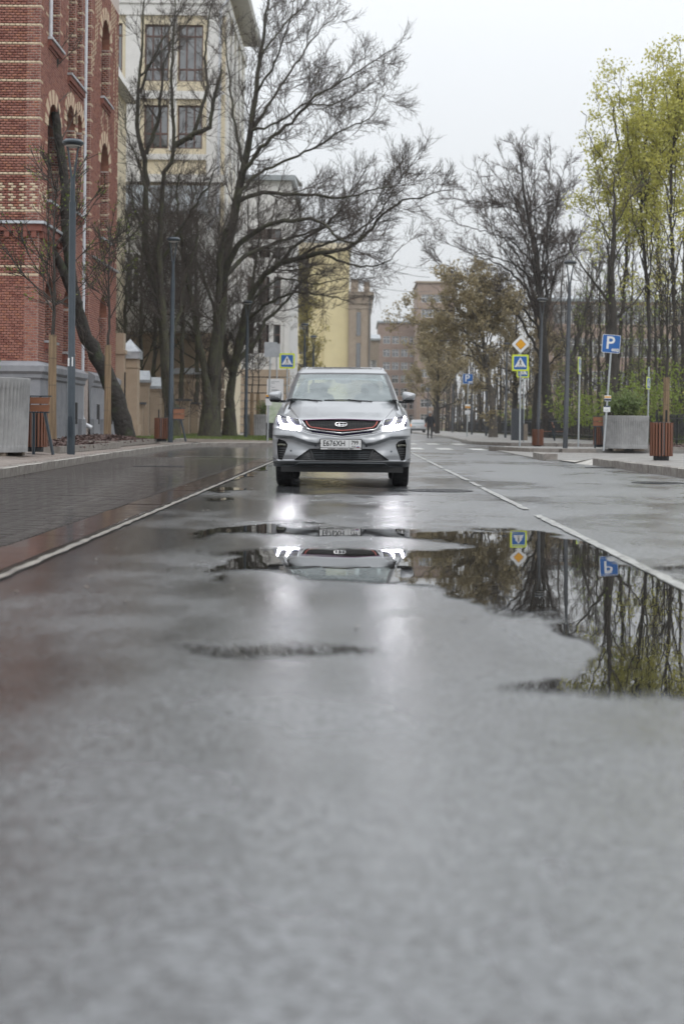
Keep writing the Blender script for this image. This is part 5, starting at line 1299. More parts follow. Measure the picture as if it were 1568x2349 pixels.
young(577,1001,76,4.9,2.3,"slim far young tree left of the white notice board, its wrap partly hidden",34,.6,True,False)
young(591,1001,78,4.9,2.3,"slim far young tree nearest the white notice board",35,.6,True,False)
# ---- generic grown tree
def grown(seed, H, trunk_r, first, nl, spread, up=.5, fan=1.0, stems=1, dens=1.0, l1=(1.0,2.4), lean=0, rm=.011, d3=3.5):
    t = Tree(seed); g = t.g
    for s_ in range(stems):
        a = g.uniform(0, 6.28); q = (0 if stems == 1 else .35*g.random()+.2)
        ln = np.array([math.cos(a), math.sin(a)])*H*.14*q*fan + np.array([lean, 0])
        top = H*g.uniform(.9,1.0); ct = [np.array([ln[0]*k*k+g.normal(0,.08)*k, ln[1]*k*k+g.normal(0,.08)*k, top*k]) for k in (0,.2,.4,.6,.8,1.0)]; ct[0][:] = 0
        p, r = t.limb(ct, trunk_r*(1 if stems == 1 else .75), .02, wob=.03)
        for k in range(nl):
            f = first+(1-first)*(k+g.random()*.6)/nl*.92; i = int(f*(len(p)-1)); a = k*2.4+g.normal(0,.4)
            L = spread*(1.05-.65*((f-first)/(1-first)))*g.uniform(.75,1.1); d = np.array([math.cos(a)*(1-up*.55), math.sin(a)*(1-up*.55), up+g.normal(0,.08)])
            c = [p[i]]; 
            for m in range(4): d = d+np.array([0,0,.13])+g.normal(0,.10,3); c.append(c[-1]+d/np.linalg.norm(d)*L/4)
            t.limb(c, max(.028, r[i]*.38), .013, wob=.03)
    t.spawn(0, 1, 2.4*dens, *l1, ang=.65, angs=.2, trop=.4, wig=.12, n=6, rk=.5, t0=.3, rmin=rm*1.5)
    t.spawn(1, 2, 3.8*dens, .5, 1.3, ang=.6, trop=.3, wig=.15, n=4, rk=.6, rmin=rm)
    t.spawn(2, 3, d3*1.7*dens, .2, .6, ang=.6, trop=.15, wig=.15, n=2, rk=.7, rmin=rm*.8)
    return t
def place(t, base, *a, **k):
    b = np.array(base, float)
    for l in t.lev: t.lev[l] = [(p+b, r) for p, r in t.lev[l]]
    if k.get('leafp') is not None: k['leafp'] = k['leafp']+b
    return finish(t, a[0], a[1], base, *a[2:], **k)
# big bare tree behind the signs, broad rounded fan crown
def fan_tree(seed, base_px, Y, trunk, r0, tips, starts, rl, dens_kw, depth=4.0, rmin_l=.05):
    t = Tree(seed); g = t.g
    p, r = t.limb(pl3(trunk, Y), r0, .04, wob=.03); flare(t, P(*base_px, Y), r0*1.02, .35)
    for i, (x, y) in enumerate(tips):
        f = starts[0]+(starts[1]-starts[0])*((i*7) % len(tips))/len(tips); k = int(f*(len(p)-1)); a = p[k]
        dd = g.uniform(-depth, depth); e = np.array(P(x, y, Y+dd)); m1 = a+(e-a)*.33+np.array([0,0,.10*np.linalg.norm(e-a)]); m1[:2] -= (e-a)[:2]*.06
        m2 = a+(e-a)*.68+np.array([0,0,.06*np.linalg.norm(e-a)])
        t.limb([a, m1, m2, e], max(rmin_l, r[k]*rl), .014, wob=.05)
    dense(t, **dens_kw); return t
t = fan_tree(41, (1256,998), 94, [(1256,1002),(1254,940),(1250,860),(1246,780),(1240,700),(1232,620),(1215,520),(1200,430),(1192,350)], .42,
    [(972,575),(985,540),(1005,500),(1030,455),(1060,425),(1085,390),(1115,370),(1150,350),(1188,325),(1225,338),(1262,345),(1295,370),(1322,400),(1338,450),(1345,510),(1340,570),(1330,630),(1000,610),(1040,560),(1300,560),(1100,480),(1260,470),(1160,440)], (.28,.80), .38,
    dict(d1=3.0, d2=4.4, d3=8, l1=(1.0,2.8), l2=(.6,1.5), l3=(.3,.8), t0=.15, trop=.45, rm=.0125))
finish(t, "bare_tree", "large bare tree with a broad fan crown behind the traffic signs and fence", P(1256,998,94), M['bark'], M['twig_r'], sides=(8,5,3,3))
t = grown(42, 13.5, .36, .30, 9, 5.0, up=.55, lean=1.5, rm=.013)
place(t, P(1228,998,99), "bare_tree", "smaller bare trunk leaning left of the big fan crowned tree in the park", M['bark'], M['twig_r'], sides=(8,5,3,3))
t = grown(47, 11.0, .34, .35, 8, 4.2, up=.6, lean=2.2, rm=.013)
place(t, P(1296,998,90), "bare_tree", "bare tree forking toward the parking sign right of the big fan crowned tree", M['bark'], M['twig'], sides=(8,5,3,3))
# olive brown budding tree leaning over the far street
def leaves_for(t, a=2, b=4, c=5): return np.vstack([t.leaf_pts(3,a,.12,0), t.leaf_pts(2,b,.16,0), t.leaf_pts(1,c,.2,0)])
t = fan_tree(43, (1130,1000), 93, [(1132,1003),(1130,950),(1126,905),(1118,862),(1110,810),(1104,750),(1100,690),(1095,640)], .25,
    [(885,714),(900,740),(925,706),(960,680),(985,650),(1010,625),(1045,615),(1085,610),(1120,618),(1150,635),(1175,655),(1190,700),(1195,750),(1185,800),(960,770),(1000,800),(940,790),(1030,700),(1070,680),(1150,720),(1050,760)], (.42,.85), .42,
    dict(d1=2.4, d2=3.2, d3=3.5, l1=(.9,2.2), l2=(.5,1.2), l3=(.2,.5), t0=.3, trop=.2, rm=.011), 3.2)
finish(t, "budding_tree", "pale trunked tree with olive brown young leaves reaching over the far street", P(1130,1000,93), M['bark_lt'], M['twig'], leaf=M['leaf_o'], leafsize=.16, leafp=leaves_for(t,8,14,16), sides=(8,5,3,3))
for px, Y, H, sd, lab in ((1002,120,8.6,44,"olive brown budding tree farther down the street, left of the pale trunked one"),(938,150,9.0,45,"farthest olive budding tree on the right, its branches reaching toward the stone tower"),(1180,100,10.5,46,"olive budding tree just behind the diamond sign")):
    t = grown(sd, H, .22, .26, 13, 4.6, up=.36, dens=1.0, rm=.012); lp = leaves_for(t,5,9,10)
    place(t, (P(px,990,Y).x if px != 938 else 8.2, Y, .2), "budding_tree", lab, M['bark'], M['twig'], leaf=M['leaf_o'], leafsize=.17, leafp=lp, sides=(8,5,3,3))
# yellow green tall trees at the right edge: airy crowns
for (px, Y, trunk, tips, r0, sd, lab) in (
  (1412, 72, [(1412,1003),(1416,900),(1420,780),(1432,640),(1440,520),(1428,420),(1415,320),(1402,230)], [(1336,255),(1342,300),(1330,352),(1345,410),(1338,470),(1365,225),(1390,190),(1425,180),(1455,215),(1470,280),(1460,360),(1365,520),(1350,560),(1480,440),(1400,470)], .12, 51, "tall slender tree in yellow green spring leaf, leftmost of the leafy ones on the right"),
  (1478, 70, [(1478,1003),(1482,900),(1488,780),(1482,640),(1470,500),(1474,380),(1486,270),(1500,190)], [(1408,165),(1440,175),(1470,172),(1510,150),(1545,155),(1575,190),(1430,260),(1560,280),(1410,360),(1575,380),(1440,440),(1540,470),(1520,240),(1420,540)], .13, 52, "tall yellow green tree above the slatted bin and young tree"),
  (1552, 66, [(1552,1003),(1550,880),(1546,740),(1540,580),(1538,430),(1545,300),(1556,180)], [(1490,180),(1520,140),(1560,110),(1600,120),(1640,170),(1480,280),(1500,380),(1650,300),(1640,420),(1490,480),(1600,260),(1610,500)], .14, 53, "yellow green tree cut by the right edge of the picture"),
  (1524, 86, [(1524,1000),(1522,880),(1518,740),(1510,600),(1505,460),(1510,330)], [(1450,230),(1480,200),(1530,190),(1570,210),(1440,330),(1580,320),(1460,440),(1570,450),(1500,280)], .12, 54, "leafy yellow green tree standing behind the others on the far right")):
    t = fan_tree(sd, (px,1002), Y, trunk, r0, tips, (.40,.92), .45, dict(d1=1.8, d2=2.8, d3=3.0, l1=(.8,2.2), l2=(.5,1.2), l3=(.25,.6), t0=.35, trop=.35, rm=.0075), 3.0, .03)
    lp = np.vstack([t.leaf_pts(3,8,.15,0), t.leaf_pts(2,12,.24,0), t.leaf_pts(1,14,.30,.1)]); zc = lp[:,2]; lp = lp[t.g.random(len(lp)) < np.clip((zc-5.5)/6.0, .14, 1)]
    finish(t, "leafy_tree", lab, P(px,1002,Y), M['bark'], M['twig'], leaf=M['leaf_y'], leafsize=.145, leafp=lp, sides=(8,5,3,3))
# dark trunk behind the parking sign
t = grown(56, 13, .40, .42, 7, 4.0, up=.7, rm=.010); lp = t.leaf_pts(3,1,.1,0); lp = lp[t.g.random(len(lp)) < .35]
place(t, P(1400,1001,64), "park_tree", "dark thick trunk right behind the blue parking sign and planter", M['bark'], M['twig'], leaf=M['leaf_g'], leafsize=.12, leafp=lp, sides=(10,5,3,3))
# olive yellow street trees far left
t = grown(61, 14.6, .2, .2, 16, 3.6, up=.5, dens=1.25, rm=.012); lp = np.vstack([t.leaf_pts(3,2,.14,0), t.leaf_pts(2,4,.18,0), t.leaf_pts(1,5,.2,0)])
place(t, P(702,985,130), "budding_tree", "olive yellow budding tree before the yellow building on the left of the street", M['bark'], M['twig'], leaf=M['leaf_oy'], leafsize=.2, leafp=lp, sides=(8,5,3,3))
t = grown(62, 7.5, .16, .25, 9, 2.6, up=.5, dens=1.2, rm=.010); lp = t.leaf_pts(3,1,.1,0)
place(t, P(640,988,100), "budding_tree", "small dark budding tree behind the crossing sign left of the car", M['bark'], M['twig'], leaf=M['leaf_o'], leafsize=.12, leafp=lp, sides=(8,5,3,3))
# bare trees in the yard behind the limes on the left
for i, (px, Y, H, seed, lab) in enumerate(((322,70,12.5,71,"dark bare yard tree just right of the pointed gate pillar"),(352,73,13.5,72,"bare yard tree between the pillar and the second lamp"),(450,72,13,73,"bare tree close to the white building's corner"),(285,66,11,74,"bare yard tree nearest the brick building's far end"),(415,70,12.5,75,"bare yard tree between the two big lime trunks, half hidden"),(500,73,12,76,"bare tree behind the thickest lime trunk"))):
    t = grown(seed, H, .16, .25, 13, 4.6, up=.5, dens=1.3, rm=.0085)
    place(t, P(px,996,Y), "bare_tree", lab, M['bark_moss'], M['twig'], sides=(8,5,3,3))
# park trees behind the fence: three forms, then copies
protos = []
for k, (H, r_, first, nl, sp, lf, ls, frac) in enumerate(((15,.20,.30,10,3.2,'leaf_o',.12,.5),(12,.15,.25,9,3.0,'leaf_g',.12,.5),(17,.24,.35,10,3.6,None,.1,0),(9,.11,.2,9,2.6,'leaf_o',.12,.7))):
    t = grown(80+k, H, r_, first, nl, sp, up=.6, dens=.9, rm=.012, d3=3)
    lp = None
    if lf: lp = np.vstack([t.leaf_pts(3,2,.12,0), t.leaf_pts(2,2,.14,0)]); lp = lp[t.g.random(len(lp)) < frac]
    lab = ["slender park tree with dull olive buds behind the black fence","small park tree in fresh green leaf behind the black fence","tall bare park tree behind the black fence","low twiggy olive park tree behind the black fence"][k]
    protos.append((place(t, (40+k*3,40,.4), "park_tree", lab, M['bark'], M['twig'], leaf=M[lf] if lf else None, leafsize=ls, leafp=lp, group="park trees behind the black fence", sides=(7,4,3,3)), lab))
spots = [(1006,170,0),(1022,158,3),(1040,150,0),(1056,140,3),(1070,150,2),(1088,132,3),(1100,124,0),(1112,118,3),(1146,112,0),(1160,120,3),(1176,108,0),(1190,116,3),(1206,106,3),(1212,126,0),(1236,112,3),(1250,128,0),(1274,108,3),(1282,118,2),
 (1312,96,3),(1326,84,1),(1340,104,2),(1352,92,0),(1372,80,1),(1388,98,2),(1432,86,1),(1444,100,2),(1462,78,1),(1486,92,1),(1500,82,2),(1512,74,1),(1540,90,1),(1562,78,2),(1590,72,1),(1330,120,0),(1400,118,0),(1470,115,0),(1550,112,1),(1300,140,0),(1230,150,3),(1185,145,0)]
PHR = ["right of the walking person","a little right of the walking person","left of the small far parking sign","under the olive crown by the small parking sign","directly behind the small parking sign","just right of the small parking sign","left of the pale trunk, farther back","beside the pale trunk","right of the pale trunk, nearer the fence","behind the far lamp by the diamond sign","left of the diamond sign pole","behind the diamond sign pole","right of the diamond sign","far back right of the diamond sign","at the dark information pillar","between the pillar and the second right lamp","behind the second right lamp","right of the second right lamp","behind the tallest right lamp","right of the tallest right lamp","farther back, right of the tallest right lamp","by the edge on crossing sign","left of the large tilted parking sign","farther back, left of the large parking sign","right of the large parking sign","deep behind the right planter","above the shrubs of the right planter","behind the turned crossing sign","right of the turned crossing sign","left of the young reed wrapped tree","behind the slatted bin at the right","right of the slatted bin","at the very right edge of the picture","far back behind the tallest right lamp","far back behind the large parking sign","far back behind the right planter","far back at the right edge","far back near the second right lamp","far back behind the diamond sign","far back at the pale trunk"]
ADJ = ["slender olive budded park tree ","small fresh green park tree ","tall bare park tree ","low twiggy olive park tree "]
used = set()
for i, (px, Y, k) in enumerate(spots):
    src, lab = protos[k]
    o = src if k not in used else copy_tree(src); used.add(k); o['label'] = ADJ[k]+PHR[i]
    q = P(px, 990, Y); o.location = (q.x, Y, .42); o.rotation_euler = (0,0,random.uniform(0,6.28)); f = random.uniform(.62,.92); o.scale = (f,f,f*random.uniform(.92,1.1))
# shrubs in the park and in the planters
def shrub(name, label, base, w, h, seed, n=60, leaf='leaf_s', ls=.07, per=10, cat="shrub"):
    t = Tree(seed); g = t.g; b = np.array(base, float)
    for i in range(n):
        a = g.uniform(0, 6.28); q = math.sqrt(g.random())*w; d = np.array([math.cos(a)*q, math.sin(a)*q, 0]); hh = h*g.uniform(.6,1.0)
        t.limb([b+d*.45, b+d*.7+np.array([0,0,hh*.5]), b+d*1.05+g.normal(0,.05,3)+np.array([0,0,hh])], .008, .003, n=6, wob=.01)
    lp = t.leaf_pts(0, per*3, .045, .25)
    return finish(t, name, label, base, M['twig'], M['twig'], cat=cat, leaf=M[leaf], leafsize=ls, leafp=lp, crownname="crown", sides=(4,4,3,3))
for i, (px, Y, w_, h_, lf, lab) in enumerate(((1340,70,2.2,2.6,'leaf_g',"bright green bush in the park left of the parking sign"),(1462,64,2.0,3.2,'leaf_g',"fresh green bush behind the right hand planter"),(1540,60,2.4,3.4,'leaf_g',"fresh green bush at the right edge behind the young tree"),(1215,110,2.6,2.4,'leaf_g',"green bush low behind the fence near the big bare tree"),(1420,80,2.6,3.0,'leaf_g',"green bush behind the dark trunk near the parking sign"))):
    q = P(px, 990, Y); shrub("park_shrub", lab, (q.x, Y, .42), w_, h_, 200+i, 70, lf, .13, 7)

# far wood behind the park: one mass of thin stems and budding twigs
gw = np.random.default_rng(90); nW = 15000
X_ = gw.uniform(10, 60, nW); Y_ = gw.uniform(165, 200, nW); Z_ = .3+gw.beta(1.2, 1.9, nW)*(7.5+2.5*np.sin(X_*.5)+1.5*np.sin(X_*1.3+1))
nb1 = 9000; X_[:nb1] = gw.uniform(13.5, 40, nb1); Y_[:nb1] = gw.uniform(100, 160, nb1); Z_[:nb1] = .4+gw.beta(1.1, 2.2, nb1)*(4.0+1.5*np.sin(X_[:nb1]*.9+Y_[:nb1]*.2))
V, Fq = leaf_quads(np.stack([X_, Y_, Z_], 1), .30, gw, .3); st_ = []
for i in range(230): 
    x, y = gw.uniform(11, 58), gw.uniform(150, 198); h_ = gw.uniform(6, 12); st_.append(np.array([[x,y,.2],[x+gw.normal(0,.2),y,h_*.5],[x+gw.normal(0,.5),y,h_]]))
V2, F2 = tubes([(np.array(st_), np.tile(np.array([[.12,.09,.02]]), (len(st_),1)))], 4)
wm_ = np.r_[np.where(gw.random(len(Fq)) < .45, 0, 1), np.full(len(F2), 2)]
tag(mesh_np("far_wood", np.vstack([V, V2]), np.vstack([Fq, F2+len(V)]), [M['leaf_o'], M['twig_r'], M['bark']], mi=wm_), kind="stuff")
# ------------------------------------------------------------------ street furniture
LAMP0 = None
def lamp(px_b, py_b, Y, top_px, label, zb=None, m='lamp', first=None, sticker=False):
    b = P(px_b, py_b, Y); tp = P(top_px[0], top_px[1], Y); Hh = (tp-b).length
    t = thing("street_lamp", label, "street lamp", b, 0, "slim dark street lamps along the kerbs")
    ax = (tp-b).normalized(); t.rotation_euler = Vector((0,0,1)).rotation_difference(ax).to_euler()
    k = Hh/6.3
    q = MB(); q.lathe([(.080,0),(.078,1.9*k),(.070,1.92*k),(.066,5.0*k),(.066,5.05*k)], 16); q.build("pole", M[m], t, True)
    q = MB(); q.lathe([(.052,5.05*k),(.050,5.3*k),(.044,5.55*k)], 14)
    for s in (-1, 1): q.tube([Vector((s*.02,0,5.5*k)), Vector((s*.05,0,5.75*k)), Vector((s*.095,0,6.1*k)), Vector((s*.13,0,6.22*k))], [.026,.022,.018,.02], 8)
    q.build("fork", M[m], t, True)
    q = MB(); q.lathe([(.0,6.18*k),(.16,6.18*k),(.21,6.22*k),(.215,6.25*k),(.17,6.30*k),(.0,6.32*k)], 20, cap=False); q.build("lamp_head", M[m], t, True)
    q = MB(); q.lathe([(.0,6.165*k),(.14,6.165*k),(.15,6.179*k)], 18, cap=False); q.build("diffuser", M['lampw'], t)
    q = MB(); q.box((-.045,-.0825,.35),(.045,-.070,.75)); q.build("service_door", M[m], t)
    if sticker:
        q = MB(); q.box((-.055,-.0815,1.74),(-.025,-.060,1.90)); q.box((.02,-.083,1.74),(.045,-.062,1.92)); q.build("paper_scrap", M['swhite'], t)
    return t
lamp(163,1043,28,(168,321),"nearest street lamp on the left pavement, in front of the brick building",m='lamp',sticker=True)
lamp(391,1015,43,(398,545),"second street lamp on the left, beside the slatted litter bin",m='lamp')
lamp(563,1013,61,(568,690),"third street lamp on the left, near the white notice board",m='lamp')
lamp(697,992,77,(699,742),"left street lamp rising behind the car roof, in front of the olive tree",m='lamp')
lamp(718,989,87,(719,770),"farthest left street lamp behind the car roof, right of its taller neighbour",m='lamp')
lamp(1295,1033,46,(1307,598),"tallest street lamp on the right, its foot by the kerb ramp",m='lamp2')
lamp(1232,1026,58,(1243,684),"right street lamp with a slatted bin at its foot",m='lamp2')
lamp(1158,1004,90,(1162,786),"right street lamp just left of the yellow diamond sign",m='lamp2')
lamp(1114,1000,105,(1116,800),"far right street lamp beside the pale tree trunk",m='lamp2')
lamp(1081,997,118,(1083,826),"far right street lamp close behind the small parking sign",m='lamp2')
lamp(1037,992,142,(1039,860),"far street lamp left of the small parking sign",m='lamp2')
lamp(980,988,165,(981,868),"farthest street lamp, behind the walking person",m='lamp2')

# --- signs
def local_plate(t, poly, y0, y1, m, name, mm=None): q = MB(); q.plate(poly, y0, y1); return q.build(name, M[m], mm or t)
def pole_thing(name, label, cat, pb, pt, group=None, r=.03):
    t = thing(name, label, cat, pb, 0, group); v = Vector(pt)-Vector(pb)
    q = MB(); q.tube([Vector((0,0,0)), v*.5, v], r, 10); q.build("pole", M['galv'], t, True)
    q = MB(); q.tube([v, v*1.003], r*1.1, 10); q.build("pole_cap", M['galv'], t); return t, v
def crossing_face(t, c, s, rot=0.0):
    "pedestrian crossing sign: fluorescent border, blue square, white triangle, walking figure, stripes"
    root = empty("sign_panel"); root.parent = t; root.location = c; root.rotation_euler = (0, 0, rot)
    q = MB(); q.plate(rrect(0,0,s,s,s*.08), -.012, .006); pb_ = q.build("board", M['syellow'], root); 
    q = MB(); q.plate(rrect(0,0,s*.98,s*.98,s*.07), .0065, .010); q.build("board_back", M['sback'], root)
    q = MB(); q.plate(rrect(0,0,s*.80,s*.80,s*.06), -.016, -.0125); q.build("white_edge", M['swhite'], root)
    q = MB(); q.plate(rrect(0,0,s*.775,s*.775,s*.05), -.020, -.0165); q.build("blue_field", M['sblue'], root)
    q = MB(); q.plate([(-.355*s,-.255*s),(.355*s,-.255*s),(0,.335*s)], -.024, -.0205); q.build("white_triangle", M['swhite'], root)
    q = MB(); k = s*.62
    q.plate(disc(.01*k,.285*k,.042*k,10), -.028,-.0245)
    for pl in ([(-.035,.235),(.035,.24),(.055,.05),(-.02,.02),(-.045,.12)], [(-.04,.23),(-.12,.12),(-.11,.04),(-.085,.045),(-.085,.11),(-.02,.18)], [(.03,.23),(.075,.14),(.13,.09),(.115,.07),(.05,.12),(.03,.16)],
               [(-.02,.06),(.03,.03),(-.03,-.12),(-.10,-.27),(-.15,-.26),(-.085,-.12)], [(.0,.07),(.055,.06),(.07,-.09),(.14,-.24),(.09,-.27),(.02,-.10)]):
        q.plate([(x*k, z*k) for x, z in pl], -.028, -.0245)
    for x in (-.26,-.0,.26): q.plate([((x-.09)*k,-.385*k),((x+.07)*k,-.385*k),((x+.09+.0)*k,-.335*k),((x-.05)*k,-.335*k)], -.028, -.0245)
    o = q.build("walking_figure", M['sblack'], root); o["kind"] = "stuff"
    return root
# root panel must itself be a mesh-bearing part: give every sign its own pole thing
def crossing_sign(pb, pt, c, s, label, rot=0.0, diamond=None, r=.03):
    t, v = pole_thing("crossing_sign", label, "road sign", pb, pt, "blue pedestrian crossing signs with yellow borders", r)
    crossing_face(t, Vector(c)-Vector(pb)+Vector((0,-r-.008,0)), s, rot)
    if diamond: 
        dc, ds = diamond; d = Vector(dc)-Vector(pb)+Vector((0,-r-.008,0)); root = empty("diamond_panel"); root.parent = t; root.location = d
        for k, (z, m, y0, y1, nm) in enumerate(((1.0,'swhite',-.012,.006,"white_board"),(.60,'sblack',-.0145,-.0122,"dark_rim"),(.565,'sorange',-.018,-.0147,"amber_field"))):
            h = ds/2*z; c_ = h*.09 if k == 0 else h*.05; q = MB(); q.plate([(-c_,-h+c_),(c_,-h+c_),(h-c_,-c_),(h-c_,c_),(c_,h-c_),(-c_,h-c_),(-h+c_,c_),(-h+c_,-c_)], y0, y1); q.build(nm, M[m], root)
    return t
# parking signs
def parking_sign(pb, pt, c, s, label, tilt, stick=None):
    t, v = pole_thing("parking_sign", label, "road sign", pb, pt, "blue paid parking signs")
    root = empty("sign_panel"); root.parent = t; root.location = Vector(c)-Vector(pb)+Vector((0,-.04,0)); root.rotation_euler = (0, tilt, 0)
    local_plate(root, rrect(0,0,s,s,s*.08), -.012, .006, 'swhite', "board"); local_plate(root, rrect(0,0,s*.95,s*.95,s*.065), -.016, -.0125, 'sblue', "blue_field")
    text_mesh("letter", "P", s*.98, M['swhite'], root, (-.06*s,-.019,.02*s), .002, bold=.012*s)
    for i, (x, r_, tx) in enumerate(((.11,.075,"10"),(.235,.08,"15"),(.37,.092,"20"))):
        q = MB(); q.plate(disc(x*s,-.325*s,r_*s,18), -.0225-.0008*i, -.0165); k = q.build("coin", M['swhite'], root)
        text_mesh("coin_number", tx, s*(.09+.02*i), M['sblack'], k, (x*s,-.0245-.0008*i,-.325*s), .0008)
    if stick:
        for (f, w, h, parts) in stick:
            p = v*f; q = MB(); q.plate(rrect(0,0,w,h,.01,2), -.008, .0); k = q.build("notice", M['swhite'], t, loc=p+Vector((0,-.038,0)))
            for (z0, z1, m) in parts: q = MB(); q.plate([(-w*.48,z0*h),(w*.48,z0*h),(w*.48,z1*h),(-w*.48,z1*h)], -.011, -.0085); q.build("notice_band", M[m], k)
            q = MB()
            for i in range(3): q.plate([(-w*.38,(-.30+i*.09)*h),(w*.3,(-.30+i*.09)*h),(w*.3,(-.27+i*.09)*h),(-w*.38,(-.27+i*.09)*h)], -.011, -.0085)
            q.build("notice_print", M['sback'], k); q = None
    return t
# right group
b1 = P(1191,1028,48); crossing_sign(b1, P(1193,768,48), P(1192,832.5,48), .56, "pedestrian crossing sign under a white and amber diamond on the near right pole", .0, (P(1193,790,48), .62))
b2 = P(1200,1015,64); crossing_sign(b2, P(1200,838,64), P(1198,852,64), .56, "second crossing sign, mostly hidden behind the one with the diamond")
b3 = P(1325,1028,50); crossing_sign(b3, P(1329,818,50), P(1327.5,839,50), .60, "crossing sign seen nearly edge on, between the tall lamp and the parking sign", R(72))
b4 = P(1484,1000,52); crossing_sign(b4, P(1487,842,52), P(1485,879,52), .46, "narrow turned crossing sign on a thin pole above the right planter", R(62))
bP = P(1383,1034,42.5); parking_sign(bP, P(1402,778,42.5), P(1400,789,42.5), .545, "large tilted blue parking sign on a leaning pole in front of the right planter", R(4.2), [(.47,.20,.17,((.08,.34,'sorange'),(-.42,-.06,'navy'))),(.375,.20,.18,((.3,.5,'navy'),))])
bS = P(1070,1002,71); parking_sign(bS, P(1073,862,71), P(1072,869,71), .50, "small distant blue parking sign right of the walking person", R(.5), [(.50,.26,.20,((-.45,.0,'sorange'),)),(.40,.26,.20,())])
# left group
b5 = P(657,1012,52.5); crossing_sign(b5, P(659,815,52.5), P(658.5,828,52.5), .565, "pedestrian crossing sign just above the car's left mirror, left of the roof")
lp_, lv = pole_thing("parking_notice_pole", "leaning pole with grey sign back and small parking notice behind the car mirror", "road sign", P(613,1017,53), P(621,786,53), r=.032)
q = MB(); q.plate(rrect(.0,0,.46,.56,.03), -.052, -.040); q.build("sign_back", M['sback'], lp_, loc=lv*.93)
q = MB(); q.plate(rrect(0,0,.23,.40,.02,2), -.05,-.038); k = q.build("notice", M['swhite'], lp_, loc=lv*.43)
q = MB(); q.plate([(-.11,.12),(.11,.12),(.11,.19),(-.11,.19)], -.054,-.0505); q.build("notice_band", M['sorange'], k)
q = MB(); q.plate([(-.11,.055),(.11,.055),(.11,.117),(-.11,.117)], -.054,-.0505); q.build("notice_band", M['navy'], k)
lp2, lv2 = pole_thing("sign_pole", "plain grey pole holding a blank sign back, half hidden behind the leaning pole", "road sign", P(637,1010,58), P(634,786,58), r=.03)
q = MB(); q.plate(rrect(0,0,.30,.55,.02,2), -.045,-.034); q.build("sign_back", M['sback'], lp2, loc=lv2*.92)
# notice board
nbp = P(630,1006,57); nb_ = thing("notice_board", "white notice board with pale green map on a black foot, left of the car", "notice board", nbp)
q = MB(); q.plate(rrect(0,1.42,.66,1.95,.06), -.03, .03); q.build("board", M['swhite'], nb_)
q = MB(); q.plate(rrect(0,.32,.70,.62,.01,2), -.05, .05); q.build("foot", M['blackmetal'], nb_)
q = MB(); q.plate([(-.27,.52),(.27,.52),(.27,1.48),(-.27,1.48)], -.034,-.031); 
M['map'] = mat('map_print', (.52,.58,.48), (.36,.46,.30), .6, scale=5, contrast=(.45,.6)); q.build("map", M['map'], nb_)
q = MB()
for i, (x0, x1, z) in enumerate(((-.17,.17,2.28),(-.17,-.02,2.22),(-.27,-.15,2.10),(-.15,0,2.05),(-.15,.12,1.95),(-.15,.17,1.925),(.05,.27,1.80))): q.plate([(x0,z-.012),(x1,z-.012),(x1,z+.012),(x0,z+.012)], -.034,-.031)
o = q.build("print_line", M['sback'], nb_); o["kind"] = "stuff"
# --- planters (ribbed concrete drums)
def planter(base, rad, h, label, nfl=60, feet=True):
    t = thing("planter", label, "planter", base, 0, "ribbed concrete planters"); V = []; Fc = []
    zs = [0,.10,.115,.13,h-.19,h-.17,h-.02,h,h,h-.14]; na = nfl*6
    for zi, z in enumerate(zs):
        for j in range(na):
            a = 2*math.pi*j/na; f = (j % 6) in (0,1,2); r_ = rad*(.955+.045*z/h)
            if 2 <= zi <= 5: r_ -= (.026 if (j%6) in (0,1) else (.012 if (j%6) in (2,5) else 0))*(1 if zi in (3,4) else .4)
            if zi >= 8: r_ = rad*.90
            V.append((r_*math.cos(a), r_*math.sin(a), z+.07))
    n = len(zs); Fc = [(i*na+j, i*na+(j+1)%na, (i+1)*na+(j+1)%na, (i+1)*na+j) for i in range(n-1) for j in range(na)]
    mesh_np("drum", V, Fc, M['conc'], t)
    q = MB(); q.lathe([(.001,h-.06),(rad*.905,h-.06)], 40, cap=False); q.build("soil", M['soil'], t)
    q = MB(); q.lathe([(rad*.93,.069),(.001,.069)], 40, cap=False); q.build("underside", M['concdark'], t)
    for a in (-.9,-2.2,.6,2.2): f_ = MB(); f_.box((-.16,-.1,0),(.16,.1,.068)); o = f_.build("foot", M['concdark'], t, loc=(rad*.72*math.cos(a),rad*.72*math.sin(a),0))
    return t
pl = planter(Vector((-6.57,25.1,.20)), .80, 1.30, "ribbed grey concrete planter cut off by the left edge of the picture")
sh = shrub("planter_shrub", "green shrub in the left planter, barely showing at the picture's left edge", (-6.85,25.1,1.46), .52, .50, 301, 40, per=14)
pr = P(1445,1030,43.6); planter(Vector((pr.x,44.4,.10)), .715, 1.02, "ribbed grey concrete planter with green shrubs, right of the tilted parking sign")
for i in range(1): shrub("planter_shrub", "upright green shrubs growing in the right hand concrete planter", (pr.x-.05,44.4,1.05), .58, .95, 310, 60, per=14, ls=.08)
b_ = P(592,1003,77); planter(Vector((b_.x,77,.12)), .8, 1.15, "far concrete planter behind the slim young trees left of the notice board", 40); shrub("planter_shrub", "small green shrub in the far left planter by the notice board", (b_.x+.2,77,1.2), .35, .9, 311, 30)
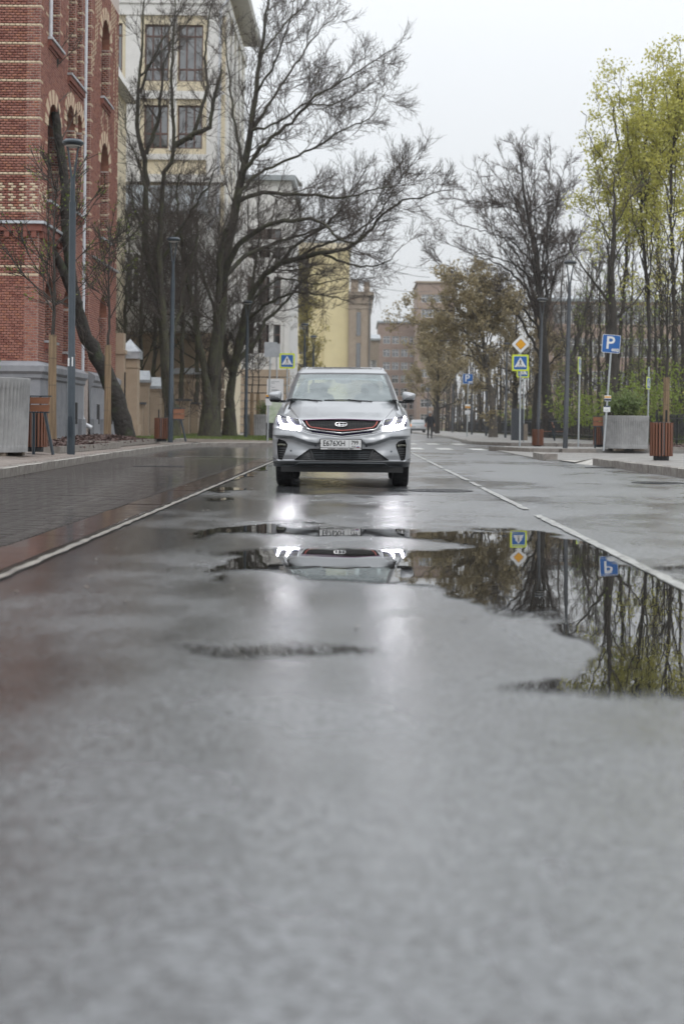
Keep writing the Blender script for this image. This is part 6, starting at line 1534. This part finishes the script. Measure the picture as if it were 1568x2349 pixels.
# --- slatted litter bins
def bin_(base, r, h, label, ash=True):
    t = thing("litter_bin", label, "litter bin", base, 0, "slatted wooden litter bins")
    q = MB(); q.lathe([(r*.68,0),(r*.68,.10)], 24); q.build("plinth", M['blackmetal'], t)
    q = MB(); q.lathe([(r*.82,.09),(r*.82,h-.05),(r*.72,h-.05),(r*.72,.12)], 24, cap=False); q.build("liner", M['blackmetal'], t)
    n = 22; s0 = None
    for i in range(n):
        a = 2*math.pi*(i+.3)/n
        if s0 is None:
            q = MB(); q.box((-.019,-.017,.09),(.019,.017,h)); s0 = q.build("slat", M['wood'], t); o = s0
        else: o = s0.copy(); COL.objects.link(o)
        o.location = (r*.93*math.cos(a), r*.93*math.sin(a), random.uniform(-.004,.004)); o.rotation_euler = (0,0,a+math.pi/2)
    q = MB(); q.box((-.017,-r*.99,.12),(.017,-r*.93-.017,h+.01)); q.build("steel_bar", M['greymetal'], t)
    for s in (-1, 1): q = MB(); q.box((s*r*.42-.018,-.02,h-.02),(s*r*.42+.018,.02,h+.26)); q.build("lid_bracket", M['blackmetal'], t)
    if ash:
        q = MB(); q.lathe([(r*.80,h+.0),(r*.72,h+.012),(.001,h-.03)], 24, cap=False); q.build("inner_rim", M['blackmetal'], t)
    return t
p = G(1515,1056,.145); bin_(p, .235, .78, "nearest slatted wooden litter bin, standing on the right pavement by the young tree")
p = P(1232,1027,57); bin_(p, .23, .74, "slatted litter bin behind the foot of the second right lamp")
p = P(371,1013,43.4); bin_(p, .225, .72, "slatted litter bin left of the second street lamp on the left")
p = P(80,1036,26.9); bin_(p, .24, .80, "slatted litter bin half hidden behind the left planter")
p = P(1376,1026,45.5); bin_(p, .23, .74, "slatted litter bin peeking out behind the right planter's left side")
# --- benches seen end on: reclined wooden back on dark legs
def bench(base, label, rz=0.0, w=1.6, s=1.0):
    t = thing("bench", label, "bench", base, rz, "wooden benches seen end on")
    for k in range(2):
        q = MB(); q.box((-w/2,-.02,0),(w/2,.02,.13)); o = q.build("back_plank", M['wood2'], t, loc=(0,-.26-.05*k,.80-.145*k)); o.rotation_euler = (R(-18),0,0)
    for k in range(3):
        q = MB(); q.box((-w/2,-.06,0),(w/2,.06,.035)); q.build("seat_plank", M['wood2'], t, loc=(0,-.16+.14*k,.44))
    for s_ in (-1, 1):
        q = MB(); x = s_*(w/2-.04); q.tube([Vector((x,-.34,.98)),Vector((x,-.24,.46)),Vector((x,-.36,0))], .024, 6); q.tube([Vector((x,-.24,.43)),Vector((x,.22,.43)),Vector((x,.26,0))], .022, 6); q.build("leg", M['lamp'], t)
    return t
def tilt_board(base, label, w, h, zc, rz, legh):
    "small reclined wooden seat back on slanted metal legs, as seen from its side"
    t = thing("leaning_rail", label, "bench", base, rz, "leaning rails of wood and steel")
    for k in range(2):
        q = MB(); q.plate([(-w/2,-h/2+k*h*.52),(w/2,-h/2+k*h*.52),(w/2+.02,-h/2+k*h*.52+h*.46),(-w/2+.0,-h/2+k*h*.52+h*.46)], -.02, .02); q.build("plank", M['wood2'], t, loc=(0,0,zc))
    q = MB(); q.box((-w/2-.01,-.03,zc+h*.52),(w/2+.05,.03,zc+h*.60)); q.build("frame_rail", M['lamp'], t); q = MB(); q.box((-w/2-.01,-.03,zc-h*.62),(w/2+.01,.03,zc-h*.53)); q.build("frame_rail", M['lamp'], t)
    for x, l in ((-w*.30,.0), (w*.28,.16)):
        q = MB(); q.tube([Vector((x,.0,zc-h*.55)), Vector((x+l,.0,0))], .03, 6); q.build("leg", M['lamp'], t)
    return t
p = P(90,1043,25.9); tilt_board(p, "wood and steel leaning rail beside the left planter", .34, .26, .92, 0, .9)
p = P(405,1013,43.0); tilt_board(p, "wood and steel leaning rail right of the second street lamp", .44, .30, .84, 0, .8)
p = P(1371,1028,44.5); tilt_board(p, "wood and steel leaning rail left of the right planter", .34, .28, .84, 0, .8)
for i, (px, Y) in enumerate(((1255,72),(1282,74))):
    p = P(px, 1003, Y); bench((p.x, Y, .14), ["brown bench by the park fence behind the second right lamp","brown bench by the park fence left of the tall right lamp"][i], R(80), 1.2)
# dark information stele
p = P(1185,1010,62); st_ = thing("information_stele", "dark ribbed information pillar standing behind the crossing sign poles", "pillar", p)
q = MB(); q.box((-.26,-.12,0),(.26,.12,1.38)); q.build("body", M['lamp2'], st_)
for k in range(9): q = MB(); q.box((-.245+k*.056,-.145,.05),(-.245+k*.056+.030,-.121,1.35)); q.build("rib", M['lamp2'], st_)
q = MB(); q.box((.27,-.12,0),(.44,.12,.72)); q.build("side_box", M['concdark'], st_)
# --- park fence and the dark wall behind it
fc = thing("park_fence", "long low black iron fence along the park on the right", "fence", (12.6, 50, .2))
fl_ = [(0,0),(0,150)]
for z in (.18, .98): q = MB(); q.box((-.02,0,z),(.02,150,z+.05)); q.build("rail", M['blackmetal'], fc)
q = MB(); q.box((-.03,-.03,0),(.03,.03,1.15)); pst = q.build("post", M['blackmetal'], fc)
for i in range(1, 51): o = pst.copy(); COL.objects.link(o); o.location = (0, i*3, 0)
q = MB(); q.box((-.012,-.012,.02),(.012,.012,1.12)); q.add([(-.02,-.02,1.12),(.02,-.02,1.12),(.02,.02,1.12),(-.02,.02,1.12),(0,0,1.2)],[(0,1,4),(1,2,4),(2,3,4),(3,0,4)]); b0 = q.build("bar", M['blackmetal'], fc, loc=(0,.2,0))
for i in range(1, 300):
    o = b0.copy(); COL.objects.link(o); o.location = (random.uniform(-.004,.004), .2+i*.2, 0)
q = MB()
for i in range(300, 748): q.box((-.012,.2+i*.2-.012,.02),(.012,.2+i*.2+.012,1.15))
o = q.build("far_bars", M['blackmetal'], fc); o["kind"] = "stuff"
dw = thing("park_wall", "low dark hoarding running through the park behind the iron fence", "wall", (14.6, 58, .35))
for i in range(22): q = MB(); q.box((-.03,i*2.4+.02,.05),(.03,i*2.4+2.38,.95)); q.build("panel", M['greymetal' if i % 5 == 4 else 'lamp2'], dw)
q = MB(); q.box((-.06,0,.95),(.06,53,1.02)); q.build("top_rail", M['blackmetal'], dw)
# --- mulch beds, edging stones, grass
def bed(cx, cy, w, l, z, h, lab, seed, chips=900):
    t = thing("mulch_bed", lab, "planting bed", (cx, cy, z)); g = np.random.default_rng(seed)
    nx_, ny_ = 14, 14; V = []; 
    for i in range(nx_+1):
        for j in range(ny_+1):
            u, v = i/nx_*2-1, j/ny_*2-1; V.append((u*w/2, v*l/2, .02+h*max(0,(1-u*u))*max(0,(1-v*v))+g.normal(0,.008)))
    Fq = [(i*(ny_+1)+j,(i+1)*(ny_+1)+j,(i+1)*(ny_+1)+j+1,i*(ny_+1)+j+1) for i in range(nx_) for j in range(ny_)]
    mesh_np("mound", V, Fq, M['mulch'], t)
    p = g.uniform(-1,1,(chips,2)); c = np.stack([p[:,0]*w/2, p[:,1]*l/2, .035+h*(1-p[:,0]**2)*(1-p[:,1]**2)], 1)
    d = norm(g.normal(size=(chips,3))*np.array([1,1,.35])); e = norm(np.cross(d, g.normal(size=(chips,3))*np.array([.4,.4,1]))); s1 = g.uniform(.03,.085,chips)[:,None]; s2 = s1*g.uniform(.25,.5,chips)[:,None]
    V = np.stack([c-d*s1-e*s2, c+d*s1-e*s2*.6, c+d*s1*.9+e*s2, c-d*s1*.8+e*s2], 1).reshape(-1,3)
    o = mesh_np("bark_chips", V, np.arange(4*chips).reshape(-1,4), M['mulch'], t); o["kind"] = "stuff"
    q = MB(); L = 1.0; q.box((0,0,-.06),(L-.01,.08,.075)); es = None
    for (x0, y0, a, n) in ((-w/2,-l/2-.08,0,int(w)),(w/2,-l/2-.08,90,int(l)),(-w/2-.08,-l/2-.08,90,int(l)),(-w/2,l/2,0,int(w))):
        for i in range(max(1,n)):
            if es is None: es = q.build("edging_stone", M['kerb'], t); o = es
            else: o = es.copy(); COL.objects.link(o)
            ln = (w if a == 0 else l+.16)/max(1,n); o.scale = (ln/L,1,1)
            ar = R(a); o.location = (x0+math.cos(ar)*i*ln, y0+math.sin(ar)*i*ln, random.uniform(-.005,.005)); o.rotation_euler = (0,0,ar if a == 0 else ar)
    return t
bed(-7.05,31.8,2.4,7.2,.245,.10,"bark mulch bed around the first young tree, behind the nearest lamp",61,1500)
bed(-7.25,40.2,2.3,6.6,.255,.16,"raised bark mulch bed before the leaning trunk and second young tree",62,1500)
p = P(1500,1022,44); bed(10.3,45.9,3.6,1.8,.15,.10,"bark mulch bed behind the right litter bin",63,500)
def grass(name, x0, x1, y0, y1, z, n, hgt, seed, zfn=None):
    g = np.random.default_rng(seed); x, y = g.uniform(x0,x1,n), g.uniform(y0,y1,n); zz = np.full(n, z) if zfn is None else zfn(x, y)
    b = np.stack([x,y,zz],1); a = g.uniform(0,6.28,n); d = np.stack([np.cos(a),np.sin(a),0*a],1); h = hgt*g.uniform(.5,1.2,n)[:,None]; w_ = .012+0*h; tip = b+np.array([0,0,1.])*h+d*h*.5*g.uniform(0,1,(n,1))
    e = np.stack([-np.sin(a),np.cos(a),0*a],1); V = np.stack([b-e*w_, b+e*w_, tip+e*.003, tip-e*.003],1).reshape(-1,3)
    return tag(mesh_np(name, V, np.arange(4*n).reshape(-1,4), M['grass']), kind="stuff")
sheet("grass_bed", [(-6.25,44.2),(-6.0,49.6),(-9,49.6),(-9,44.2)], .268, M['soil']); grass("grass", -8.8, -6.0, 44.2, 49.6, .26, 9000, .10, 71)
sheet("grass_bed", [(-3.6,55),(-3.2,70),(-8.0,70),(-8.0,55)], lambda x, y: float(np.interp(-x, [2,5.35,7,9.5],[.14,.165,.21,.33])), M['lawn']); grass("grass", -8.0, -3.4, 55, 70, .2, 12000, .12, 72, lambda x, y: np.interp(-x, [2,5.35,7,9.5],[.14,.16,.2,.32]))
grass("grass", 12.8, 20, 55, 110, .4, 30000, .22, 73, lambda x, y: np.interp(x, [12.7,14,45],[.2,.37,.5]))
q = MB(); 
es = kerb_run("grass_edging", [(-6.1,44.2),(-5.95,49.4)], 1, h=.30, w=.08)
# fallen twig by the right kerb
q = MB(); a = G(1405,1086); q.tube([a+Vector((0,0,.01)), a+Vector((.12,.25,.03)), a+Vector((.3,.1,.02)), a+Vector((.55,-.12,.012))], .006, 5); q.tube([a+Vector((.12,.25,.03)), a+Vector((.2,.45,.02))], .004, 4)
tag(q.build("fallen_twig", M['twig']), "thin fallen twig lying on the road by the right kerb", "twig")
# ------------------------------------------------------------------ far parked car and walking person
fcx = P(958,985,150); far = thing("parked_car", "pale silver hatchback seen from behind, parked far down the right kerb", "car", (fcx.x, 150, 0))
def prism_x(mb, prof, w0, w1):
    "side profile (y,z,halfwidth factor) lofted across"
    n = len(prof); vs = [(-w0*k, y, z) for y, z, k in prof] + [(w0*k, y, z) for y, z, k in prof]
    return mb.add(vs, [tuple(range(n)), tuple(range(n,2*n))[::-1]]+[(i,n+i,n+(i+1)%n,(i+1)%n) for i in range(n)])
q = MB(); prism_x(q, [(0,.32,.95),(-.05,.55,1),(0,.85,1),(.12,.98,.97),(3.0,1.0,.95),(3.95,.82,.92),(4.1,.55,.95),(4.05,.3,.95)], .84, .84); q.build("body", M['silver'], far)
q = MB(); prism_x(q, [(.10,.97,.93),(.42,1.40,.76),(.75,1.47,.74),(2.0,1.46,.74),(2.9,1.0,.9)], .84, .84); q.build("cabin", M['silver'], far)
q = MB(); q.add([(-.66,.13,1.02),(.66,.13,1.02),(.56,.40,1.36),(-.56,.40,1.36)],[(0,1,2,3)]); q.box((-.3,0,0),(.3,.001,.001)); q.build("rear_window", M['mist'], far)
for s in (-1, 1):
    q = MB(); q.box((s*.80-.1*(s>0),-.06,.72),(s*.80+.1*(s<0),.1,1.02)); q.build("tail_light", M['redtrim'] if s > 0 else mat('amber_lamp',(.8,.28,.05),None,.3,emit=(.8,.25,.04),estr=.6), far)
    q = MB(); q.lathe([(.30,-.1),(.30,.1)], 20); o = q.build("wheel", M['tyre'], far, True, loc=(s*.72,.75,.30)); o.rotation_euler = (0,R(90),0)
    q = MB(); q.lathe([(.30,-.1),(.30,.1)], 20); o = q.build("wheel", M['tyre'], far, True, loc=(s*.72,3.3,.30)); o.rotation_euler = (0,R(90),0)
    q = MB(); q.box((s*.86-.08,2.2,.95),(s*.86+.08,2.3,1.1)); q.build("wing_mirror", M['silver'], far)
q = MB(); q.box((-.26,-.09,.62),(.26,-.052,.74)); q.build("number_plate", M['platew'], far)
q = MB(); q.box((-.82,-.10,.34),(.82,.02,.46)); q.build("bumper", M['plastic'], far)
# person
per = P(985,1004,95); pz = 0.0
pe = thing("person", "person in a dark jacket, trousers and pale cap walking along the far road", "person", (per.x, 95, pz))
def skin(name, verts, edges, radii, m, parent, sub=2):
    me = bpy.data.meshes.new(name); me.from_pydata(verts, edges, []); me.materials.append(m)
    o = bpy.data.objects.new(name, me); COL.objects.link(o); o.parent = parent
    md = o.modifiers.new("skin", 'SKIN'); sb = o.modifiers.new("sub", 'SUBSURF'); sb.levels = sub; sb.render_levels = sub
    for v, r_ in zip(me.skin_vertices[0].data, radii): v.radius = r_ if hasattr(r_, '__len__') else (r_, r_)
    me.skin_vertices[0].data[0].use_root = True
    dg = bpy.context.evaluated_depsgraph_get(); m2 = bpy.data.meshes.new_from_object(o.evaluated_get(dg)); o.modifiers.clear(); o.data = m2; m2.name = name
    m2.polygons.foreach_set("use_smooth", [True]*len(m2.polygons)); return o
M['skin'] = mat('skin', (.45,.27,.19), (.40,.23,.16), .6, scale=6)
M['jacket'] = mat('dark_jacket', (.012,.016,.024), (.022,.026,.034), .75, scale=12, bump=.3, bscale=30)
M['trousers'] = mat('grey_trousers', (.055,.055,.06), (.035,.035,.04), .8, scale=12)
M['cap'] = mat('pale_cap', (.45,.43,.42), (.38,.36,.35), .8, scale=20)
M['shoe'] = mat('dark_shoe', (.012,.012,.012), None, .6)
# body: pelvis, spine, neck, head, arms, legs in mid stride (towards the camera)
BV = [(0,0,.95),(0,.01,1.15),(0,.02,1.36),(0,.01,1.48),(0,-.01,1.58),(0,-.03,1.68),(.17,.02,1.41),(.27,.04,1.14),(.29,-.06,.93),(-.17,.02,1.41),(-.26,.0,1.14),(-.27,-.12,.95),(.10,0,.90),(.11,-.12,.50),(.10,-.08,.10),(-.10,0,.90),(-.10,.06,.50),(-.11,.22,.14)]
BE = [(0,1),(1,2),(2,3),(3,4),(4,5),(2,6),(6,7),(7,8),(2,9),(9,10),(10,11),(0,12),(12,13),(13,14),(0,15),(15,16),(16,17)]
BRr = [(.15,.11),(.14,.10),(.15,.11),(.06,.06),(.085,.09),(.085,.095),.062,.045,.035,.062,.045,.035,.085,.058,.042,.085,.058,.042]
skin("body", BV, BE, BRr, M['skin'], pe)
JV = [(0,0,.98),(0,.01,1.16),(0,.02,1.36),(0,.01,1.46),(.18,.02,1.41),(.28,.04,1.14),(.30,-.05,.97),(-.18,.02,1.41),(-.27,.0,1.14),(-.285,-.10,.99),(0,0,.86)]
skin("jacket", JV, [(0,1),(1,2),(2,3),(2,4),(4,5),(5,6),(2,7),(7,8),(8,9),(0,10)], [(.20,.145),(.19,.14),(.19,.14),(.085,.085),.085,.070,.062,.085,.070,.062,(.20,.14)], M['jacket'], pe)
skin("trousers", [(0,0,.92),(.10,0,.88),(.115,-.12,.50),(.105,-.085,.10),(-.10,0,.88),(-.105,.06,.50),(-.115,.20,.15)], [(0,1),(1,2),(2,3),(0,4),(4,5),(5,6)], [(.15,.12),.105,.078,.072,.105,.078,.072], M['trousers'], pe)
for (x, y, z, a) in ((.105,-.09,.0,0),(-.115,.23,.04,25)):
    o = skin("shoe", [(0,.07,.06),(0,-.04,.055),(0,-.16,.04)], [(0,1),(1,2)], [(.055,.06),(.055,.05),(.045,.035)], M['shoe'], pe); o.location = (x,y,z); o.rotation_euler = (R(a),0,0)
q = MB(); q.lathe([(.112,1.715),(.115,1.75),(.10,1.80),(.05,1.835),(.001,1.84)], 18, cap=False); cp_ = q.build("cap", M['cap'], pe, True, loc=(0,-.02,-.02))
q = MB(); q.add([(-.09,-.06,1.70),(.09,-.06,1.70),(.06,-.20,1.685),(-.06,-.20,1.685),(-.09,-.06,1.715),(.09,-.06,1.715),(.06,-.20,1.70),(-.06,-.20,1.70)],[(0,1,2,3),(4,7,6,5),(0,4,5,1),(1,5,6,2),(2,6,7,3),(3,7,4,0)]); q.build("cap_peak", M['cap'], cp_)
fc_ = MB(); fc_.add([(-.016,-.128,1.63),(.016,-.128,1.63),(0,-.155,1.635),(0,-.125,1.67)],[(0,1,2),(1,3,2),(3,0,2)]); fc_.build("nose", M['skin'], pe)
for s in (-1, 1):
    q = MB(); q.plate(disc(s*.036,1.668,.013,8), -.129, -.118); q.build("eye", M['sblack'], pe)
    q = MB(); q.plate(disc(0,1.655,.03,8), -.012,.012); o = q.build("ear", M['skin'], pe, loc=(s*.088,-.02,0)); o.rotation_euler = (0,0,R(90))
    h = skin("hand", [(0,0,0),(0,-.01,-.06),(0,-.02,-.10),(.02*s,-.025,-.15),(.005*s,-.03,-.165),(-.01*s,-.03,-.16),(-.024*s,-.028,-.145),(.03*s,-.03,-.075)], [(0,1),(1,2),(2,3),(2,4),(2,5),(2,6),(1,7)], [.03,.04,.035,.010,.010,.010,.009,.011], M['skin'], pe, 1)
    h.location = (.29,-.065,.95) if s > 0 else (-.27,-.125,.97)
q = MB(); q.plate([(-.025,1.600),(.025,1.600),(.02,1.608),(-.02,1.608)], -.126, -.115); q.build("mouth", M['redtrim'], pe)
# ------------------------------------------------------------------ damp air
hz = MB(); hz.box((-70,-30,-1.2),(120,345,48)); hm_ = bpy.data.materials.new("damp_air"); hm_.use_nodes = True
hn = hm_.node_tree.nodes; hn.clear(); ho = hn.new("ShaderNodeOutputMaterial"); hv = hn.new("ShaderNodeVolumePrincipled")
hv.inputs["Color"].default_value = (.93,.95,.97,1); hv.inputs["Density"].default_value = .00035; hv.inputs["Anisotropy"].default_value = .3
hm_.node_tree.links.new(hv.outputs[0], ho.inputs["Volume"])
tag(hz.build("haze", hm_), kind="stuff")
